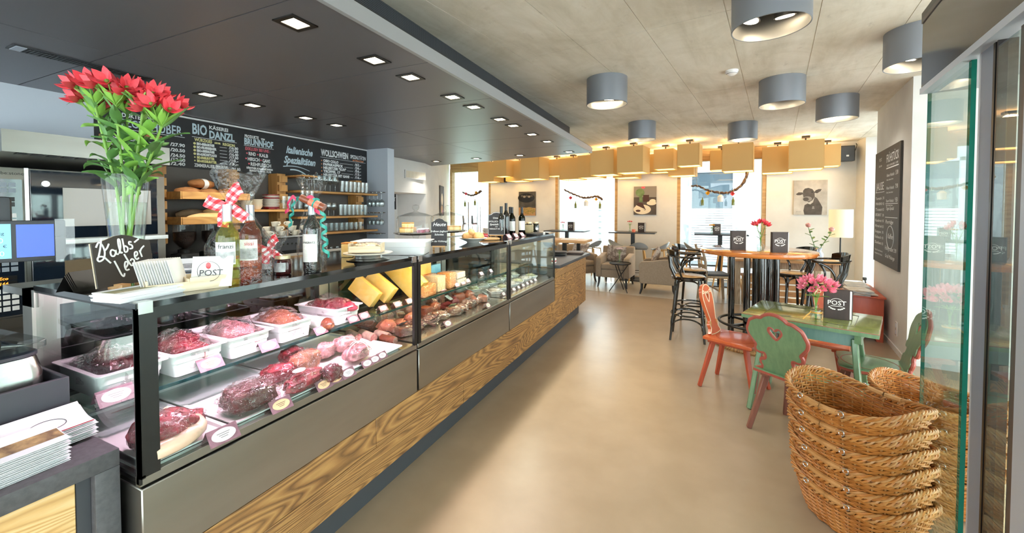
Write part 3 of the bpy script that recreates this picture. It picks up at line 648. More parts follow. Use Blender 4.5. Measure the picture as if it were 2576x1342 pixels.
# ================================================================ ROUND BAR TABLE
rt_=thing('round_bar_table','tall round honey-coloured bar table on black columns','table',(.66,5.30,0))
obj('tabletop',MB().lathe([(0,1.05),(.55,1.05),(.575,1.056),(.585,1.075),(.58,1.095),(.57,1.10),(0,1.10)],64),'wood_honey',rt_)
for k,(x,y) in enumerate(((-.235,.02),(-.10,-.17),(.02,.14),(.075,-.05),(.135,.08),(.20,-.03),(.03,-.2),(.17,.2))): obj('column',MB().cyl((x,y,.03),(x,y,1.05),.033,n=20),'black_gloss',rt_)
obj('base_plate',MB().lathe([(0,0),(.42,0),(.425,.02),(.41,.035),(0,.035)],56),'wood_rustic',rt_)
fr=obj('foot_ring',MB().tube([(.36*math.cos(R(a)),.36*math.sin(R(a)),.26) for a in range(0,360,9)],.016,8,closed=True),'black',rt_)
for a in range(4): obj('ring_spoke',MB().beam((0,0,.26),(.36*math.cos(R(45+90*a)),.36*math.sin(R(45+90*a)),.26),.03,.025),'black',fr)
obj('under_plate',MB().cyl((0,0,1.03),(0,0,1.05),.3,n=32),'black',rt_)
menu((.47,5.16,1.101),R(16),'brown POST menu stand on the round bar table beside the yellow flower',1.0); menu((.84,5.02,1.101),R(14),'brown POST menu stand standing alone at the front of the round bar table',1.0)
bottle_vase((.685,5.12,1.101),'clear bottle vase with red flowers on the round bar table',1.0)
rf=thing('red_flower_bunch','red alstroemeria sprig in the vase on the round bar table','flowers',(.685,5.12,1.105))
for k in range(3): obj('stem',MB().tube([(0,0,0),(.004*(k-1),0,.14),(.04*(k-1),.005*(k-1),.27)],.003,6),'stem_green',rf)
for k in range(6): 
    a=k*1.1; blossom(rf,(.075*math.cos(a)*(.4+.12*k),.05*math.sin(a),.285+.02*math.sin(k*2)),(math.cos(a)*.8,math.sin(a)*.8-.5,1),.056,'petal_red',6)
for k in range(6): leaf(rf,(0,0,.10+.022*k),k*2.1,.5,.07,.016,.5)
# ---------------------------------------------------------------- bentwood bar stools
def bar_stool():
    t=thing('bentwood_bar_stool','','bar stool',(0,0,0),0,'black bentwood bar stools'); z=.76
    obj('seat',MB().lathe([(0,z-.012),(.165,z-.012),(.178,z-.004),(.165,z+.004),(0,z+.008)],36),'wood_seat',t,'round tan wooden seat')
    obj('seat_ring',MB().lathe([(.165,z-.045),(.192,z-.04),(.195,z-.012),(.185,z-.002),(.172,z-.004)],36),'black_wood',t)
    L=[(sx,sy) for sx in (-1,1) for sy in (-1,1)]
    for sx,sy in L:
        obj('leg',MB().tube([(sx*.12,sy*.12,z-.03),(sx*.145,sy*.145,.45),(sx*.185,sy*.185,0)],[.017,.0165,.013],10),'black_wood',t)
    for a in range(4):
        M=Matrix.Rotation(a*PI/2,4,'Z')
        obj('seat_arch',MB().tube([M@Vector(p) for p in smooth([(-.135,-.142,z-.17),(-.12,-.142,z-.09),(-.07,-.14,z-.055),(0,-.14,z-.05),(.07,-.14,z-.055),(.12,-.142,z-.09),(.135,-.142,z-.17)],4)],.0095,8),'black_wood',t)
        obj('foot_arch',MB().tube([M@Vector(p) for p in smooth([(-.172,-.175,.12),(-.15,-.178,.21),(-.08,-.18,.255),(0,-.18,.265),(.08,-.18,.255),(.15,-.178,.21),(.172,-.175,.12)],4)],.0095,8),'black_wood',t)
    obj('foot_ring',MB().tube([(.19*math.cos(R(a)),.19*math.sin(R(a)),.30) for a in range(0,360,10)],.011,8,closed=True),'black_wood',t)
    # armrest hoop with crest
    arm=smooth([(-.225,.13,1.0),(-.222,.0,.995),(-.205,-.12,.998),(-.13,-.205,1.005),(0,-.235,1.01),(.13,-.205,1.005),(.205,-.12,.998),(.222,0,.995),(.225,.13,1.0)],5)
    obj('arm_hoop',MB().tube(arm,.021,10,flat=.55,ref=(1,0,0)),'black_wood',t)
    cr=smooth([(-.19,-.14,0),(-.12,-.21,0),(0,-.24,0),(.12,-.21,0),(.19,-.14,0)],5); n_=len(cr)-1
    obj('crest_rail',MB().sheet(lambda u,v:(lambda p:(p.x*(1+.02*v),p.y*(1+.05*v),1.0+.085*v*math.sin(PI*min(1,max(.0,.08+.84*u)))**.35))(cr[round(u*n_)]),n_,4,.022),'black_wood',t,'tall curved crest rail')
    for s_ in (-1,0,1): 
        obj('back_slat',MB().tube([(s_*.03,-.165,z-.01),(s_*.034,-.205,.86),(s_*.062,-.225,.99)],[.012,.014,.016],8,flat=.5),'black_wood',t)
    for s_ in (-1,1):
        obj('back_post',MB().tube([(s_*.10,-.145,z-.02),(s_*.085,-.20,.86),(s_*.105,-.215,1.0)],.013,8),'black_wood',t)
        obj('arm_bow',MB().tube(smooth([(s_*.18,-.06,z-.02),(s_*.21,-.08,.83),(s_*.222,-.03,.93),(s_*.224,.06,.985)],5),.012,8),'black_wood',t)
    return t
bs=bar_stool(); bs.location=(-.035,5.28,0); bs.rotation_euler=(0,0,R(-92)); bs['label']='black bentwood bar stool nearest the counter, left of the round table'
dup(bs,(.0,5.86,0),R(-104),'black bentwood bar stool behind the first one, left of the round table')
dup(bs,(1.16,6.06,0),R(108),'black bentwood bar stool at the far right of the round table'); dup(bs,(1.30,5.42,0),R(88),'black bentwood bar stool right of the round table, behind the pink flowers')
# ================================================================ WICKER BASKETS
m,nt,b=newmat('wicker'); c=ramp(nt,noi(nt,coords(nt),14,3),[(.3,'94561F'),(.55,'B87636'),(.75,'CC9454')]); nt.links.new(c,b.inputs['Base Color']); b.inputs['Roughness'].default_value=.42
mat('wicker_pale','C89660',.45,c2='AD7A44',ns=18); mat('ring_metal','C9CED6',.2,1)
BA,BB,BH=.25,.205,.235
def bp(th,f,off=0):
    "point on the basket wall at angle th, height fraction f"
    k=.74+.26*f**.75; ex=3.0
    c_,s_=math.cos(th),math.sin(th); rr=(abs(c_)**ex+abs(s_)**ex)**(-1/ex)
    h=BH*(1-.13+.13*math.cos(2*th)) 
    return Vector(((BA*k+off)*rr*c_,(BB*k+off)*rr*s_,.006+f*h))
def basket():
    t=thing('wicker_basket','','basket',(0,0,0),0,'stacked wicker shopping baskets'); NS=36
    w=MB(); rows=17
    for r in range(rows):
        f=(r+.5)/rows*.93; N=NS*2; ph=r%2
        w.tube([bp(2*PI*k/N,f+.004*random.uniform(-1,1),.006*(1 if ((k//2+ph)%2) else -1)*(1 if k%2==0 else 0)) for k in range(N)],.0050,5,closed=True)
    obj('weave',w,'wicker',t,'woven willow wall',kind='stuff')
    s=MB()
    for k in range(NS): s.tube([bp(2*PI*(k)/NS,f) for f in (0,.3,.6,.93)],.004,4)
    obj('stakes',s,'wicker_pale',t,kind='stuff')
    for q in range(3):
        N=132; pts=[]
        for k in range(N):
            th=2*PI*k/N; a=th*22/1+q*2*PI/3; p=bp(th,.97,.006+.0085*math.cos(a)); p.z+=.012*math.sin(a); pts.append(p)
        obj('rim_braid',MB().tube(pts,.0058,5,closed=True),'wicker' if q else 'wicker_pale',t)
    for q in range(4):
        N=160; pts=[]
        for k in range(N):
            th=2*PI*k/N; a=th*17+q*PI/2; p=bp(th,1.045,.005+.0065*math.cos(a)); p.z+=.0075*math.sin(a); pts.append(p)
        obj('rim_strand',MB().tube(pts,.0052,5,closed=True),'wicker' if q%2 else 'wicker_pale',t)
    obj('bottom',MB().prism([tuple(bp(2*PI*k/40,0,-.002).xy) for k in range(40)],.002,.012),'wicker',t)
    for th in (R(70),R(110),R(250),R(290)):
        p=bp(th,1.05,.012); o=obj('handle_ring',MB().tube([p+Vector((.012*math.cos(a),.0,.012*math.sin(a))) for a in [k*PI/5 for k in range(10)]],.003,6,closed=True),'ring_metal',t)
        e=1 if math.cos(th)>0 else -1
        obj('binding',MB().tube([bp(th+R(4)*k*(1 if th in (R(70),R(250)) else -1),1.045,.004) for k in range(1,7)],.0135,8),'wicker_pale',t)
    return t
b0=basket(); ordn=['bottom','second from the bottom','third from the bottom','third from the top','second from the top','top']
for k in range(6):
    loc=(.760-.008*k,2.465-.008*k,.088*k+.001); lab='woven willow basket, %s of the front stack'%ordn[k]
    if k==0: b0.location=loc; b0.rotation_euler=(0,0,R(-51)); b0['label']=lab
    else: dup(b0,loc,R(-51+random.uniform(-3,3)),lab)
for k in range(5): dup(b0,(1.185+.004*k,2.88-.004*k,.088*k+.001),R(-38+random.uniform(-4,4)),'woven willow basket, %s of the rear stack by the glass door'%['bottom','second from the bottom','middle one','second from the top','top'][k])

# ================================================================ GLASS ENTRANCE (right edge)
dang=R(9.2); DM=Matrix.Translation((1.035,2.60,0))@Matrix.Rotation(-dang,4,'Z')   # local -Y runs towards the camera
dr=struct('door_1',MB().box(-.004,.05,-.70,-.60,0,2.11,DM),'alu','glazed sliding entrance door with aluminium frame')
obj('leaf_glass',MB().box(-.006,.006,-.50,0,0,2.12,DM),'pane_thick',dr); obj('leaf_edge',MB().box(-.007,.007,-.525,-.50,0,2.12,DM),'glass_edge',dr,'green edge of the glass leaf')
obj('leaf_edge',MB().box(-.0065,.0065,-.004,.001,0,2.12,DM),'glass_edge',dr)
obj('frame_post',MB().box(-.004,.05,-.70,-.585,0,2.115,DM),'alu',dr); obj('gasket',MB().box(-.005,.04,-.715,-.70,0,2.11,DM).box(-.005,.04,-.735,-.727,0,2.11,DM),'black',dr)
obj('side_glass',MB().box(-.006,.006,-.885,-.74,0,2.09,DM),'pane_thick',dr)
obj('frame_post',MB().box(-.004,.05,-.91,-.88,0,2.10,DM),'alu_dark',dr); obj('frame_post',MB().box(-.004,.05,-1.06,-.91,0,2.10,DM),'alu',dr)
obj('side_glass',MB().box(-.006,.006,-2.4,-1.06,0,2.10,DM),'pane_thick',dr)
obj('frame_post',MB().box(-.004,.05,-4.5,-2.4,0,2.10,DM).box(-.004,.05,-2.4,-2.3,0,2.10,DM),'alu',dr) if False else None
mat('header_dark','2A2724',.12,.0,spec=.5,coat=.2)
hd=obj('header_box',MB().box(-.03,.22,-4.6,0,2.135,2.45,DM),'header_dark',dr,'dark glossy header over the sliding door')
obj('header_rail',MB().box(-.035,.22,-4.6,.0,2.11,2.137,DM),'alu',dr); obj('header_cap',MB().box(-.034,.22,-4.6,.003,2.45,2.47,DM),'alu_dark',dr); obj('header_cap',MB().box(-.034,.22,-4.6,.003,2.47,2.50,DM),'black',dr)

# ================================================================ GOODS IN THE CASES
def tray_mb(w,d,h,wall=.006,rim=.012,r=.02,taper=.012):
    L=lambda ww,dd,z,rr:[(x,y,z) for x,y in rrect(dd,ww,rr,4)]
    return MB().loft([L(w-2*rim-2*taper,d-2*rim-2*taper,0,r*.7),L(w-2*rim-taper,d-2*rim-taper,h*.55,r),L(w-2*rim-taper+.006,d-2*rim-taper+.006,h*.57,r),L(w-2*rim,d-2*rim,h-.004,r),L(w,d,h-.004,r*.7),L(w,d,h,r*.7),L(w-2*rim-wall,d-2*rim-wall,h,r),L(w-2*rim-2*taper-wall,d-2*rim-2*taper-wall,.005,r)])
def meatmat(n,ca,cb,cf,fs=14):
    m,nt,b=newmat(n); v=coords(nt,(1,1,1)); c=ramp(nt,noi(nt,v,9,4,.6,.6),[(.3,ca),(.68,cb)])
    f=noi(nt,coords(nt,(1,.45,1)),fs,5,.65,1.2); c=mixc(nt,ramp(nt,f,[(.60,'000000'),(.72,'BBBBBB')]),c,cf)
    nt.links.new(c,b.inputs['Base Color']); b.inputs['Roughness'].default_value=.28; b.inputs['Coat Weight'].default_value=.6; b.inputs['Coat Roughness'].default_value=.12
    bump(nt,b,noi(nt,v,34,5,.65,.8),.9,.012)
meatmat('beef','7A1C2A','B03848','DDA3A0'); meatmat('beef_dark','4E161D','7C2A34','A56468'); meatmat('veal','C77C86','DFA0A4','F2D3CE'); meatmat('ham','A85A48','CC8A6C','EACFB2'); meatmat('smoked','5A2A1C','8E4A2E','C88C5C'); meatmat('poultry','D8989C','E8B8B4','F4DCD6')
mat('fat','EBD2B8',.4,c2='E0BFA4',ns=10,coat=.4); mat('salami_skin','B9A08E',.6,c2='8E6E66',ns=25); mat('salami_cut','9C3F3C',.5,c2='D8A79A',ns=60)
def T_(n,l,c,loc,rz=0,g=None,rot=None): return thing(n,l,c,loc,rz,g,rot)
DEK=.7715; SH=.9065
# upper white trays with meat
TY=[(.730,'beef_dark',4,'dark sliced liver lying in the white tray by the glass end'),(.938,'beef',7,'dark red vacuum-packed beef in the second white tray'),(1.145,'veal',2,'pale red sirloin roast in the third white tray'),(1.372,'ham',5,'fat-edged rump steak in the fourth white tray'),(1.70,'beef',9,'deep red fillet in the fifth white tray')]
tm=None
for k,(y,mm,sd,lab) in enumerate(TY):
    o=one('food_tray',tray_mb(.205,.34,.092) if tm is None else tm,'white_plastic','white deep food tray, %s from the glass end on the shelf'%['first','second','third','fourth','fifth'][k],'tray','white trays on the glass shelf',loc=(-1.945,y,SH))
    tm=o.data
    t=T_('meat_cut',lab,'meat',(-1.93,y,SH+.012),0,'meat in the upper trays')
    n=[3,1,1,1,2][k]
    for q in range(n):
        rr=(.125 if n<3 else .11,.075 if n==1 else .05,.066 if n==1 else .048); cx=[0,.0,.0][q] if n==1 else [-.05,.04,0][q]; cyy=0 if n==1 else [-.02,.025,-.01][q]
        obj('cut',MB().ell((cx,cyy,.052+.012*q),rr,28,16,.28,sd+q*5,2.2,-.04),mm,t)
    obj('wrap',MB().ell((0,0,.055),(.15,.088,.078),24,12,.35,sd+3,3.2,-.05),'cling',t,'clear vacuum wrap')
o=T_('labelled_sausage','dark sausage with a white paper band between the fourth and fifth trays','sausage',(-1.84,1.535,SH+.033))
obj('sausage',MB().tube([(-.12,0,.0),(-.1,0,0),(.08,.0,.0),(.11,.0,0)],[.012,.034,.034,.012],16),'smoked',o); obj('paper_band',MB().cyl((-.03,0,0),(.06,0,0),.0355,n=20,cap=False),'white_paper',o)
# flat trays on the deck
for y0,y1,l in ((.635,.872,'flat white tray at the glass end under the bone steak'),(.882,1.235,'flat white tray carrying the big wrapped roast'),(1.245,1.80,'long flat white tray under the pile of beef and poultry')):
    one('flat_tray',tray_mb(y1-y0,.58,.014,.004,.012,.02,.004),'white_plastic',l,'tray','flat white trays on the case floor',loc=(-1.772,(y0+y1)/2,DEK))
def meat(lab,px,mm,r,rz,sd,amp=.25,wrap=True,extra=None,z=DEK+.02,n='meat_cut',cat='meat',g='meat on the case floor',fr=2.2):
    t=T_(n,lab,cat,(px[0],px[1],z),rz,g)
    obj('cut',MB().ell((0,0,r[2]*.8),r,36,20,amp,sd,fr,-r[2]*.78,None,.78),mm,t)
    if extra: extra(t)
    if wrap: obj('wrap',MB().ell((0,0,r[2]*.82),(r[0]*1.12,r[1]*1.12,r[2]*1.08),28,14,amp*1.35,sd+1,fr*1.7,-r[2]*.8),'cling',t,'clear vacuum wrap')
    return t
def bone(t): obj('fat_rim',MB().tube(smooth([(.06,-.085,.025),(.085,-.02,.03),(.07,.05,.03),(.02,.085,.03)],4),.026,10),'fat',t); obj('bone',MB().tube([(-.05,.05,.03),(-.09,.09,.045),(-.11,.11,.05)],[.02,.016,.014],8),'fat',t)
meat('thick bone-in steak with white fat rim at the glass end',(-1.554,0.709,0.800),'beef',(.085,.075,.055),.3,4,.2,True,bone)
meat('small fat-edged steak behind the bone-in steak',(-1.608,0.796,0.800),'beef',(.05,.04,.03),.9,8,.25,True,lambda t:obj('fat_rim',MB().tube(smooth([(-.05,-.03,.02),(0,-.045,.02),(.05,-.01,.02)],4),.011,8),'fat',t))
t=T_('meat_cut','large wrapped beef roast lying alone on the middle flat tray','meat',(-1.559,0.986,0.800),R(-14),'meat on the case floor'); t.location.z=DEK+.008
obj('cut',MB().ell((0,0,.052),(.062,.088,.045),44,24,.16,12,2.0,-.040,None,.62),'beef_dark',t); obj('wrap',MB().ell((0,0,.053),(.072,.10,.05),36,18,.28,13,4,-.042,None,.7),'cling',t,'clear vacuum wrap'); obj('wrap_tail',MB().sheet(lambda u,v:(-.07+.05*v,.12+.07*u,.03+.03*math.sin(6*v+3*u)*u),8,8),'cling',t)
PILE=[('glossy red beef piece at the back of the beef pile',(-1.823,1.367,0.800),'beef',(0.045,0.061,0.037),.3,21),('raspberry-red beef piece on the near side of the beef pile',(-1.687,1.202,0.800),'beef',(0.049,0.070,0.034),-.5,22),('large pinkish beef joint on top of the beef pile',(-1.673,1.323,0.800),'ham',(0.049,0.074,0.048),.2,23),('long dark beef joint with a small sticker at the front of the beef pile',(-1.513,1.189,0.800),'beef',(0.045,0.094,0.034),.25,24),('round dark lamb piece right of the beef pile',(-1.463,1.293,0.800),'beef_dark',(0.037,0.041,0.037),0,25),
('pale pink poultry leg behind the beef pile',(-1.728,1.488,0.800),'poultry',(0.041,0.057,0.037),.4,26),('pink poultry breast at the back of the long flat tray',(-1.704,1.591,0.800),'poultry',(0.041,0.057,0.041),-.3,27),('round trussed rose-coloured roast at the end of the long flat tray',(-1.557,1.528,0.800),'veal',(0.049,0.070,0.037),.2,28)]
for l,p_,mm,r,rz,sd in PILE:
    t=meat(l,p_,mm,r,rz,sd)
    if sd==24: obj('sticker',MB().ell((-.0,-.03,.083),(.022,.03,.003),12,4),'white_paper',t)
    if sd==28: obj('string',MB().tube([(.055*math.cos(a),.02+.0*a,.04+.043*math.sin(a)) for a in [k*PI/8 for k in range(9)]],.002,5).tube([(0,.08*math.cos(a),.04+.044*math.sin(a)) for a in [k*PI/8 for k in range(9)]],.002,5),'white_paper',t)
# price tags
mat('tag_dark','3A3438',.5); mat('tag_rose','9A7480',.5,c2='7A5862',ns=40); mat('tag_peach','F0C79A',.6)
def tag_thing():
    t=T_('price_tag','','price tag',(0,0,0),0,'folded price tags'); M=Matrix.Translation((0,0,0))@Matrix.Rotation(R(-38),4,'Y')
    obj('card',MB().box(-.0008,.0008,-.042,.042,0,.05,M).add([(0,-.042,0),(0,.042,0),(-.055,.042,0),(-.055,-.042,0),(-.031,-.042,.039),(-.031,.042,.039)],[(3,2,5,4)]),'tag_dark',t)
    obj('oval',MB().lathe([(0,0),(.019,0),(.019,.0008),(0,.0008)],24,(0,0,0),1,1.75,M=M@Matrix.Translation((.001,0,.025))@Matrix.Rotation(PI/2,4,'Y')),'white_paper',t)
    for k in range(3): obj('writing',MB().box(.0019,.0022,-.018+.004*k,.018-.004*k,.030-.006*k,.0315-.006*k,M),'tag_dark',t)
    return t
tg=None
TAGS=[((-1.738,0.670,0.925),'on the shelf under the liver tray','R',1.15),((-1.759,0.970,0.925),'on the shelf before the second tray','P',1.1),((-1.753,1.210,0.925),'on the shelf before the third tray','W',1.0),((-1.741,1.482,0.925),'on the shelf before the fourth tray','P',.9),((-1.758,1.716,0.925),'before the fifth tray, near one','W',.85),((-1.757,1.801,0.925),'before the fifth tray, far one','W',.85),
((-1.784,1.990,0.925),'under the first hard cheese wedge','W',.8),((-1.773,2.114,0.925),'under the second hard cheese wedge','W',.8),((-1.761,2.222,0.925),'under the tallest hard cheese wedge','W',.8),
((-1.414,0.816,0.790),'on the case floor by the bone-in steak','D',1.1),((-1.438,1.039,0.790),'on the case floor by the wrapped roast','P',1.0),((-1.440,1.239,0.790),'on the case floor first before the beef pile','P',.9),((-1.446,1.308,0.790),'on the case floor second before the beef pile','P',.9),((-1.441,1.377,0.790),'on the case floor third before the beef pile','W',.9),
((-1.456,1.508,0.790),'on the case floor first before the trussed roast','W',.75),((-1.460,1.565,0.790),'on the case floor second before the trussed roast','W',.75),((-1.464,1.624,0.790),'on the case floor third before the trussed roast','W',.75)]
TAGS+=[((-1.786,2.424,0.925),'on the cheese shelf, nearest to the black post','W',.9),((-1.806,2.541,0.925),'on the cheese shelf, second from the black post','W',.9),((-1.799,2.681,0.925),'on the cheese shelf under the wrapped block','W',.9),((-1.785,2.874,0.925),'on the cheese shelf before the white boxes, near one','W',.8),((-1.788,2.975,0.925),'on the cheese shelf before the white boxes, middle one','W',.8),((-1.800,3.076,0.925),'on the cheese shelf before the white boxes, far one','W',.8),((-1.882,3.480,0.925),'on the dim end of the cheese shelf, near one','W',.8),((-1.879,3.680,0.925),'on the dim end of the cheese shelf, far one','W',.8),
((-1.471,2.257,0.790),'leaning among the hams on the case floor','W',.9),((-1.463,2.823,0.790),'at the far end of the ham case floor','W',.9)]
TAGS+=[((-1.545,3.28+.115*k,DEK),'%s of the row along the front of the end case'%['first','second','third','fourth','fifth','sixth','seventh','eighth'][k],'W',.75) for k in range(8)]
for k,(p_,l,c_,s_) in enumerate(TAGS):
    z=SH if p_[2]>.9 else DEK+.001
    lab=('price tag with %s oval '%{'R':'white','P':'peach','W':'white','D':'grey'}[c_])+l
    if tg is None: tg=tag_thing(); o=tg; o.location=(p_[0],p_[1],z); o['label']=lab; o.scale=(s_,)*3
    else: o=dup(tg,(p_[0],p_[1],z),random.uniform(-.08,.08),lab,None,s_)
    if c_ in 'RP':
        for ch in o.children:
            if ch.name.startswith('card'): ch.data=ch.data.copy(); ch.data.materials[0]=MATS['tag_rose']
            if c_=='P' and ch.name.startswith('oval'): ch.data=ch.data.copy(); ch.data.materials[0]=MATS['tag_peach']
# cheeses
mat('cheese_hard','E2B84E',.45,c2='EBCB78',ns=8,bs=.2,bscale=40); mat('cheese_orange','E0924A',.45,c2='E8AC66',ns=6); mat('cheese_pale','F0E2BE',.5,c2='EADAB0',ns=9); mat('cheese_white','F1EEE4',.6); mat('cheese_rind','B9852E',.6,c2='C9983E',ns=12); mat('pack_blue','6FA8C4',.35,c2='3E7FA8',ns=10)
def cheese(lab,p_,d,mm,rz=0,rot=None,rind=None,z=SH,wr=False):
    t=T_('cheese_block',lab,'cheese',(p_[0],p_[1],z),rz,'cheeses on the shelf',rot)
    obj('cheese',MB().box(-d[0]/2,d[0]/2,-d[1]/2,d[1]/2,0,d[2]),mm,t,bev=.006)
    if rind: obj('rind',MB().box(-d[0]/2-.002,d[0]/2+.002,d[1]/2-.004,d[1]/2+.003,-.001,d[2]+.002),rind,t,bev=.003)
    if wr: obj('wrap',MB().box(-d[0]/2-.004,d[0]/2+.004,-d[1]/2-.004,d[1]/2+.004,0,d[2]+.005),'cling',t,'clear wrap',bev=.01)
    return t
cheese('first hard yellow cheese wedge leaning in the meat case',(-2.0,2.00,0),(.20,.055,.11),'cheese_hard',0,(R(-12),R(34),R(8)),'cheese_rind',SH+.06)
cheese('second hard yellow cheese wedge leaning in the meat case',(-2.0,2.13,0),(.22,.06,.12),'cheese_hard',0,(R(-12),R(34),R(8)),'cheese_rind',SH+.065)
cheese('tallest hard yellow cheese wedge by the black post',(-1.98,2.36,0),(.30,.075,.16),'cheese_hard',0,(R(-8),R(40),R(6)),'cheese_rind',SH+.09)
CH=[('wrapped orange cheese loaf in front on the cheese shelf',(-1.84,2.47,0),(.12,.17,.085),'cheese_orange',.1,SH,1),('wide orange cheese slab behind the wrapped loaf',(-2.02,2.66,0),(.15,.26,.115),'cheese_orange',0,SH,1),('pale cut cheese half with a price sticker',(-1.87,2.66,0),(.13,.11,.12),'cheese_pale',0,SH,1),('tall orange block standing on the cheese slab',(-2.02,2.68,0),(.10,.14,.12),'cheese_orange',0,SH+.1205,0),('orange cheese cube in the middle of the shelf',(-1.86,2.81,0),(.12,.11,.125),'cheese_orange',.1,SH,1),('lower white soft cheese box',(-1.87,2.97,0),(.13,.14,.05),'cheese_white',0,SH,1),('upper white soft cheese box',(-1.88,2.97,0),(.13,.14,.05),'cheese_white',.05,SH+.0555,1),('blue cheese packet standing behind the orange cube',(-2.05,2.90,0),(.05,.14,.17),'pack_blue',0,SH,0),('pale cheese wedge at the dim end of the shelf',(-1.95,3.10,0),(.12,.1,.09),'cheese_pale',0,SH,1)]
for l,p_,d,mm,rz,z,w_ in CH: cheese(l,p_,d,mm,rz,None,None,z,w_)
# salami and hams on the floor of the cases
def salami(l,p_,L,r,rz,mm='salami_skin',z=DEK):
    t=T_('salami',l,'sausage',(p_[0],p_[1],z+r),rz,'sausages and hams on the case floor')
    obj('skin',MB().tube([(0,-L/2,0),(0,-L/2+.01,0),(0,L/2-.012,0),(0,L/2,0)],[r*.9,r,r,r*.55],16),mm,t); obj('cut_face',MB().cyl((0,-L/2-.001,0),(0,-L/2+.002,0),r*.88,n=16),'salami_cut',t)
salami('pale salami lying in front at the case divider',(-1.70,1.93-.06,0),.13,.024,R(80)); salami('second pale salami behind the first',(-1.77,1.82,0),.15,.026,R(75)); salami('grey salami at the back by the divider',(-1.86,1.80,0),.14,.024,R(70)); salami('dark salami with netting by the divider',(-1.62,1.83,0),.12,.022,R(85),'smoked')
random.seed(11)
kinds=[('smoked ham chunk','smoked'),('rosy ham slice pack','ham'),('fatty bacon slab','ham'),('dark cured sausage','smoked'),('vacuum-packed cold cut','smoked'),('pepper-crusted ham','beef_dark')]
k=0
mat('pack_green','7E9C5A',.3,c2='DADFC8',ns=30); mat('pack_grey','3E4248',.3,c2='8FA8B4',ns=18)
where=['near the sill','in the middle','at the back']
for j in range(9):
    for i in range(3):
        y=1.99+j*.128+random.uniform(-.02,.02); x=-1.63-i*.135+random.uniform(-.02,.02); kn,mm=kinds[(j*5+i*2+j//2)%6]
        t=T_('cold_cut','%s %s of the ham case, %s from the meat case'%(kn,where[i],['first','second','third','fourth','fifth','sixth','seventh','eighth','ninth'][j]),'cold cut',(x,y,DEK),random.uniform(0,3),'sausages and hams on the case floor')
        q=(j+i)%4; h=.028+.012*i
        if q==0: obj('cut',MB().cbox((0,0,h),(.085,.10,h*2)),mm,t,bev=.014); 
        elif q==1: obj('cut',MB().ell((0,0,h*.9),(.05,.065,h*1.1),20,12,.25,k,2.5,-h*.85),mm,t)
        elif q==2:
            for s_ in range(4): obj('slice',MB().sheet(lambda u,v:((u-.5)*.09,(v-.5)*.10+.012*s_,.012+.010*s_+.008*math.sin(5*u+s_)),6,6,.005),mm,t)
        else: obj('cut',MB().tube([(0,-.06,h),(0,-.05,h),(0,.05,h),(0,.06,h)],[.012,.03,.03,.01],14),mm,t)
        if k%3!=1: obj('wrap',MB().ell((0,0,h),(.065,.075,h*1.25),18,10,.35,k+2,3.5,-h*.95),'cling',t,'clear vacuum wrap')
        if k%4==0: obj('label_card',MB().cbox((.02,0,h*2+.012),(.06,.045,.002),(0,.5,0)),'pack_green' if k%8 else 'pack_grey',t)
        k+=1
t=T_('ham_roll','big pale ham roll lying across the back of the ham case','ham',(-2.02,2.45,DEK+.055),R(4)); obj('roll',MB().tube([(0,-.17,0),(0,-.15,0),(0,.15,0),(0,.17,0)],[.035,.055,.055,.035],20),'cheese_pale',t); obj('cut_face',MB().cyl((0,-.175,0),(0,-.168,0),.05,n=20),'ham',t)
t=T_('cured_loin','long dark cured loin at the far end of the ham case','ham',(-1.98,2.95,DEK+.045),R(-3)); obj('loin',MB().ell((0,0,0),(.05,.17,.045),20,14,.15,5),'beef_dark',t)
mat('salad','B9B48C',.4,c2='8E9A5C',ns=22); mat('fish','C9C2B4',.25,c2='A8A090',ns=14,coat=.5)
for j in range(6):
    for i in range(2):
        t=T_('deli_pack','pale wrapped deli portion %s of the end case, %s from the ham case'%(where[i*2],['first','second','third','fourth','fifth','sixth'][j]),'deli pack',(-1.68-.22*i,3.33+j*.185,DEK),random.uniform(0,3),'portions in the end case')
        obj('dish',tray_mb(.13,.13,.03,.003,.006,.012,.008),'white_plastic',t); obj('food',MB().ell((0,0,.028),(.055,.055,.022),18,10,.4,j*3+i,4,-.01),'salad' if (i+j)%2 else 'fish',t); obj('wrap',MB().ell((0,0,.03),(.062,.062,.03),16,8,.3,j+i,4,-.02),'cling',t)

# ================================================================ THINGS ON THE COUNTER TOP
CT=1.2805
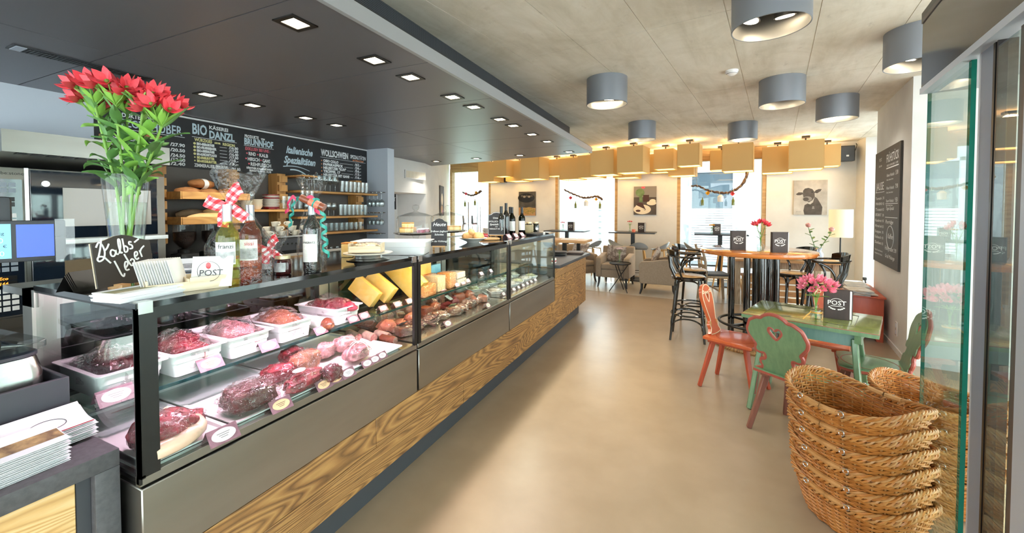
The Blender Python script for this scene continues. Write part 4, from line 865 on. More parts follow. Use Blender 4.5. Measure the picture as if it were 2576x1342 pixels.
# --- hand-lettered sign
def strokes(parent,polys,M,r,m,name='lettering'):
    mb=MB()
    for p in polys: mb.tube([M@Vector((a,b,0)) for a,b,_ in smooth([(x,y,0) for x,y in p],5)],r,6,flat=.35,ref=(M.to_3x3()@Vector((1,0,0)))[:])
    return obj(name,mb,m,parent)
KL=[[(.02,.60),(.07,.78),(.10,.93),(.115,.97)],[(.005,.80),(.06,.90),(.11,.83),(.13,.70),(.10,.57),(.03,.52),(.0,.56),(.03,.61),(.10,.60),(.16,.52),(.2,.46)],[(.13,.72),(.18,.78),(.215,.86)],
[(.30,.70),(.25,.73),(.22,.68),(.23,.61),(.27,.60),(.30,.65),(.31,.72),(.315,.64),(.35,.63)],[(.36,.64),(.40,.78),(.40,.92),(.375,.93),(.37,.80),(.39,.66),(.42,.66)],[(.45,.95),(.455,.80),(.46,.67),(.50,.67),(.52,.74),(.48,.79),(.46,.76)],[(.60,.86),(.56,.87),(.555,.82),(.60,.79),(.60,.73),(.55,.72)],[(.65,.85),(.74,.92)],
[(.26,.50),(.30,.36),(.345,.20),(.38,.16),(.40,.22)],[(.42,.32),(.47,.38),(.48,.44),(.44,.45),(.42,.36),(.44,.28),(.49,.29)],[(.44,.62),(.48,.50),(.53,.37),(.57,.38),(.60,.46),(.56,.50),(.53,.46)],[(.62,.54),(.67,.58),(.67,.64),(.63,.63),(.62,.54),(.65,.48),(.69,.51)],[(.72,.67),(.735,.60),(.75,.52)],[(.725,.62),(.76,.70),(.82,.76)]]
a_=Vector((-1.769,0.637,1.280)); b_=Vector((-1.817,0.813,1.280)); ex=(b_-a_); Wd=ex.length; ang=math.atan2(ex.y,ex.x)
sg=thing('chalk_sign','small black chalk sign reading Kalbsleber on the counter top','sign',tuple(a_),ang)
hs=Wd*.93; M=Matrix.Translation((0,0,.012))@Matrix.Rotation(R(90-9),4,'X')
pr=[(0,0),(Wd,0),(Wd,hs*.86),(Wd*.78,hs*.93),(Wd*.62,hs*1.0),(Wd*.5,hs*1.02),(Wd*.38,hs*1.0),(Wd*.22,hs*.93),(0,hs*.88)]
obj('panel',MB().prism([(x,y) for x,y in pr],-.005,0,'XY',M),'slate_brown',sg); obj('back_edge',MB().prism([(x-.002,y) for x,y in pr],-.0075,-.005,'XY',M),'wood_light',sg)
for q in (.32,.78): obj('foot',MB().cbox((Wd*q,-.004,.009),(.028,.06,.018)),'wood_oak',sg,'small wooden foot',bev=.002)
strokes(sg,[[(x*Wd*1.0+.01,y*hs*.98+.002) for x,y in p] for p in KL],M@Matrix.Translation((0,0,.0006)),.0028,'chalk')
# --- black folded tag holders
t=thing('tag_holder_stack','stack of black folded price-tag holders at the back corner of the counter','holder',(-1.880,0.645,1.280),R(20))
for k in range(4):
    o=obj('holder',MB().beam((-.03,0,.0),(0,0,.05),.11,.0015,up=(1,0,0)) if False else MB().add([(-.032,-.06,0),(-.032,.06,0),(0,-.06,.055),(0,.06,.055),(.032,-.06,0),(.032,.06,0)],[(0,1,3,2),(2,3,5,4)]),'black',t,loc=(0,.004*k,.0035*k))
# --- tall glass vase with red alstroemeria
VX,VY=(-2.070,0.835,1.280)[:2]
vz=thing('tall_glass_vase','tall conical glass vase with water on the counter top behind the chalk sign','vase',(VX,VY,CT))
obj('glass_body',MB().lathe([(0,.0),(.042,0),(.043,.012),(.073,.41),(.0715,.41)],36),'glass_clear',vz); obj('glass_foot',MB().lathe([(0,0),(.0415,0),(.042,.02),(0,.021)],28),'glass_clear',vz); obj('water',MB().lathe([(0,.022),(.041,.022),(.0625,.30),(0,.30)],28),'water',vz)
random.seed(5)
mat('leaf_dark','6A9A52',.42,c2='527F42',ns=9,coat=.15); mat('leaf_lite','92C454',.42,c2='76AC48',ns=9,coat=.15); mat('stem_thick','86B04A',.45,c2='6E9C3C',ns=10)
ss=[(-.145,.02,.615,'leftmost'),(-.085,-.04,.65,'left of centre at the back'),(-.03,.04,.635,'centre left'),(.02,-.05,.65,'centre'),(.065,.03,.63,'centre right'),(.11,-.02,.635,'right of centre'),(.15,.03,.60,'right'),(.185,-.01,.575,'rightmost')]
cr=Vector((math.cos(R(24.2)),math.sin(R(24.2)),0)); cf=Vector((-math.sin(R(24.2)),math.cos(R(24.2)),0))
for k,(dx,dy,h,w_) in enumerate(ss):
    t=thing('alstroemeria_stem','red alstroemeria stem with long leaves in the tall vase, %s'%w_,'flower',(VX,VY,CT+.024),0,'red alstroemeria in the tall vase')
    b0_=cr*(-.02*math.copysign(1,dx)*(.4+.1*k%1))+cf*(.012*((k%3)-1)); mid=cr*dx*.30+cf*dy*.3+Vector((0,0,.33)); top=cr*dx*.85+cf*dy+Vector((0,0,h))
    path=smooth([b0_,b0_*.5+mid*.5+Vector((0,0,-.005)),mid,mid*.45+top*.55,top],5); obj('stem',MB().tube(path,[.0062-.002*i/len(path) for i in range(len(path))],8),'stem_thick',t)
    n=len(path)
    for q in range(10):
        i=int(n*(.44+.052*q)); i=min(i,n-2); az=q*2.4+k*1.3; L=random.uniform(.11,.17)
        leaf(t,path[i],az,random.uniform(.0,1.1),round(L,2),.036,round(random.choice((.3,.9,1.5)),1),'leaf_lite' if (q+k)%3==0 else 'leaf_dark',random.uniform(-.5,.5))
    for q in range(6):
        a=q*2*PI/6+k; e=top+(cr*math.cos(a)+cf*math.sin(a))*(.05 if q else .0)+Vector((0,0,.062+.012*((q+k)%2)))
        obj('pedicel',MB().tube([top,top*.4+e*.6+Vector((0,0,-.01)),e],.0022,6),'stem_green',t); leaf(t,top,a+.5,.75,.09,.026,.3,'leaf_lite')
        blossom(t,e,(cr*math.cos(a)+cf*math.sin(a))*.9+Vector((0,0,.55))-cf*.35,.060,'petal_red',6,curl=.35)
# --- brochures lying in front of the sign
mat('print_photo','B9A98C',.4,c2='6E7A4A',ns=12); mat('print_white','F3F4F6',.35)
p0=(-1.562,0.663,1.280)
for k in range(8):
    t=thing('brochure','glossy brochure in the flat pile before the chalk sign, %s from below'%['lowest','second','third','fourth','fifth','sixth','seventh','topmost'][k],'brochure',(p0[0]+.004*math.sin(k),p0[1]+.004*math.cos(2*k),CT+.0035*k),R(100+2*math.sin(3*k)),'brochures on the counter top')
    obj('pages',MB().box(-.095,.095,-.055,.055,0,.0033),'print_white',t); 
    if k==7: obj('cover_print',MB().box(-.09,.09,-.025,.025,.0033,.0038),'print_photo',t)
# --- wooden box of POST cards
p0=(-1.565,0.786,1.280)
bx=thing('card_box','pale wooden box holding white POST cards on the counter top','box',(p0[0],p0[1],CT),R(72))
obj('box_body',MB().box(-.105,.105,-.05,.05,0,.004).box(-.105,.105,-.052,-.047,0,.032).box(-.105,.105,.047,.052,0,.045).box(-.108,-.103,-.05,.05,0,.045).box(.103,.108,-.05,.05,0,.045).box(-.004,.0,-.05,.05,0,.04),'wood_light',bx); obj('front_rail',MB().box(-.0,.108,-.058,-.053,.03,.045),'wood_light',bx)
for k in range(14): 
    o=one('flyer',MB().box(-.05,.05,-.0006,.0006,0,.105),'white_paper' if k%3 else 'print_white','white flyer standing in the wooden box, %s from the left end'%['first','second','third','fourth','fifth','sixth','seventh','eighth','ninth','tenth','eleventh','twelfth','thirteenth','fourteenth'][k],'flyer','flyers in the wooden box',loc=(p0[0]+(-.090+.0062*k)*math.cos(R(72)),p0[1]+(-.090+.0062*k)*math.sin(R(72)),CT+.0045),rot=(R(-14),0,R(72+62)))
pc=thing('post_card','white POST card leaning at the front of the wooden box','card',(p0[0]+.055,p0[1]+.045,CT+.005),R(38)); M=Matrix.Rotation(R(-12),4,'X')
obj('card',MB().box(-.062,.062,-.001,.0,0,.105,M),'white_paper',pc); txt('POST',.03,pc,(0,-.0015,.038),(R(90-12),0,0),'charcoal','CENTER'); obj('emblem',MB().ell((0,-.016,.075),(.008,.0008,.011),10,6),'red_china',pc); obj('emblem_ring',MB().tube([(.034*math.cos(a),-.0016-.0125,.055+.034*math.sin(a)) for a in [k*PI/16 for k in range(32)]],.0008,4,closed=True),'charcoal',pc)
# --- bottles and gift wraps
glass('wine_white','E3E7A0',1.3,haze=.06,hazec='D9D67A'); glass('wine_rose','E6A582',1.3,haze=.10,hazec='C4694A'); glass('wine_green','39471F',1.3,haze=.25,hazec='10160A'); mat('wine_dark','0D100C',.07,spec=.7,coat=.8); mat('capsule','BFC4CC',.3,.7); mat('capsule_black','151518',.3); mat('label_white','F2F2EE',.6); mat('label_photo','8C8F90',.6,c2='D8DADA',ns=25)
def bottle(n,l,loc,mm,cap,h=.30,r=.037,label='label_white',lz=(.06,.15),text=None,grp=None,photo=False,rz=0):
    t=thing(n,l,'bottle',loc,rz,grp); k=h/.3
    obj('glass_body',MB().lathe([(0,0),(r*.95,0),(r,.006),(r,.175*k),(r*.92,.195*k),(r*.5,.222*k),(.0145,.24*k),(.0135,.29*k),(.0135,.30*k),(0,.30*k)],28),mm,t)
    obj('capsule',MB().lathe([(.0146,.235*k),(.0146,.303*k),(0,.303*k)],20),cap,t)
    if label:
        fa=R(58); lb=obj('label',MB().sheet(lambda u,v:((r+.0006)*math.sin((u-.5)*2*fa),-(r+.0006)*math.cos((u-.5)*2*fa),lz[0]+(lz[1]-lz[0])*v),12,1),label,t)
        if photo: obj('label_picture',MB().sheet(lambda u,v:((r+.001)*math.sin((u-.5)*1.9*fa),-(r+.001)*math.cos((u-.5)*1.9*fa),lz[0]+.006+(lz[1]-lz[0])*.5*v),12,1),'label_photo',t)
        if text: txt(text[0],text[1],t,(text[2],-r-.003,text[3]),FY,text[4] if len(text)>4 else 'charcoal','CENTER')
    return t
yawc=R(24.2)
p0=(-1.520,0.894,1.280); bottle('wine_bottle','white wine bottle labelled fränzi in the gift wrap',(p0[0],p0[1],CT+.001),'wine_white','capsule',.285,.036,'label_white',(.075,.155),('fränzi',.022,.008,.133),'gift-wrapped wine bottles',True,yawc+.25)
p1=(-1.571,1.008,1.280); bottle('wine_bottle','rosé wine bottle labelled sissi in the gift wrap',(p1[0],p1[1],CT+.001),'wine_rose','capsule',.285,.037,'label_white',(.075,.155),('sissi',.022,.01,.133,'chalk_red'),'gift-wrapped wine bottles',True,yawc+.2)
p2=(-1.509,1.235,1.280); bottle('wine_bottle','dark wine bottle labelled PONGRATZ in its own gift wrap',(p2[0],p2[1],CT+.001),'wine_dark','capsule',.31,.036,'label_white',(.045,.165),('PONGRATZ',.012,0,.125),'gift-wrapped wine bottles',False,yawc)
# gingham
m,nt,b=newmat('gingham'); v=coords(nt,(1,1,1),(0,R(45),R(30)))
ck=[]
for ax in range(2):
    sp_=nt.nodes.new('ShaderNodeSeparateXYZ'); nt.links.new(v,sp_.inputs[0]); mm_=nt.nodes.new('ShaderNodeMath'); mm_.operation='MULTIPLY'; mm_.inputs[1].default_value=95; nt.links.new(sp_.outputs[(0,2)[ax]],mm_.inputs[0])
    fr_=nt.nodes.new('ShaderNodeMath'); fr_.operation='PINGPONG'; fr_.inputs[1].default_value=1; nt.links.new(mm_.outputs[0],fr_.inputs[0]); ck.append(ramp(nt,fr_.outputs[0],[(.48,'FFFFFF'),(.52,'E8707A')]))
nt.links.new(mixc(nt,1.0,ck[0],ck[1],'MULTIPLY'),b.inputs['Base Color']); b.inputs['Roughness'].default_value=.8
def bow(t,c,s,ph=0,m='gingham'):
    X_,Y_=Vector((math.cos(yawc),math.sin(yawc),0)),Vector((-math.sin(yawc),math.cos(yawc),0)); c=Vector(c)
    def rib(pts,w,name):
        P=smooth([c+X_*a*s+Vector((0,0,z*s))+Y_*y*s for a,y,z in pts],5); n=len(P)-1
        def f(u,v):
            i=round(u*n); tt=(P[min(i+1,n)]-P[max(i-1,0)]).normalized(); nn=tt.cross(Y_).normalized(); wd=w*s*(.35+.65*min(1,u*3.0))
            return tuple(P[i]+nn*(v-.5)*wd+Y_*.012*s*math.sin(9*u+v*3))
        obj(name,MB().sheet(f,n,3,.001),m,t,label='red and white checked bow ribbon')
    rib([(0,-.01,0),(.16,-.08,.22),(.34,-.12,.46),(.44,-.08,.52)],.36,'bow_loop'); rib([(0,-.01,0),(-.25,-.06,.02),(-.48,-.1,.10),(-.60,-.06,.16)],.36,'bow_loop')
    rib([(0,-.02,0),(.2,-.08,-.10),(.42,-.1,-.26),(.58,-.08,-.38)],.32,'bow_tail'); rib([(0,-.02,0),(-.03,-.1,-.2),(-.06,-.12,-.42),(-.08,-.1,-.62)],.34,'bow_tail')
    obj('knot',MB().ell(tuple(c-Y_*.02*s),(.07*s,.06*s,.07*s),12,8,.2,3),m,t)
def bag(c,rx,ry,hn,ht,flare,name,label,seed,bowc=None,bs=.1,lob=9):
    t=thing(name,label,'gift wrap',c,yawc)
    def f(u,v):
        a=2*PI*u; z=v*ht
        if z<hn: q=z/hn; rr=1.0-.80*max(0,(q-.45)/.55)**1.4
        else: q=(z-hn)/(ht-hn); rr=.20+flare*q**.8
        w=1+.10*math.sin(a*lob+seed)*(.4+v)+.25*noise.noise(Vector((math.cos(a)*2,math.sin(a)*2,v*5+seed)))*(.25+.6*v)
        zz=z+(.05*ht*math.sin(a*3+seed)+.03*ht*math.sin(a*7)) *max(0,(v-.75)/.25)
        return (rx*rr*w*math.cos(a),ry*rr*w*math.sin(a),zz+.001)
    obj('film',MB().sheet(f,64,26),'cellophane',t,'crinkled clear cellophane')
    return t
mc=((p0[0]+p1[0])/2,(p0[1]+p1[1])/2,CT+.0005)
t=bag(mc,.118,.066,.275,.42,.62,'gift_wrap','cellophane wrap with checked bow around the two wine bottles',1.0)
t2=thing('checked_bow','red checked bow tying the wrap of the two wine bottles','bow',(0,0,0)); bow(t2,(mc[0]+.01,mc[1]-.045,CT+.285),.125)
t=bag((p2[0],p2[1],CT+.0005),.056,.056,.31,.40,.75,'gift_wrap','cellophane wrap around the dark wine bottle',4.0)
# chocolates and curling ribbon on that bottle
mat('choco_wrap','8A4A32',.25,coat=.6); mat('ribbon_coral','F0846A',.35); mat('ribbon_teal','1E9A8C',.3); mat('ribbon_magenta','D02058',.4)
X_=Vector((math.cos(yawc),math.sin(yawc),0)); Y_=Vector((-math.sin(yawc),math.cos(yawc),0)); c=Vector((p2[0],p2[1],CT+.30))-Y_*.04
t=thing('wrapped_chocolate','brown wrapped chocolate roll with coral band tied to the dark bottle','sweet',tuple(c+X_*.025),yawc)
obj('roll',MB().tube([(-.05,0,.022),(.05,0,-.022)],.016,12),'choco_wrap',t); obj('band',MB().tube([(-.012,0,.006),(.03,0,-.014)],.0175,12,cap=False),'ribbon_coral',t); obj('thin_ribbon',MB().tube([(.006,0,-.002),(.012,0,-.005)],.0182,12,cap=False),'ribbon_teal',t)
t=thing('curling_ribbon','teal and magenta curling ribbon on the dark bottle','ribbon',tuple(c),yawc)
def curl(x0,sgn,L,turns,m_,ph):
    obj('curl',MB().sheet(lambda u,v:(x0+sgn*.03*min(1,u*5)+.014*math.sin(turns*2*PI*u+ph)*min(1,u*4)+sgn*.02*u,-.012*math.cos(turns*2*PI*u),.01-L*u+.008*(v-.5)*2+.02*math.sin(PI*min(1,u*5))),48,1,.0004),m_,t)
curl(.03,1,.24,4.5,'ribbon_teal',0); curl(-.025,-1,.11,2.5,'ribbon_teal',1); curl(-.04,-1,.05,1.2,'ribbon_magenta',2); curl(.0,1,.06,1.2,'ribbon_magenta',.5)
# two gift jars with a bow
mat('jam','3A1214',.1,coat=.8); mat('lid_gold','CDBE9A',.35,.5)
p3=(-1.566,1.138,1.280); p4=(-1.693,1.165,1.280)
for p_,l in ((p3,'dark jam jar with gold lid and photo label before the dark bottle'),(p4,'second jam jar half hidden behind the checked bow')):
    t=thing('jam_jar',l,'jar',(p_[0],p_[1],CT+.001),yawc); obj('jar_body',MB().lathe([(0,0),(.03,0),(.032,.006),(.032,.055),(.027,.064),(0,.064)],24),'jam',t); obj('lid',MB().lathe([(0,.078),(.028,.078),(.029,.074),(.029,.064),(0,.064)],24),'lid_gold',t)
    obj('label',MB().sheet(lambda u,v:(.0325*math.sin((u-.5)*1.6),-.0325*math.cos((u-.5)*1.6),.012+.038*v),8,1),'label_photo',t)
t=bag(((p3[0]+p4[0])/2,(p3[1]+p4[1])/2,CT+.0005),.068,.045,.095,.185,.7,'gift_wrap','cellophane wrap around the two jam jars',7.0)
t2=thing('checked_bow','red checked bow tying the wrap of the jam jars','bow',(0,0,0)); bow(t2,((p3[0]+p4[0])/2+.02,(p3[1]+p4[1])/2-.045,CT+.105),.095)

# --- second half of the counter top
mat('cake','E9B765',.6,c2='F2D08A',ns=14,bs=.3); mat('cake_crust','C87A32',.6,c2='DB9A4A',ns=18); mat('cake_berry','8E3550',.5,c2='C27A8C',ns=30); mat('croissant','D49A5A',.6,c2='E8C08A',ns=20,bs=.4)
t=thing('wide_foot_plate','grey-white footed plate under the small wooden cheese box','plate',(-1.60,1.66,CT)); obj('foot',MB().lathe([(.11,0),(.112,.004),(.075,.012),(.07,.026),(.072,.03)],36),'steel_bright',t); obj('dish',MB().lathe([(0,.03),(.075,.03),(.125,.036),(.128,.04),(.12,.04),(.07,.036),(0,.036)],36),'porcelain',t)
t=thing('wooden_punnet','small pale wooden box with wrapped cheese on the footed plate','box',(-1.605,1.655,CT+.041),R(30))
obj('box_side',MB().box(-.085,.085,-.045,-.042,0,.035).box(-.085,.085,.042,.045,0,.035).box(-.085,-.082,-.045,.045,0,.05).box(.082,.085,-.045,.045,0,.05).box(-.085,.085,-.045,.045,0,.003),'wood_light',t); obj('contents',MB().ell((0,0,.03),(.075,.036,.018),20,10,.4,3,4),'cheese_pale',t); obj('film',MB().ell((0,0,.032),(.08,.04,.022),18,8,.5,4,5),'cling',t)
one('food_tray',tray_mb(.24,.46,.082,.006,.014,.03,.014),'white_plastic','large white food tray lying on the counter top behind the wooden box','tray',loc=(-1.68,1.96,CT+.001),rot=(0,0,R(24)))
t=thing('cake_slab','square of yellow cake standing behind the wooden cheese box','cake',(-1.80,1.72,CT),R(20)); obj('crumb',MB().box(-.035,.035,-.03,.03,0,.075),'cake',t,bev=.006); obj('crust',MB().box(-.035,.035,-.03,.03,.075,.083),'cake_crust',t,bev=.003)
def cake_stand(loc,l,cakes):
    t=thing('cake_stand',l,'cake stand',loc); obj('foot',MB().lathe([(.0,0),(.065,0),(.067,.005),(.03,.02),(.018,.04),(.024,.055),(.018,.07),(.03,.092),(0,.094)],32),'glass_clear',t)
    obj('plate',MB().lathe([(0,.094),(.12,.094),(.152,.103),(.155,.108),(.15,.108),(.118,.1),(0,.1)],40),'steel_bright',t)
    d=thing('glass_dome','clear glass cake dome with knob over the %s'%cakes,'dome',(loc[0],loc[1],loc[2]+.1085)); obj('bell',MB().lathe([(.13,0),(.132,.002),(.132,.10),(.124,.116),(.075,.134),(.02,.146),(.016,.15)],40),'glass_clear',d); obj('knob',MB().lathe([(.016,.148),(.01,.156),(.022,.168),(.026,.18),(.02,.194),(0,.199)],24),'glass_clear',d)
cake_stand((-1.80,2.33,CT),'glass cake stand with steel plate, the nearer of two','nearer cake stand'); cake_stand((-1.76,2.68,CT),'glass cake stand with steel plate, the farther of two behind the Heute sign','farther cake stand')
def slab(l,x,y,z,rz,top='cake_crust',m_='cake',s=(.05,.042,.03)):
    t=thing('cake_slice',l,'cake',(x,y,z),rz,'cake slices under the domes'); obj('crumb',MB().box(-s[0],s[0],-s[1],s[1],0,s[2]),m_,t,bev=.005); obj('topping',MB().box(-s[0],s[0],-s[1],s[1],s[2],s[2]+.006),top,t,bev=.003)
zc=CT+.109
slab('yellow cake slice lowest under the nearer dome',-1.845,2.30,zc,.4); slab('yellow cake slice lying on the other under the nearer dome',-1.85,2.305,zc+.037,.7,s=(.042,.036,.028)); slab('berry cake slice left under the nearer dome',-1.755,2.37,zc,.4,'chalk','cake_berry',(.03,.03,.022)); slab('berry cake slice right under the nearer dome',-1.735,2.305,zc,.5,'chalk','cake_berry',(.025,.03,.022)); slab('yellow cake slice in front under the farther dome',-1.80,2.66,zc,.3); slab('yellow cake slice behind under the farther dome',-1.71,2.69,zc,.9)
# chalk signs
def easel(l,loc,rz,w,h,lines,frame=False,m_='slate'):
    t=thing('easel_chalkboard',l,'chalkboard',loc,rz); M=Matrix.Translation((0,0,.03))@Matrix.Rotation(R(90-10),4,'X')
    P=[(-w/2,0),(w/2,0),(w/2,h*.86),(w*.32,h*.9),(w*.2,h*.97),(0,h),(-w*.2,h*.97),(-w*.32,h*.9),(-w/2,h*.86)]
    bd=obj('board',MB().prism(P,-.006,0,'XY',M),m_,t)
    if frame: obj('chalk_border',MB().tube([M@Vector((x*.94,y*.95+.006,.0005)) for x,y in P],.0018,4,closed=True),'chalk',bd)
    for sx in (-1,1): obj('easel_leg',MB().beam((sx*w*.33,.0,0),(sx*w*.3,.062,h*.8),.012,.008),'wood_oak',t)
    obj('easel_leg',MB().beam((0,.10,0),(0,.035,h*.7),.012,.008),'wood_oak',t); obj('ledge',MB().cbox((0,-.006,.027),(w*.8,.03,.008)),'wood_oak',t)
    for s_,sz,y,sh,mm in lines:
        p=M@Vector((0,y*h,.0008)); txt(s_,sz,bd,tuple(p),(R(80),0,0),mm,'CENTER',sh)
    return t
easel('dark easel board reading Heute Erdbeer-Joghurt Schnitte in front of the cake domes',(-1.535,2.23,CT),R(28),.105,.185,[('Heute',.034,.72,.3,'chalk'),('Erdbeer-Joghurt',.0175,.50,.15,'chalk'),('Schnitte',.0185,.38,.15,'chalk'),('(in der Kühlung)',.0165,.14,.15,'chalk')])
easel('grey easel board with white border reading WOLLSCHWEIN Spezialitäten beside the wine bottles',(-1.70,3.42,CT),R(24),.165,.225,[('Unsere',.024,.70,.2,'chalk'),('WOLLSCHWEIN',.0205,.55,0,'chalk'),('Spezialitäten',.026,.42,.3,'chalk'),('vom',.014,.34,0,'chalk'),('WEINGUT KRISPEL',.016,.24,0,'chalk')],True)
# beer taps
t=thing('beer_tap_tower','pair of chrome beer tap columns behind the croissants','tap',(-1.92,3.30,CT))
for k,x in enumerate((0,.075)):
    c=obj('column',MB().cyl((x,x*.5,0),(x,x*.5,.345),.018,n=20),'chrome',t); obj('spout',MB().tube(smooth([(x,x*.5,.14),(x-.05,x*.5-.02,.14),(x-.06,x*.5-.025,.12),(x-.062,x*.5-.025,.07)],3),.008,8),'chrome',c); obj('tap_handle',MB().cyl((x-.055,x*.5-.022,.14),(x-.06,x*.5-.024,.215),.008,n=10),'black',c)
# bowl of croissants, plates, napkins
p_=(-1.664,2.911,1.280); t=thing('footed_bowl','white shallow bowl of croissants on the counter top','bowl',(p_[0],p_[1],CT)); obj('bowl',MB().lathe([(0,0),(.05,0),(.055,.008),(.1,.028),(.12,.036),(.118,.039),(.095,.032),(.04,.012),(0,.011)],32),'porcelain',t)
for k in range(6):
    a=k*1.05; rr=.05 if k<5 else 0
    o=one('croissant',MB().tube(smooth([(-.05,.012,.0),(-.028,-.006,.006),(0,-.012,.01),(.028,-.006,.006),(.05,.012,0)],4),[.006,.01,.015,.019,.022,.024,.026,.027,.028,.027,.026,.024,.022,.019,.015,.01,.006],10),'croissant','golden croissant in the white bowl, %s'%['toward the camera','at the tap side','at the back','at the far side','near the sign','lying on top'][k],'croissant','croissants in the white bowl',loc=(p_[0]+rr*math.cos(a),p_[1]+rr*math.sin(a),CT+.05+(.03 if k==5 else 0)),rot=(.2,.1,a))
def pstack(n,loc,r,m_,l,g,dz=.008,alt=None):
    pm=None
    for k in range(n):
        mm=alt if alt and k in (0,1,n-1,n-4) else m_
        mb=MB().lathe([(0,0),(r*.6,0),(r*.68,.003),(r,.010),(r,.0125),(r*.66,.006),(0,.004)],28)
        o=one('plate',mb,mm,'%s, %s from below'%(l,['first','second','third','fourth','fifth','sixth','seventh','eighth','ninth','tenth','eleventh','twelfth','thirteenth','fourteenth','fifteenth','sixteenth'][k]),'plate',g,loc=(loc[0]+.003*math.sin(k*2.1),loc[1]+.003*math.cos(k*1.7),loc[2]+dz*k))
pstack(9,(-1.93,3.72,CT),.075,'porcelain','grey-white plate in the pile left of the Wollschwein board','plates left of the Wollschwein board',.0085,'porcelain')
pstack(13,(-1.718,4.243,1.280),.075,'cheese_pale','tan-rimmed plate in the pile between wine bottles and jars','plates behind the wine bottles',.0075)
one('napkin_pile',MB().cbox((0,0,.02),(.14,.16,.04)),'red_china','pile of red napkins behind the Wollschwein board','napkins',loc=(-1.86,3.42,CT),rot=(0,0,.4),bev=.006)
one('bread_board',MB().lathe([(0,0),(.1,0),(.104,.008),(.1,.016),(0,.016)],28),'wood_oak','round wooden board beside the croissant bowl','board',loc=(-1.68,3.22,CT))
bl=[((-1.676,3.478,1.280),'wine_dark',None,.30,'black wine bottle nearest the Wollschwein board'),((-1.682,3.599,1.280),'wine_dark',None,.335,'tallest black wine bottle behind the Wollschwein board'),((-1.834,4.028,1.280),'wine_dark',None,.30,'dark wine bottle half hidden in the bottle group'),((-1.730,3.849,1.280),'wine_green','label_white',.295,'green wine bottle with plain white label, left of two'),((-1.687,4.016,1.280),'wine_green','label_white',.295,'green wine bottle with plain white label, right of two')]
for k,(p_,mm,lb,h,l) in enumerate(bl):
    f=[1,1.03,1.02,1,1][k]; bottle('wine_bottle',l,(p_[0]*f,p_[1]*f,CT+.001),mm,'capsule_black',h,.037,lb,(.05,.15),None,'wine bottles on the counter top',False,R(24))
for k,(x,l) in enumerate((((-1.75,4.20),'small dark preserve jar nearest the plates'),((-1.71,4.285),'small dark preserve jar in the middle of three'),((-1.66,4.37),'small dark preserve jar farthest along the counter'))):
    t=thing('preserve_jar',l,'jar',(x[0],x[1],CT+.001),R(24)); obj('jar_body',MB().lathe([(0,0),(.036,0),(.038,.006),(.038,.10),(.033,.112),(0,.112)],24),'wine_dark',t); obj('lid',MB().lathe([(.034,.112),(.034,.128),(0,.128)],24),'lid_gold',t); obj('badge',MB().ell((.01,-.0375,.05),(.016,.002,.016),14,6),'chalk',t)
t=thing('card_tray','flat dark tray with a white card at the counter end','tray',(-1.56,4.12,CT),R(4)); obj('tray',MB().box(-.06,.06,-.18,.18,0,.02),'black',t,bev=.003); obj('card',MB().box(.0605,.062,.06,.15,0,.022),'white_paper',t)
for k in range(3):
    o=dup(tg,(-1.55,3.42+.16*k+.0,CT),0,'folded price tag with white oval lying on the counter top, %s of three'%['first','second','third'][k],None,1.1)
one('saucer',MB().lathe([(0,0),(.04,0),(.07,.012),(.072,.016),(.04,.005),(0,.004)],24),'porcelain','small white saucer at the far end of the counter top','saucer',loc=(-1.545,4.36,CT))
# papers and red folder behind the wooden card box
t=thing('paper_sheets','loose white printed sheets leaning at the back of the counter','paper',(-2.02,.985,CT),R(60)); M=Matrix.Rotation(R(20),4,'X')
for k in range(3): obj('sheet',MB().box(-.11,.11,0,.12,0,.0006,Matrix.Translation((.006*k,0,.003*k))@M),'blue_white',t)
for k in range(4): obj('print_line',MB().box(-.05+.01*k,.05,.06-.012*k,.063-.012*k,.0075,.0079,M),'charcoal',t)
t=thing('red_folder','dark red box folder behind the card box','folder',(-1.97,1.16,CT),R(66)); obj('cover',MB().box(-.11,.11,-.05,.05,0,.05),'red_china',t,bev=.004); obj('pages',MB().box(-.107,.107,-.052,.046,.006,.044),'white_paper',t)
# end worktop: dark plates, menus, small carton
WZ=.9055
for k in range(3): one('dark_plate',MB().lathe([(0,0),(.08,0),(.125,.012),(.128,.018),(.12,.018),(.078,.006),(0,.006)],32),'charcoal','dark slate-coloured plate on the counter end, %s of three'%['lowest','middle','topmost'][k],'plate','dark plates on the counter end',loc=(-1.74+.004*k,5.46,WZ+.02*k))
for k in range(2): one('menu_folder',MB().cbox((0,0,.008),(.22,.30,.014)),'menu_brown','flat brown menu folder on the counter end, %s one'%['lower','upper'][k],'menu','menu folders on the counter end',loc=(-1.565,5.76,WZ+.0152*k),rot=(0,0,.1+.1*k),bev=.003)
t=thing('small_carton','small white and red carton at the glass end of the worktop','carton',(-1.52,4.62,WZ)); obj('carton',MB().box(-.02,.02,-.03,.03,0,.06),'white_paper',t); obj('red_band',MB().box(-.0205,.0205,-.0305,.0305,.02,.035),'red_china',t)

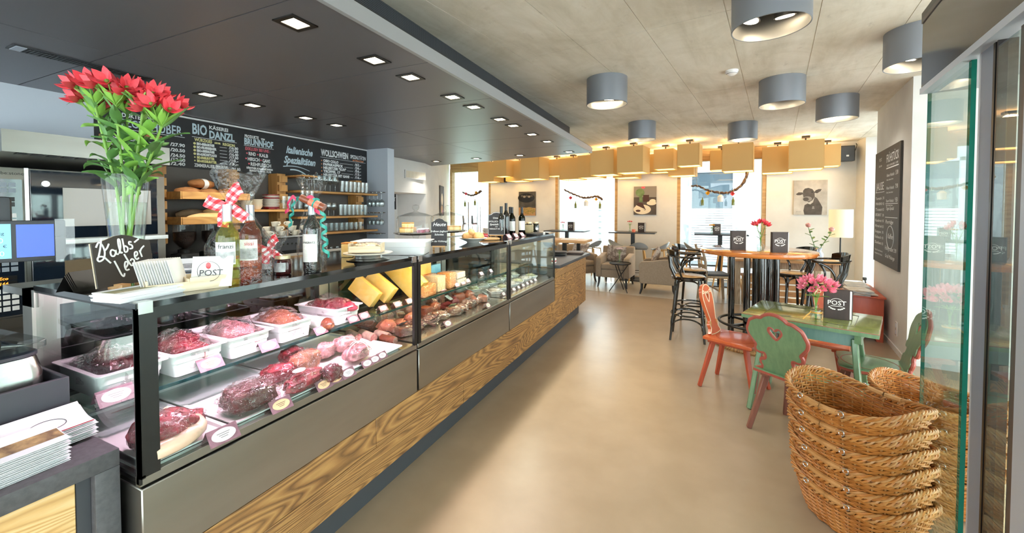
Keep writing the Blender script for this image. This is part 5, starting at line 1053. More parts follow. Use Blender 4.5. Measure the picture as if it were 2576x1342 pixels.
# ================================================================ BACK BAR
BW=-4.455
sh=thing('bar_shelf','oak wall shelf with notched uprights behind the counter','shelf',(0,0,0))
for y0 in (1.90,2.53,3.07,4.24):
    zt=1.965; u=obj('upright',MB().box(BW,-4.30,y0,y0+.105,1.235,zt),'wood_shelf_up',sh,'notched oak upright',bev=.003,seg=1)
    for k in range(7): obj('notch_block',MB().box(-4.30,-4.265,y0+.002,y0+.103,1.25+k*.103,1.32+k*.103),'wood_shelf_up',u)
for z,y0,y1 in ((1.70,2.01,2.60),(1.475,2.01,2.60)):
    s_=obj('shelf_board',MB().box(BW,-4.06,y0,y1,z-.05,z-.03),'wood_shelf',sh); obj('shelf_lip',MB().box(-4.07,-4.045,y0,y1,z-.055,z+.012),'wood_shelf',s_,bev=.003,seg=1); obj('shelf_end',MB().box(-4.30,-4.05,y0-.01,y0+.01,z-.055,z+.012),'wood_shelf',s_)
for z,y0,y1 in ((1.555,2.55,3.55),(1.78,3.25,4.50),(1.47,3.25,4.50),(1.27,3.25,4.50)): obj('shelf_board',MB().box(BW,-4.15,y0,y1,z-.025,z),'wood_shelf',sh,bev=.002,seg=1)
# breads
mat('bread','B98552',.8,c2='9A6234',ns=9,bs=.5,bscale=40); mat('bread_pale','D3A568',.8,c2='E0BD86',ns=8,bs=.4,bscale=40); mat('bread_grey','B5A58A',.85,c2='9E8C70',ns=9,bs=.4)
def bread(l,y,z,L,w,h,m_,x=-4.2,rz=0,band=False):
    t=thing('bread_loaf',l,'bread',(x,y,z),rz,'breads on the oak shelf'); obj('crust',MB().ell((0,0,h*.8),(w,L,h),24,14,.12,y*7,2.5,-h*.78),m_,t)
    if band: obj('paper_band',MB().tube([(0,-.02,h*.8),(0,.02,h*.8)],[h*1.1,h*1.1],20,cap=False,flat=w/h*.98,ref=(0,0,1)),'white_paper',t)
zb=1.671
bread('brown oval loaf lying nearest the upright',2.12,zb,.11,.075,.048,'bread',-4.17,.1); bread('brown oval loaf in the middle of the upper bread shelf',2.30,zb,.11,.075,.05,'bread',-4.22,-.1); bread('brown oval loaf with paper band lying on top of the others',2.25,zb+.085,.11,.072,.046,'bread',-4.21,.1,True); bread('brown oval loaf with paper band behind the gift wrap',2.47,zb,.10,.075,.05,'bread',-4.2,.2,True)
zb=1.446
bread('long pale baguette in front on the lower bread shelf',2.32,zb,.25,.055,.042,'bread_pale',-4.14,.05); bread('golden long loaf on the lower bread shelf',2.42,zb+.055,.16,.055,.042,'bread_pale',-4.2,-.08); bread('grey floured loaf at the back of the lower bread shelf',2.24,zb+.02,.14,.06,.05,'bread_grey',-4.33,.0)
# coffee grinders
mat('beans','3A2218',.6,c2='1E110C',ns=120,bs=.8,bscale=120)
for k,y in enumerate((2.10,2.33)):
    t=thing('coffee_grinder','coffee grinder with clear bean hopper, %s'%['nearest the oak upright','second from the oak upright'][k],'grinder',(-4.2,y,.92),0,'coffee grinders'); obj('body',MB().box(-.09,.09,-.075,.075,0,.24),'black',t,bev=.02); obj('hopper',MB().lathe([(.03,.26),(.045,.3),(.075,.34),(.085,.36),(.085,.50)],28),'glass_clear',t); obj('beans',MB().lathe([(0,.27),(.042,.3),(.072,.34),(.081,.36),(.081,.43),(0,.435)],24),'beans',t); obj('lid',MB().lathe([(.088,.50),(.088,.515),(0,.52)],28),'black',t); obj('collar',MB().lathe([(.05,.24),(.05,.27),(.03,.28)],20),'black',t)
# glass things
def wine_glass_mb(h=.2,r=.042): return MB().lathe([(0,0),(.033,0),(.034,.003),(.006,.008),(.0045,.02),(.0045,h*.42),(.012,h*.46),(r*.9,h*.6),(r,h*.72),(r*.8,h),(r*.78,h),(r*.96,h*.72),(r*.86,h*.61),(.008,h*.475)],18)
def tumbler_mb(h=.11,r=.034): return MB().lathe([(0,0),(r*.86,0),(r*.88,.002),(r,h),(r*.96,h),(r*.83,.012),(0,.012)],18)
GM={}
def gl(kind,lab,loc,flip=False,rz=0):
    if kind not in GM: GM[kind]={'wine':wine_glass_mb(),'wine_s':wine_glass_mb(.17,.034),'tumbler':tumbler_mb(),'tall':tumbler_mb(.15,.032),'flute':wine_glass_mb(.21,.025),'water':tumbler_mb(.09,.036)}[kind].mesh(kind); GM[kind].materials.append(MATS['glass_ware'])
    nm={'wine':'wine_glass','wine_s':'wine_glass','tumbler':'tumbler','tall':'tall_tumbler','flute':'champagne_flute','water':'water_glass'}[kind]
    o=obj(nm,GM[kind],None,loc=loc,rot=(PI,0,0) if flip else None); return tag(o,lab,'glass','bar glasses')
ON=['first','second','third','fourth','fifth','sixth','seventh','eighth','ninth','tenth','eleventh','twelfth']
for k in range(7): gl('wine','large wine glass on the top glass shelf, %s from the gift bottle'%ON[k],(-4.24,3.36+.078*k,1.781))
for k in range(7): gl('tall','tall tumbler on the top glass shelf, %s from the wine glasses'%ON[k],(-4.22,3.92+.072*k,1.781))
for k in range(6): gl('wine_s','wine glass on the middle glass shelf, %s from the gift bottle'%ON[k],(-4.24,3.40+.08*k,1.471))
for k in range(7): gl('tall','tall tumbler on the middle glass shelf, %s from the wine glasses'%ON[k],(-4.22,3.90+.072*k,1.471))
for k in range(11): gl('tumbler','short tumbler on the lowest glass shelf, %s from the gift bottle'%ON[k],(-4.22,3.42+.083*k,1.271))
for k in range(4): gl('tall','tall tumbler beside the red plates, %s from the plates'%ON[k],(-4.24,3.10+.07*k,1.556))
gl('wine','large wine glass standing behind the bowls on the long shelf',(-4.34,2.80,1.556)); gl('wine','large wine glass standing left of the bowls on the long shelf',(-4.28,2.68,1.556))
for q,(zz,l) in enumerate(((1.80,'upper'),(1.505,'middle'),(1.20,'lower'))):
    t=thing('glass_rack','chrome hanging glass rack at the wall end, %s of three'%l,'rack',(0,0,0),0,'hanging glass racks')
    for k in range(4): obj('rail',MB().cyl((-4.36+.07*k,4.47,zz),(-4.36+.07*k,4.60-.005,zz),.005,n=6),'chrome',t)
    obj('cross_bar',MB().cyl((-4.40,4.48,zz+.006),(-4.08,4.48,zz+.006),.005,n=6),'chrome',t); obj('cross_bar',MB().cyl((-4.40,4.58,zz+.006),(-4.08,4.58,zz+.006),.005,n=6),'chrome',t)
    if q<2:
        for k in range(4): gl('wine' if q==0 else 'wine_s','wine glass hanging upside down from the %s rack, %s from the shelf'%(l,ON[k]),(-4.33+.075*k,4.53,zz-.003),True)
t=thing('glass_rack','wooden-topped rack for hanging flutes in the middle of the shelf','rack',(0,0,0)); obj('board',MB().box(-4.40,-4.05,3.20,3.40,1.935,1.95),'wood_shelf',t)
for k in range(3):
    obj('rail',MB().cyl((-4.38,3.23+.065*k,1.925),(-4.06,3.23+.065*k,1.925),.004,n=6),'chrome',t); gl('flute','champagne flute hanging upside down behind the dark gift bottle, %s from the red plates'%ON[k],(-4.10,3.235+.062*k,1.92),True)
# plates, bowls, cups
pstack(14,(-4.28,2.98,1.556),.085,'porcelain','red-rimmed plate in the tall pile on the long shelf','red-rimmed plates on the long shelf',.0115,'red_china')
def bowl_mb(r=.05,h=.035): return MB().lathe([(0,0),(r*.55,0),(r,h),(r*.96,h),(r*.5,.005),(0,.005)],22)
for k in range(5): one('bowl',bowl_mb(.06,.04),'cream_china','cream bowl in the pile beside the red plates, %s from below'%ON[k],'bowl','cream bowls on the long shelf',loc=(-4.25,2.80,1.556+.017*k))
for k in range(4): one('bowl',bowl_mb(.06,.04),'cream_china','cream bowl in the pile behind the gift wrap, %s from below'%ON[k],'bowl','cream bowls on the long shelf',loc=(-4.2,2.66,1.556+.017*k))
em=thing('espresso_machine','black espresso machine with cup tray under the long shelf','coffee machine',(-4.12,3.05,.92))
obj('body',MB().box(-.28,.2,-.36,.36,.0,.34),'black',em,bev=.015); obj('cup_tray',MB().box(-.28,.2,-.36,.36,.34,.352),'steel_bright',em); obj('front_panel',MB().box(.2,.206,-.34,.34,.2,.32),'charcoal',em)
for k in range(4): obj('button',MB().cyl((.206,-.2+.05*k,.27),(.212,-.2+.05*k,.27),.01,n=10),'chrome',em)
txt('espresso',.035,em,(.2065,-.05,.285),FX,'chalk','LEFT') if False else None
for sy in (-1,1): obj('group_head',MB().cyl((.16,sy*.16,.2),(.16,sy*.16,.12),.035,n=16),'chrome',em)
def cup_mb(): return MB().lathe([(0,0),(.022,0),(.026,.004),(.036,.05),(.034,.05),(.024,.008),(0,.007)],20).tube(smooth([(.033,0,.042),(.05,0,.04),(.052,0,.025),(.029,0,.012)],4),.004,6)
cm=cup_mb().mesh('cup'); cm.materials.append(MATS['cream_china']); q=0
for r_,n_ in ((0,8),(1,7),(2,4)):
    for k in range(n_):
        o=tag(obj('coffee_cup',cm,None,loc=(-4.02-.07*((k+r_)%2),2.76+.077*k+.038*r_,1.273+.051*r_),rot=(0,0,random.uniform(0,6))),'cream coffee cup on the espresso machine, %s in the %s layer'%(ON[k],['bottom','second','top'][r_]),'cup','coffee cups on the espresso machine')
for k in range(7): one('saucer',MB().lathe([(0,0),(.035,0),(.065,.01),(.066,.013),(.035,.004),(0,.004)],22),'cream_china','cream saucer in the pile beside the cups, %s from below'%ON[k],'saucer','saucers on the espresso machine',loc=(-4.1,3.36,1.273+.01*k))
# back counter
bc=thing('back_counter','dark back counter under the oak shelf','counter',(0,0,0)); obj('top',MB().box(BW,-3.85,1.80,4.58,.88,.918),'charcoal',bc); obj('cabinet',MB().box(BW,-3.88,1.82,4.56,.1,.88),'dark_wall',bc)
for k in range(5): obj('cabinet_door',MB().box(-3.88,-3.862,1.84+.545*k,2.37+.545*k,.13,.86),'charcoal',bc)
for k in range(10): gl('water','water glass upside down on the back counter, %s from the espresso machine'%ON[k],(-3.98,3.52+.085*k,1.01),True)
for k in range(8): gl('wine_s','wine glass on the back counter, %s from the espresso machine'%ON[k],(-4.12,3.53+.1*k,.919))
# ---------------------------------------------------------------- oven with hood
mat('oven_glass','1A2430',.06,spec=.8,coat=1); mat('oven_window','8A7860',.12,spec=.6,coat=.6); mat('led_orange','FF8A2A',.5,em=3); mat('btn_yellow','E8A92C',.5); mat('btn_grey','9AA4AE',.5)
ov=thing('deck_oven','stainless steel bakery oven with two glass doors and a hood','oven',(0,0,0)); OX=-3.65
obj('cabinet',MB().box(-4.44,OX,.62,1.70,.25,1.80),'steel',ov,bev=.004)
for z0,z1 in ((1.37,1.79),(.93,1.33)):
    d_=obj('oven_door',MB().box(OX,OX+.03,1.015,1.64,z0,z1),'oven_glass',ov,'dark glass oven door',bev=.004); obj('window',MB().box(OX+.03,OX+.032,1.15,1.60,z0+.075,z1-.10),'oven_window',d_)
    for zz in (z0+.06,z1-.08): obj('door_knob',MB().cyl((OX+.03,1.075,zz),(OX+.042,1.075,zz),.018,n=20),'steel_bright',d_)
    p_=obj('control_panel',MB().box(OX,OX+.02,.66,.985,z0,z1-.06),'oven_glass',ov); 
    for i in range(3):
        for j in range(2): obj('button',MB().box(OX+.02,OX+.022,.865+.034*i,.892+.034*i,z1-.105-.034*j,z1-.08-.034*j),'btn_yellow' if (i==0 and j==0) else 'btn_grey',p_)
        for j in range(4): obj('button',MB().box(OX+.02,OX+.022,.865+.034*i,.892+.034*i,z0+.03+.035*j,z0+.055+.035*j),'white_paper',p_)
    for j,tx_ in enumerate(('Eco','166')): obj('display',MB().box(OX+.02,OX+.0215,.865,.955,z1-.19-.03*j,z1-.165-.03*j),'black',p_); txt(tx_,.024,p_,(OX+.0225,.885,z1-.187-.03*j),FX,'led_orange','LEFT',.15)
obj('trim_rail',MB().box(OX,OX+.02,.995,1.012,.3,1.80),'steel_bright',ov); obj('divider',MB().box(OX,OX+.035,.62,1.70,1.335,1.362),'steel_bright',ov); obj('drip_shelf',MB().box(OX,OX+.05,.62,1.70,.86,.92),'steel',ov)
txt('MIWE',.028,ov,(OX+.001,.80,1.757),FX,'black','LEFT',off=.0006); txt('cube:stone',.026,ov,(OX+.001,.885,1.757),FX,'black','LEFT')
hood=obj('hood',MB().prism([(-4.44,1.83),(-3.75,1.83),(-3.36,1.865),(-3.36,1.985),(-4.44,2.06)],.845,1.60,'XZ'),'steel',ov,'sloping steel extractor hood'); 
for k in range(11): obj('hood_slot',MB().box(-3.42,-3.37,.90+.06*k,.94+.06*k,1.858,1.8615),'black',hood)
one('shelf_box',MB().box(-4.43,-4.1,1.72,1.84,1.62,1.80),'white_paper','cream carton beside the oven behind the vase','box',bev=.004) if False else None
# ---------------------------------------------------------------- left till counter
lc=thing('till_counter','lower till counter with stone top and wood front at the picture corner','counter',(0,0,0))
mat('stone','4B4B4D',.55,c2='58575A',ns=60); LY=.588
obj('worktop',MB().box(-2.55,-1.53,-1.2,LY,.80,.85),'stone',lc,'dark stone worktop',bev=.003); obj('end_leg',MB().box(-2.5,-1.53,LY-.055,LY,0,.80),'stone',lc,bev=.003)
obj('side_strip',MB().box(-1.60,-1.555,LY-.085,LY-.056,0,.80),'charcoal',lc)
for k in range(5): obj('plank',MB().box(-1.60,-1.556,-1.2,LY-.086,.0+.16*k+.001,.16+.16*k-.001),'wood_left',lc,bev=.002,seg=1)
db=thing('scale_box','charcoal open box around the scale on the till counter','box',(0,0,0))
obj('box_wall',MB().box(-1.812,-1.80,-.5,.575,.851,1.022).box(-2.36,-1.812,.563,.575,.851,1.022).box(-2.372,-2.36,-.5,.575,.851,1.022),'charcoal',db,bev=.002,seg=1)
sc_=thing('counter_scale','stainless counter scale with clear pan inside the charcoal box','scale',(-2.03,.345,.852),R(4)); sc_.scale=(.95,.95,1.6)
obj('body',MB().loft([[(x,y,z) for x,y in rrect(w,d,.04,5)] for w,d,z in ((.38,.40,0),(.38,.40,.12),(.36,.38,.15))]),'steel_bright',sc_); obj('pan',MB().loft([[(x,y,z) for x,y in rrect(w,d,.05,5)] for w,d,z in ((.36,.38,.158),(.40,.42,.166),(.40,.42,.178),(.34,.36,.172))]),'glass_clear',sc_); obj('pan_plate',MB().loft([[(x,y,z) for x,y in rrect(.37,.39,.05,5)] for z in (.152,.158)]),'charcoal',sc_); obj('knob_block',MB().box(.19,.23,-.12,-.02,.05,.11),'charcoal',sc_,bev=.01)
# customer display
mat('screen_blue','1648D8',.2,em=.5,emc='1C50E0'); mat('screen_lcd','6FC3EA',.2,em=.35,emc='78C8F0')
cdp=thing('customer_display','customer scale display showing kg and euro on a dark arm','display',(-2.32,.60,.87),math.atan2(.60,-2.32)+PI/2+PI)
cdp.rotation_euler=(0,0,R(72))
obj('pole',MB().tube(smooth([(-.1,.05,0),(-.1,.05,.25),(-.095,.03,.42),(-.09,.02,.50)],4),.045,12),'charcoal',cdp); obj('back_block',MB().box(-.2,0,.03,.06,.56,.73),'charcoal',cdp,bev=.02)
hs_=obj('housing',MB().box(-.2,.135,-.02,.02,.485,.64),'charcoal',cdp,bev=.006); obj('cover',MB().box(.108,.16,-.03,-.026,.478,.645),'glass_clear',hs_)
obj('lcd',MB().box(-.2,.0,-.0215,-.02,.50,.628),'screen_lcd',hs_); obj('promo_screen',MB().box(.012,.105,-.0215,-.02,.502,.625),'screen_blue',hs_)
txt('kg',.016,hs_,(-.03,-.0222,.588),FY,'charcoal'); txt('0.000',.026,hs_,(-.075,-.0222,.558),FY,'chalk'); txt('€',.016,hs_,(-.02,-.0222,.54),FY,'charcoal'); txt('0.00',.026,hs_,(-.06,-.0222,.51),FY,'chalk')
# leaflets on the till counter
mat('print_brown','6E5646',.35,c2='C9A878',ns=26)
def leaflet(l,x,y,z,rz,bend,cover,k):
    t=thing('leaflet',l,'leaflet',(x,y,z),rz,'leaflets on the till counter')
    def f(u,v): return ((u-.5)*.105,(v-.5)*.21,bend*(1-u)**2.2)
    obj('sheet',MB().sheet(f,10,4,.0012),'print_white',t)
    if cover=='photo': obj('photo_band',MB().sheet(lambda u,v:((u*.42-.20)*.105,(v-.5)*.205,bend*(1-(u*.42+.30))**2.2+.0006),8,2),'print_brown',t)
    if cover=='logo':
        obj('red_edge',MB().sheet(lambda u,v:((.5-.06*u)*.105,(v-.5)*.205,bend*(.06*u)**2.2+.0008),3,2),'red_china',t); obj('emblem_ring',MB().tube([(.0+.022*math.cos(a),.02+.04*math.sin(a),bend*(1-(.5+.21*math.cos(a)))**2.2+.0012) for a in [q*PI/12 for q in range(24)]],.0008,4,closed=True),'charcoal',t)
for k in range(14): leaflet('white leaflet with photo band in the front pile, %s from below'%ON[k] if k<12 else 'white leaflet in the front pile, %s'%['just under the top','topmost with photo band'][k-12],-1.628+.002*math.sin(k*2),.395+.003*math.sin(k*3),.8515+.0048*k,R(3+1.5*math.sin(k)),.012+.001*k,'photo' if k==13 else '',k)
for k in range(10): leaflet('white leaflet with red edge in the rear pile, %s'%(ON[k]+' from below' if k<9 else 'topmost with round emblem'),-1.715+.002*math.sin(k*2),.482+.003*math.sin(k*2),.8515+.0048*k+.01,R(2+1.5*math.sin(k)),.03+.001*k,'logo' if k==9 else '',k)

# ================================================================ CHALKBOARDS AND PICTURES
def fit(s,parent,a0,a1,z,h,m_,place,rot,shear=0,off=0):
    "lettering stretched to run from a0 to a1 with cap height h; place(a,z) gives the point"
    o=txt(s,1,parent,(0,0,0),rot,m_,'LEFT',shear,.0,1,off=off/h if off else 0); xs=[v.co.x for v in o.data.vertices]; x0,x1=min(xs),max(xs)
    kx=(a1-a0)/max(1e-6,x1-x0); ky=h/.72; o.scale=(kx,ky,1); o.location=place(a0-x0*kx,z); return o
mb_=thing('menu_chalkboard','long black wall chalkboard listing cheese and meat prices in chalk','chalkboard',(0,0,0))
obj('panel',MB().box(-4.457,-4.442,1.60,4.598,1.955,2.425),'slate',mb_); obj('light_strip',MB().box(-4.455,-4.43,1.60,4.598,2.428,2.444),'white_plastic',mb_)
def BP(a,z): return (-4.4412,a,z)
def L(s,a0,a1,z,h,m_='chalk',sh=0,off=.0012): fit(s,mb_,a0,a1,z,h,m_,BP,FX,sh,off)
def rule(a0,a1,z,m_='chalk',t=.004): obj('chalk_line',MB().box(-4.4418,-4.4405,a0,a1,z,z+t),m_,mb_)
def dot(a,z,m_,r=.012): obj('chalk_dot',MB().cyl((-4.4418,a,z),(-4.4405,a,z),r,n=12),m_,mb_)
L('PRODUKTE VOM',1.70,2.00,2.345,.035); L('METZGER',1.68,1.96,2.265,.065,'chalk_blue'); L('HUBER',1.98,2.22,2.255,.09,'chalk_blue'); rule(1.68,2.24,2.24); L('SCHINKEN IN BROT',1.86,2.06,2.20,.022,'chalk_orange')
for k,(s_,z) in enumerate((('/27.90',2.15),('/20.50',2.10),('/24.50',2.05),('/12.80',2.01),('/2.40',1.972))): dot(1.64,z+.015,'chalk_orange',.014) if k<3 else None; L(['Speck','Wurst','Kartoffelmandl','Beinschinken','per Stück'][k],1.68,1.92+.02*k,z,.022); rule(1.96,2.10,z+.004); L(s_,2.12,2.24,z,.030)
L('BIO',2.305,2.435,2.295,.10,'chalk_blue',0,.003); L('KÄSEREI',2.455,2.635,2.365,.035); L('DANZL',2.455,2.70,2.275,.075,'chalk_blue',0,.003); rule(2.30,2.72,2.262)
L('WÜRZIGES',2.32,2.48,2.225,.030,'chalk_yellow'); L('AUS DER',2.50,2.56,2.225,.016,'chalk_yellow'); L('REGION',2.58,2.70,2.218,.028,'chalk_yellow')
for k,(n_,p_) in enumerate((('BIO-BERGKÄSE','/16.80'),('BIO-FEUERBERGER','/17.50'),('BIO-BIERKÄSE','/16.40'),('BIO-ALMSCHNITTLAUCH','/17.50'),('BIO-FASSLBUTTER','/10.-'),('BIO-MODELBUTTER','/3.-'))):
    z=2.190-.0335*k; y_=k>3; dot(2.322,z+.011,'chalk_yellow',.012 if not y_ else .007); L(n_,2.34,2.50+.02*(k%2),z,.023,'chalk_yellow' if y_ else 'chalk',0,.002); rule(2.55,2.62,z+.004); L(p_,2.64,2.735,z,.027)
L('ZIMMERAUER',2.315,2.50,1.975,.032); L('BERGKÄSE',2.515,2.625,1.985,.020); L('12 MONATE GEREIFT',2.515,2.64,1.970,.010); L('/21.80',2.66,2.755,1.968,.030)
L('PRODUKTE',2.805,2.96,2.34,.032); L('VOM',2.985,3.03,2.34,.018); L('BRUNNHOF',2.80,3.13,2.265,.07,'chalk_blue',0,.003); rule(2.795,3.135,2.25); L('EXKLUSIV BEI UNS :',2.81,3.09,2.205,.034,'chalk_red')
for s_,a0,a1,z in (('RIND',2.845,2.925,2.15),('KALB',2.965,3.065,2.148),('HIRSCH',2.835,2.965,2.092),('GAMS',3.0,3.09,2.09),('REHFLEISCH',2.865,3.10,2.038)): L(s_,a0,a1,z,.038); dot(a0-.018,z+.02,'chalk_red',.009)
L('KÄRNTNER SCHLOSS-SCHINKEN',2.82,3.12,2.003,.020); L('PROSCIUTTO',2.85,2.96,1.976,.019); rule(2.975,3.03,1.982); L('/12.90',3.04,3.10,1.974,.022)
L('Italienische',3.29,3.66,2.235,.085,'chalk_blue',.35,.003); L('Spezialitäten',3.26,3.70,2.115,.085,'chalk_blue',.35,.003)
obj('chalk_swash',MB().sheet(lambda u,v:(-4.4408,3.25+.36*u,2.075+.018*math.sin(PI*u)-.03*u*u-.012*v*(1-.5*u)),14,2),'chalk_blue',mb_); obj('chalk_swash',MB().sheet(lambda u,v:(-4.4408,3.34+.26*u,2.045+.012*math.sin(PI*u)-.075*u*u-.016*v),14,2),'chalk_blue',mb_)
L('WOLLSCHWEIN',3.785,4.24,2.265,.085,'chalk',0,.003); L('SPEZIALITÄTEN',4.28,4.575,2.285,.05); L('vom Weingut Krispel',4.32,4.53,2.25,.026,'chalk_orange',.2,.001); rule(3.775,4.57,2.24)
for k,(n_,p_,w_) in enumerate((('OSSO COLLO','/62.-',.25),('PAPRIKASPECK','/36.-',.33),('NEUSETZER "KUH"','/56.-',.38),('TRÜFFEL 17','/13.-',.28),('NEUSETZER MIT GANS','/16.-',.44))):
    z=2.185-.046*k; dot(3.795,z+.015,'chalk_orange',.008); L(n_,3.82,3.82+w_,z,.034,'chalk',0,.002); rule(3.84+w_,4.33,z+.006); L(p_,4.36,4.48,z,.036)
# breakfast board on the pier
RB=thing('breakfast_chalkboard','tall chalkboard headed FRÜHSTÜCK hanging on the white pier','chalkboard',tuple(PM@Vector((-.022,.955,0))),-A92)
obj('panel',MB().box(0,.02,-.645,.645,.889,2.285),'slate_brown',RB)
def RP(a,z): return (-.0008,-a,z)
RR=(PI/2,0,-PI/2)
def L2(s,a0,a1,z,h,m_='chalk',sh=0): fit(s,RB,a0,a1,z,h,m_,RP,RR,sh)
def r2(a0,a1,z,t=.005): obj('chalk_line',MB().box(-.0012,0,-a1,-a0,z,z+t),'chalk',RB)
L2('FRÜHSTÜCK',.0,.58,2.11,.10); L2('FRISCH VON 8 BIS 11 UHR',.02,.56,2.06,.025); r2(.0,.58,2.035,.012); L2('POST',-.40,-.26,2.16,.04); L2('Café Bar',-.42,-.24,2.09,.025,'chalk',.3)
for k,(s_,p_) in enumerate((('Kleines Frühstück','5.90'),('Wiener Frühstück','7.90'),('Bauern Frühstück','9.50'))): L2(s_,.03,.40,1.94-.15*k,.036,'chalk',.2); L2(p_,.46,.57,1.94-.15*k,.05); L2('Kaffee, Gebäck, Butter',.03,.36,1.895-.15*k,.018)
r2(.0,.58,1.62,.006); r2(.0,.58,1.46,.006); L2('Tages-Spezial',.04,.42,1.55,.04,'chalk',.2)
L2('Porridge',.02,.40,1.39,.045,'chalk',.3); L2('JAUSE',-.56,-.12,1.80,.10); r2(-.58,-.08,1.77)
for k,s_ in enumerate(('Tramezzini','PANINI','Toast','SPECKBROT','Käsebrot','Würstel mit','Suppe','Gulasch','Salat')): L2(s_,-.57,-.22+.02*(k%3),1.68-.07*k,.036,'chalk',.15*(k%2)); L2(['3.90','4.50','4.20'][k%3],-.16,-.08,1.68-.07*k,.034)
L2('Fragen Sie nach unseren',-.56,-.10,1.03,.024); L2('hausgemachten Kuchen',-.56,-.12,.985,.024); L2('Frühlings zauber',.02,.44,1.08,.05,'chalk',.3); L2('Gruß Melange',.05,.5,.99,.045,'chalk',.3); L2('2.90',.46,.57,1.08,.045)
obj('chalk_ring',MB().tube([(-.0006,-(.27+.17*math.cos(a)),1.235+.13*math.sin(a)) for a in [k*PI/20 for k in range(40)]],.004,4,closed=True),'chalk',RB); L2('Kaffee',.15,.40,1.22,.06,'chalk',.3)
# wall socket on the pier
sk=thing('wall_socket','double white wall socket low on the pier','socket',tuple(PM@Vector((-.001,.385,.26))),-A92); obj('plate',MB().box(-.01,0,-.04,.04,-.075,.075),'white_plastic',sk,bev=.003); 
for zz in (-.036,.036): obj('insert',MB().cyl((-.0115,0,zz),(-.0095,0,zz),.024,n=20),'blue_white',sk)
# pictures on the far wall
def canvas(name,label,x0,x1,z0,z1,base):
    t=thing(name,label,'picture',((x0+x1)/2,Y0-.026,z0)); w=x1-x0; obj('canvas',MB().box(-w/2,w/2,0,.025,0,z1-z0),base,t); return t,w,z1-z0
def pg(t,name,pts,m_,w,h,lay=1): return obj(name,MB().prism([((x-.5)*w,y*h) for x,y in pts],-.0006*lay,-.0006*lay+.0004,'XZ'),m_,t,smooth=False)
def oval(cx,cy_,rx,ry,n=20): return [(cx+rx*math.cos(2*PI*k/n),cy_+ry*math.sin(2*PI*k/n)) for k in range(n)]
mat('pic_sky','CFCAC2',.7,c2='A39E97',ns=3); mat('pic_cow','453F3B',.7,c2='5C5550',ns=8); mat('pic_grey','8C8782',.7); mat('pic_brown','5C534C',.6,c2='4A423C',ns=5); mat('pic_dark','3A3836',.6,c2='55534F',ns=6); mat('pic_green','5A7446',.6,c2='7A9468',ns=9); mat('pic_pizza','C69A5E',.6,c2='7A7A3E',ns=22); mat('pic_wood','B98E62',.6); mat('pic_choc','4A2C26',.6); mat('pic_cream','EFE3CC',.6)
t,w,h=canvas('cow_picture','black and white canvas print of a cow on the far wall',1.86,2.41,1.453,2.141,'pic_sky')
pg(t,'cow_body',[(.33,0),(.30,.12),(.33,.28),(.42,.33),(.5,.3),(.58,.36),(.63,.52),(.70,.48),(.78,.36),(.86,.22),(.84,0)],'pic_cow',w,h,1); pg(t,'cow_head',[(.36,.40),(.30,.50),(.27,.60),(.28,.70),(.33,.76),(.44,.78),(.56,.74),(.62,.66),(.63,.52),(.56,.42),(.46,.36)],'pic_cow',w,h,2)
pg(t,'cow_ear',[(.06,.60),(.11,.57),(.2,.57),(.28,.60),(.26,.65),(.14,.655)],'pic_cow',w,h,2); pg(t,'cow_ear',[(.60,.64),(.70,.62),(.80,.68),(.83,.74),(.74,.74),(.66,.71)],'pic_cow',w,h,2); pg(t,'cow_muzzle',oval(.41,.46,.14,.075),'pic_grey',w,h,3); pg(t,'cow_nose',oval(.37,.45,.085,.055),'pic_cow',w,h,4); pg(t,'cow_eye',oval(.55,.655,.022,.018),'black',w,h,3); pg(t,'bell',[(.55,.17),(.63,.17),(.61,.25),(.57,.25)],'pic_grey',w,h,3); txt('POST',.035,t,(-.23,-.001,.05),FY,'pic_grey')
t,w,h=canvas('cake_picture','canvas print of chocolate cake, coffee and a vase on the far wall',-1.253,-.756,1.437,2.094,'pic_brown')
pg(t,'backdrop',[(0,.62),(0,1),(1,1),(1,.62)],'pic_grey',w,h,1); pg(t,'foliage',oval(.28,.78,.2,.14),'pic_green',w,h,2); pg(t,'rose',oval(.42,.96,.09,.035),'petal_red',w,h,3); pg(t,'vase',[(.24,.45),(.4,.45),(.38,.68),(.26,.68)],'pic_green',w,h,3); pg(t,'dark_jug',[(.42,.46),(.68,.46),(.68,.70),(.42,.70)],'pic_choc',w,h,3); pg(t,'saucer',oval(.79,.41,.21,.075),'pic_cream',w,h,3); pg(t,'cup',oval(.84,.48,.14,.07),'pic_cream',w,h,4); pg(t,'plate',oval(.38,.19,.39,.17),'pic_cream',w,h,4); pg(t,'cake',[(.1,.34),(.2,.43),(.4,.41),(.54,.18),(.5,.15)],'pic_choc',w,h,5); pg(t,'cream_layer',[(.1,.31),(.1,.345),(.5,.2),(.5,.165)],'pic_cream',w,h,6); pg(t,'garnish',oval(.2,.14,.11,.04),'pic_choc',w,h,5)
t,w,h=canvas('pizza_picture','canvas print of a mussel pan and pizza behind the wine bottles',-4.175,-3.704,1.401,2.027,'pic_dark')
pg(t,'pan',oval(.45,.74,.5,.2),'black',w,h,1); pg(t,'board',[(0,0),(1,0),(1,.32),(0,.34)],'pic_wood',w,h,1); pg(t,'pizza',oval(.62,.2,.36,.15),'pic_pizza',w,h,2)
for k in range(5): pg(t,'mussel',oval(.2+.14*k,.82-.03*(k%2),.08,.045),'pic_grey' if k%2 else 'pic_dark',w,h,2)
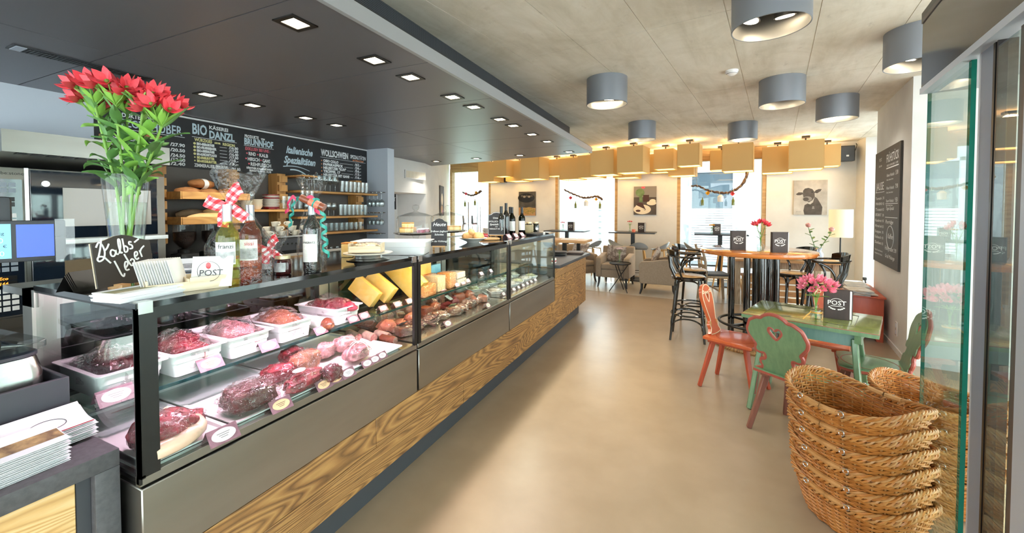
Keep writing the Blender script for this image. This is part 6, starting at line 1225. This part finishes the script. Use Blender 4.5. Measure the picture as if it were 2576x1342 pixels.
# posters in the niche corner
t=thing('coffee_poster','tall brown coffee and cake poster on the curved wall','poster',(-5.28,7.78,1.42),R(114.7)); MM=None
obj('panel',MB().box(-.26,.26,-.02,0,0,.68),'pic_brown',t); pg2=lambda n,P,m_,l:obj(n,MB().prism([((x-.5)*.52,y*.68) for x,y in P],-.02-.0006*l,-.0201,'XZ'),m_,t,smooth=False)
pg2('cup',oval(.45,.55,.25,.2),'pic_cream',1); pg2('spoon',[(.55,.72),(.92,.9),(.95,.86),(.58,.68)],'black',2); pg2('pastry',oval(.4,.2,.3,.15),'pic_wood',1); pg2('garnish',oval(.6,.12,.2,.08),'cake_berry',2)
t=thing('chocolate_sign','framed black sign reading CHOCOLAT in the niche','sign',(-5.33,5.95,1.57),PI/2); obj('frame',MB().box(-.34,.34,-.015,.0,-.03,.40),'white_plastic',t); obj('panel',MB().box(-.32,.32,-.017,-.014,-.01,.38),'slate',t); txt('SWEET TIMES BY',.05,t,(0,-.0178,.28),FY,'chalk','CENTER'); txt('CHOCOLAT',.11,t,(0,-.0178,.15),FY,'chalk','CENTER'); txt('MANUFAKTUR',.045,t,(0,-.0178,.04),FY,'chalk','CENTER')
gr=thing('air_grille','pale ventilation grille on the white wall above the niche','vent',(-4.66,6.02,2.19),PI/2); obj('frame',MB().box(-.3,.3,-.02,.0,-.075,.075),'white_wall',gr)
for k in range(22): obj('louvre',MB().box(-.27+.0255*k,-.257+.0255*k,-.024,-.018,-.06,.06),'cream_china',gr)
cv=thing('ceiling_vent','long slotted black air vent in the dropped ceiling','vent',(-3.42,1.20,2.4492),R(-82)+R(90)-R(8)); 
obj('frame',MB().box(-.062,.062,-.30,.33,-.004,.0),'charcoal',cv); obj('end_plate',MB().box(-.05,.05,-.29,-.25,-.007,-.004),'alu',cv)
for k in range(36): obj('slot',MB().box(-.05,.05,-.24+.0155*k,-.2325+.0155*k,-.006,-.0042),'black',cv)

# ================================================================ LOUNGE
mat('fabric','9E8F7D',.9,c2='948573',ns=40,bs=.15,bscale=200,sheen=.4); mat('leg_dark','1C1714',.35); mat('cushion','8A7A70',.85,c2='C4B6AA',ns=14,nr=(.45,.55))
def armchair():
    t=thing('tub_armchair','','armchair',(0,0,0),0,'beige tub armchairs'); W,D=.66,.62
    obj('seat_base',MB().box(-.22,.22,-.2,.30,.20,.36),'fabric',t,bev=.02); obj('seat_cushion',MB().box(-.22,.22,-.2,.315,.362,.47),'fabric',t,bev=.03,seg=3)
    for s_ in (-1,1):
        P=[(-.31,.20),(.30,.20),(.31,.30),(.32,.52),(.305,.575),(.27,.60),(.1,.615),(-.1,.65),(-.31,.66)]
        a,b_=(-.33,-.222) if s_<0 else (.222,.33); obj('arm',MB().prism(P,a,b_,'YZ'),'fabric',t,bev=.022,seg=3)
    P=[(-.30,.2),(-.17,.2),(-.175,.6),(-.20,.77),(-.235,.795),(-.28,.79),(-.32,.74),(-.33,.5)]
    obj('backrest',MB().prism(P,-.325,.325,'YZ'),'fabric',t,bev=.025,seg=3)
    for sx in (-1,1):
        obj('leg',MB().tube([(sx*.265,.265,.21),(sx*.27,.27,.1),(sx*.285,.30,0)],[.026,.022,.014],8),'leg_dark',t); obj('leg',MB().tube([(sx*.265,-.27,.21),(sx*.27,-.275,.1),(sx*.28,-.31,0)],[.026,.022,.014],8),'leg_dark',t)
    return t
ac=armchair(); ac.location=(-1.42,8.34,.003); ac.rotation_euler=(0,0,R(176)); ac['label']='beige tub armchair facing the camera behind the black side table'
dup(ac,(-.56,7.96,.003),R(88),'beige tub armchair seen from its side, facing the side table'); dup(ac,(-2.28,8.52,.003),R(-128),'beige tub armchair half hidden by the wooden counter end')
def cushion(l,loc,rot):
    o=one('scatter_cushion',MB().sheet(lambda u,v:((u-.5)*.38,(.055*(math.sin(PI*u)*math.sin(PI*v))**.5),(v-.5)*.38*(1-.06*math.sin(PI*u))),12,12).sheet(lambda u,v:((.5-u)*.38,-(.055*(math.sin(PI*u)*math.sin(PI*v))**.5),(v-.5)*.38*(1-.06*math.sin(PI*u))),12,12),'cushion',l,'cushion','cushions on the armchairs',loc=loc,rot=rot)
cushion('patterned brown cushion on the armchair facing the camera',(-1.42,8.42,.64),(R(14),.1,R(0))); cushion('patterned brown cushion in the side-facing armchair, front one',(-.62,7.98,.67),(R(20),.3,R(88))); cushion('patterned brown cushion on the half-hidden armchair',(-2.2,8.46,.69),(R(18),.2,R(48)))
st=thing('folding_side_table','small round black side table on crossed wire legs','side table',(-1.24,7.76,.003)); obj('top',MB().lathe([(0,.52),(.19,.52),(.2,.53),(.2,.545),(.193,.545),(.19,.534),(0,.534)],36),'black',st)
for k in range(3):
    a=R(200+120*k); b_=a+PI*.9; obj('leg',MB().cyl((.15*math.cos(b_),.15*math.sin(b_),.52),(.2*math.cos(a),.2*math.sin(a),0),.0085,n=8),'black',st)
def posy(l,loc,s,m_,npet=9,h=.16,vl=None):
    bottle_vase(loc,vl,s); t=thing('flower_posy',l,'flowers',(loc[0],loc[1],loc[2]+.004))
    for k in range(4): a=k*1.6; obj('stem',MB().tube([(0,0,.01),(.004*math.cos(a),.004*math.sin(a),.09*s),(.03*math.cos(a),.03*math.sin(a),h)],.0025,5),'stem_green',t)
    for k in range(npet): a=k*2.4; r=.05*math.sqrt(k/npet); blossom(t,(r*math.cos(a),r*math.sin(a),h+.02-.1*r),(math.cos(a)*r*12,math.sin(a)*r*12-.3,1),.03,m_,5)
    for k in range(4): leaf(t,(0,0,h*.7),k*1.6+.3,.4,.06,.018,.5)
mat('petal_white','F3DCE2',.5)
posy('pale pink posy on the black side table',(-1.25,7.74,.549),1.3,'petal_white',10,.24,'round clear vase on the black side table')
# high tables along the windows
def high_table(l,loc):
    t=thing('high_table',l,'table',loc,0,'black high tables by the windows'); obj('top',MB().box(-.48,.48,-.32,.32,1.035,1.06),'black',t,bev=.003); obj('column',MB().box(-.04,.04,-.04,.04,.02,1.035),'black',t); obj('base_plate',MB().box(-.25,.25,-.25,.25,0,.02),'black',t); return t
for x,y,l in ((-1.2,9.22,'black high table between second and wide window under the cake picture'),(-2.72,9.25,'black high table before the second window'),(.52,9.25,'black high table before the wide window behind the round bar table')): high_table(l,(x,y,.003))
menu((-1.02,9.2,1.064),R(-5),'small brown menu stand on the high table under the cake picture',.95); menu((-2.62,9.22,1.064),R(-5),'small brown menu stand on the high table before the second window',.95); menu((.45,9.1,1.064),R(25),'small brown menu stand on the high table before the wide window',.95)
posy('dark red posy on the high table under the cake picture',(-1.26,9.18,1.064),.8,'petal_red',7,.2,'little vase on the high table under the cake picture'); posy('red and pink posy on the high table before the second window',(-2.80,9.18,1.064),.8,'petal_red',7,.16,'little vase on the high table before the second window'); posy('yellow gerbera on the high table before the wide window',(.36,9.02,1.064),.9,'petal_yellow',7,.15,'little vase on the high table before the wide window')
one('tea_light',MB().lathe([(0,0),(.035,0),(.04,.06),(.037,.06),(.033,.006),(0,.006)],20),'ribbon_coral','orange tea light glass beside the dark red posy','candle',loc=(-1.17,9.1,1.064))
# wooden bar table near counter end
wt=thing('wooden_bar_table','thick oak bar table on a black column beyond the counter end','table',(-2.20,7.32,0)); obj('top',MB().box(-.44,.46,-.3,.3,.95,1.0),'wood_oak',wt,bev=.006); obj('column',MB().box(-.035,.035,-.035,.035,.02,.95).box(.24,.30,-.03,.03,.02,.95),'black',wt); obj('base_plate',MB().box(-.2,.35,-.22,.22,0,.02),'black',wt)
one('newspaper',MB().cbox((0,0,.006),(.3,.22,.01)),'white_paper','white folded newspaper on the oak bar table','newspaper',loc=(-2.08,7.25,1.001),rot=(0,0,.2))
# shell bar stools
mat('shell_grey','8F969C',.35,coat=.2)
def shell_stool():
    t=thing('shell_bar_stool','','bar stool',(0,0,0),0,'grey shell bar stools')
    def f(u,v):
        a=(u-.5)*PI*1.15; r=.215; b_=v
        x=r*math.sin(a)*b_**.7; y=-r*math.cos(a)*b_**.7+.03; z=.70+.16*b_**3.2*(math.cos(a*.78))**2
        return (x,y,z)
    obj('shell',MB().sheet(f,20,10,.012),'shell_grey',t,'grey moulded shell seat'); obj('shell_front',MB().prism([(.19*math.cos(R(a)),.03+.17*math.sin(R(a))) for a in range(0,181,12)],.688,.702),'shell_grey',t)
    for sx in (-1,1):
        obj('leg_frame',MB().beam((sx*.12,.11,.68),(sx*.20,.20,0),.03,.02,.022,.018).beam((sx*.12,-.11,.68),(sx*.20,-.2,0),.03,.02,.022,.018).beam((sx*.12,.12,.675),(sx*.12,-.12,.675),.03,.02),'wood_leg',t)
    obj('foot_rail',MB().tube([(-.17,-.17,.22),(.17,-.17,.22),(.17,.17,.22),(-.17,.17,.22)],.007,6,closed=True),'black',t)
    return t
ss_=shell_stool(); pos=[(-2.9,8.62,-30,'before the second window, left of the table'),(-2.06,9.1,65,'behind the half-hidden armchair'),(-1.60,9.44,-100,'left of the cake-picture table, back one'),(-1.06,8.95,12,'right behind the armchair facing the camera'),(-.62,9.2,75,'right of the cake-picture table'),(.02,9.3,-80,'left of the table before the wide window'),(.62,8.72,15,'in front of the wide-window table')]
for k,(x,y,a,l) in enumerate(pos):
    if k==0: ss_.location=(x,y,.003); ss_.rotation_euler=(0,0,R(a)); ss_['label']='grey shell bar stool '+l
    else: dup(ss_,(x,y,.003),R(a),'grey shell bar stool '+l)
# hanging vine branches
mat('vine','6B5546',.8,c2='4E3C30',ns=18,bs=.6); mat('wire','8E8E8E',.4,.7); mat('mini_bottle','6E7A2E',.15,coat=.6); mat('paper_white','F4F6F8',.7)
def branch(l,pts,hang,fl,bots,paper=None):
    t=thing('hanging_vine_branch',l,'branch',(0,0,0)); P=smooth(pts,6); n=len(P)
    obj('branch',MB().tube([p+Vector((0,.01*math.sin(i*1.3),.008*math.sin(i*2.1))) for i,p in enumerate(P)],[.014+.016*abs(noise.noise(Vector((i*.3,0,1)))) +.012*(i/n) for i in range(n)],8),'vine',t)
    for k in range(0,n-3,5): obj('twine',MB().tube([P[k]+Vector((0,.03*math.cos(a),.03*math.sin(a)))+Vector((.012*a/6,0,0)) for a in [q*.8 for q in range(9)]],.003,4),'cream_line',t)
    for h,z in hang: obj('wire',MB().cyl(tuple(h),(h[0]-.10,h[1],z),.0035,n=5),'wire',t)
    for c,m_ in fl: blossom(t,c,(0,-1,.1),.06,m_,8,curl=.2)
    for c in bots: obj('mini_bottle',MB().lathe([(0,-.16),(.026,-.16),(.027,-.155),(.027,-.06),(.01,-.035),(.01,0),(0,0)],12,c),'mini_bottle',t); obj('string',MB().cyl((c[0],c[1],c[2]),(c[0],c[1],c[2]+.07),.002,n=4),'wire',t)
    if paper: obj('paper_cup',MB().lathe([(.02,-.02),(.055,-.06),(.05,-.16)],12,paper),'paper_white',t)
branch('vine branch with yellow and red flowers hanging before the far-left window',[(-5.58,9.2,2.02),(-5.45,9.2,1.97),(-5.3,9.2,1.93),(-5.15,9.2,1.97),(-5.0,9.2,2.05)],[((-5.55,9.2,2.01),2.86)],[((-5.42,9.15,1.97),'petal_red'),((-5.12,9.15,2.0),'petal_yellow')],[(-5.5,9.2,1.80),(-5.2,9.2,1.83)])
branch('vine branch with small bottles hanging before the second window',[(-2.78,9.2,2.03),(-2.62,9.2,1.95),(-2.45,9.2,1.88),(-2.3,9.2,1.83),(-2.15,9.2,1.84),(-2.0,9.2,1.86),(-1.88,9.2,1.79)],[((-2.64,9.2,1.96),2.86),((-2.0,9.2,1.86),2.86)],[((-2.6,9.15,1.83),'petal_red'),((-2.0,9.15,1.79),'petal_yellow')],[(-2.5,9.2,1.75),(-1.93,9.2,1.74)],(-2.25,9.2,1.80))
branch('long curved vine branch hanging over the round bar table',[(-.03,8.9,2.03),(.1,8.9,2.03),(.25,8.9,1.95),(.42,8.9,1.90),(.58,8.9,1.88),(.72,8.9,1.92),(.86,8.9,2.03),(.94,8.9,2.2),(.94,8.9,2.32),(.90,8.9,2.50)],[((.08,8.9,2.03),2.86),((.95,8.9,2.3),2.86)],[((.27,8.85,1.88),'petal_yellow'),((.70,8.85,1.86),'petal_red')],[(.18,8.9,1.80),(.72,8.9,1.80)],(.50,8.9,1.87))
# ---------------------------------------------------------------- dining corner behind the bar table
dt=thing('farm_table','pale wooden farmhouse dining table behind the round bar table','table',(1.32,7.95,.003),R(4)); obj('top',MB().box(-.75,.75,-.45,.45,.71,.75),'wood_oak',dt,bev=.005); obj('apron',MB().box(-.66,.66,-.38,-.35,.6,.71).box(-.66,.66,.35,.38,.6,.71),'wood_grey',dt)
for sx in (-1,1):
    for sy in (-1,1): obj('leg',MB().box(sx*.66-.04,sx*.66+.04,sy*.36-.04,sy*.36+.04,0,.71),'wood_grey',dt)
cr_=thing('wooden_crate_bench','slatted wooden crate bench under the farmhouse table','bench',(1.28,7.52,.003),R(4))
for k in range(4): obj('slat',MB().box(-.5,.5,-.02,0,.08+.1*k,.155+.1*k),'wood_oak',cr_,bev=.003,seg=1)
for x in (-.45,.45): obj('post',MB().box(x-.04,x+.04,.0,.3,0,.45),'wood_grey',cr_)
obj('seat_board',MB().box(-.52,.52,-.02,.32,.45,.48),'wood_oak',cr_)
def grey_chair(l,loc,rz,m_='wood_grey'):
    t=thing('cottage_chair',l,'chair',loc,rz,'cottage chairs at the farmhouse table'); obj('seat',MB().box(-.21,.21,-.2,.21,.42,.45),m_,t,bev=.004)
    for sx in (-1,1): obj('leg',MB().beam((sx*.18,.17,.42),(sx*.19,.2,0),.04,.04,.03,.03),m_,t); obj('back_post',MB().tube([(sx*.19,-.22,0),(sx*.18,-.19,.42),(sx*.18,-.21,.7),(sx*.17,-.27,.95)],.021,8),m_,t)
    for k in range(3): obj('back_slat',MB().cbox((0,-.215-.022*k,.60+.13*k),(.34,.018,.065),(R(10),0,0)),m_,t)
    obj('stretcher',MB().box(-.18,.18,-.01,.01,.2,.225),m_,t); return t
g1=grey_chair('weathered grey chair with a tied seat pad behind the bar stools',(.36,7.60,.003),R(-75)); pd=obj('seat_pad',MB().box(-.19,.19,-.17,.19,.451,.485),'charcoal',g1,'grey tied seat pad',bev=.012); obj('tie',MB().tube(smooth([(-.18,-.19,.46),(-.2,-.22,.40),(-.17,-.24,.30)],3),.012,6,flat=.3).tube(smooth([(-.18,-.19,.46),(-.23,-.2,.42),(-.26,-.22,.34)],3),.012,6,flat=.3),'charcoal',pd)
grey_chair('white painted chair beside the bright pillar',(2.30,7.42,.003),R(80),'white_plastic')
mk=thing('milk_can_vase','small zinc milk can on the farmhouse table','vase',(1.80,7.72,.754)); obj('can',MB().lathe([(0,0),(.075,0),(.078,.01),(.078,.11),(.05,.15),(.05,.17),(.062,.195),(.06,.197),(.045,.17),(0,.16)],24),'alu',mk)
bw=thing('brown_bowl','dark bronze bowl on the farmhouse table','bowl',(1.45,7.72,.754)); obj('bowl',MB().lathe([(0,0),(.06,0),(.07,.01),(.14,.10),(.17,.13),(.165,.132),(.12,.09),(.05,.014),(0,.012)],28),'leg_dark',bw)
for k,(dx,dz,l) in enumerate(((-.13,.36,'pale pink rose leaning left in the milk can'),(.17,.30,'pale pink rose leaning right in the milk can'))):
    t=thing('rose_stem',l,'flower',(1.80,7.72,.93),0,'roses in the milk can'); path=smooth([(0,0,-.12),(dx*.3,0,.05),(dx*.8,-.02,dz*.7),(dx,-.02,dz)],4); obj('stem',MB().tube(path,.005,6),'leaf_dark',t)
    f=obj('rose_head',MB().ell((dx,-.02,dz+.02),(.035,.035,.035),14,10,.2,k),'petal_rose',t)
    for q in range(7): a=q*.9; o=obj('petal',MB().sheet(lambda u,v:((.02+.022*u)*math.cos(a+(v-.5)*1.6),(.02+.022*u)*math.sin(a+(v-.5)*1.6),.045*u-.01),4,5),'petal_rose',f,loc=(dx,-.02,dz))
    for q in range(7): leaf(t,path[min(len(path)-2,3+q)],q*1.9+k,.4,.09,.05,.4,'leaf_dark')
tr=thing('serving_tray','small wooden tray with snacks on the farmhouse table','tray',(.95,7.62,.754)); obj('board',MB().box(-.12,.12,-.08,.08,0,.02),'wood_oak',tr); obj('snack',MB().ell((0,0,.035),(.06,.05,.025),14,8,.4,2,3),'croissant',tr)
# floor lamp
fl_=thing('floor_lamp','floor lamp with cream drum shade beside the bright pillar','lamp',(2.42,8.95,.003)); mat('shade_cream','EFE3C4',.8,em=.25,emc='F0DDB0')
obj('shade',MB().lathe([(.172,1.06),(.172,1.555),(.168,1.555),(.168,1.06)],40),'shade_cream',fl_,'cream drum shade'); obj('pole',MB().cyl((0,0,.02),(0,0,1.35),.012,n=10),'black',fl_); obj('base',MB().cyl((0,0,0),(0,0,.025),.14,n=28),'black',fl_); obj('shade_spider',MB().cyl((-.17,0,1.35),(.17,0,1.35),.004,n=6),'black',fl_)
pc_=thing('power_cable','black power cable and plug at the pillar foot','cable',(2.62,8.95,.1)); obj('cable',MB().tube(smooth([(0,0,-.09),(.08,.02,.08),(.14,.04,.16),(.2,.1,.12),(.22,.2,.2)],5),.01,6),'black',pc_); obj('plug',MB().cbox((.22,.22,.21),(.05,.05,.05)),'black',pc_,bev=.008)
# sideboard with magazines
SM=(1.93,6.55); sb=thing('painted_sideboard','low brick-red painted sideboard beside the pier','sideboard',(SM[0],SM[1],0),-A92)
obj('body',MB().box(-.2,.2,-.52,.52,.11,.51),'paint_brick',sb,bev=.004); obj('top',MB().box(-.225,.215,-.545,.545,.51,.532),'paint_brick',sb,bev=.005)
P=[(-.2,0),(-.145,0),(-.12,.05),(-.06,.075),(0,.08),(.06,.075),(.12,.05),(.145,0),(.2,0),(.2,.12),(-.2,.12)]
obj('foot_apron',MB().prism(P,-.52,-.50,'XZ'),'paint_brick',sb); obj('foot',MB().box(-.2,-.14,.44,.52,0,.11).box(.14,.2,.44,.52,0,.11).box(.14,.2,-.5,-.44,0,.11).box(-.2,-.14,-.5,-.44,0,.11),'paint_brick',sb)
for s_ in (-1,1): obj('scroll',MB().tube(smooth([(0,-.525,.105),(s_*.05,-.525,.095),(s_*.09,-.525,.1),(s_*.11,-.525,.085),(s_*.095,-.525,.075),(s_*.085,-.525,.088)],4),.007,6),'gold_line',sb)
for k in range(2): d_=obj('drawer_front',MB().box(-.212,-.2,-.49+.5*k,-.01+.5*k,.16,.48),'paint_orange',sb,bev=.003); obj('knob',MB().ell((-.222,-.25+.5*k,.32),(.014,.014,.014),10,8),'gold_line',d_)
mat('mag_a','C8C2BA',.35,c2='7C8A96',ns=9); mat('mag_b','B9A48C',.35,c2='E6E2DC',ns=9); mat('mag_c','8E98A0',.35,c2='D4CEC8',ns=9); random.seed(4)
for k in range(14):
    q,zi=(k%3),k//3; a=random.uniform(-.2,.2); yy=[-.40,-.08,.26][q]; cx=SM[0]+yy*math.sin(A92)+random.uniform(-.03,.02); cyy=SM[1]+yy*math.cos(A92)
    one('magazine',MB().cbox((0,0,.006),(.23,.30,.011)),['mag_a','mag_b','mag_c'][(k+zi)%3],'magazine in the %s pile on the sideboard, %s'%(['near','middle','far'][q],['lowest','second from below','third from below','fourth from below','topmost'][zi]),'magazine','magazines on the sideboard',loc=(cx,cyy,.5325+.0118*zi),rot=(0,0,-A92+a),bev=.002,seg=1)

bpy.data.scenes.remove(TS)
for m in bpy.data.materials: m.cycles.emission_sampling='NONE'   # every lamp has its own light; the glowing faces need no light sampling
SC.cycles.use_light_tree=False
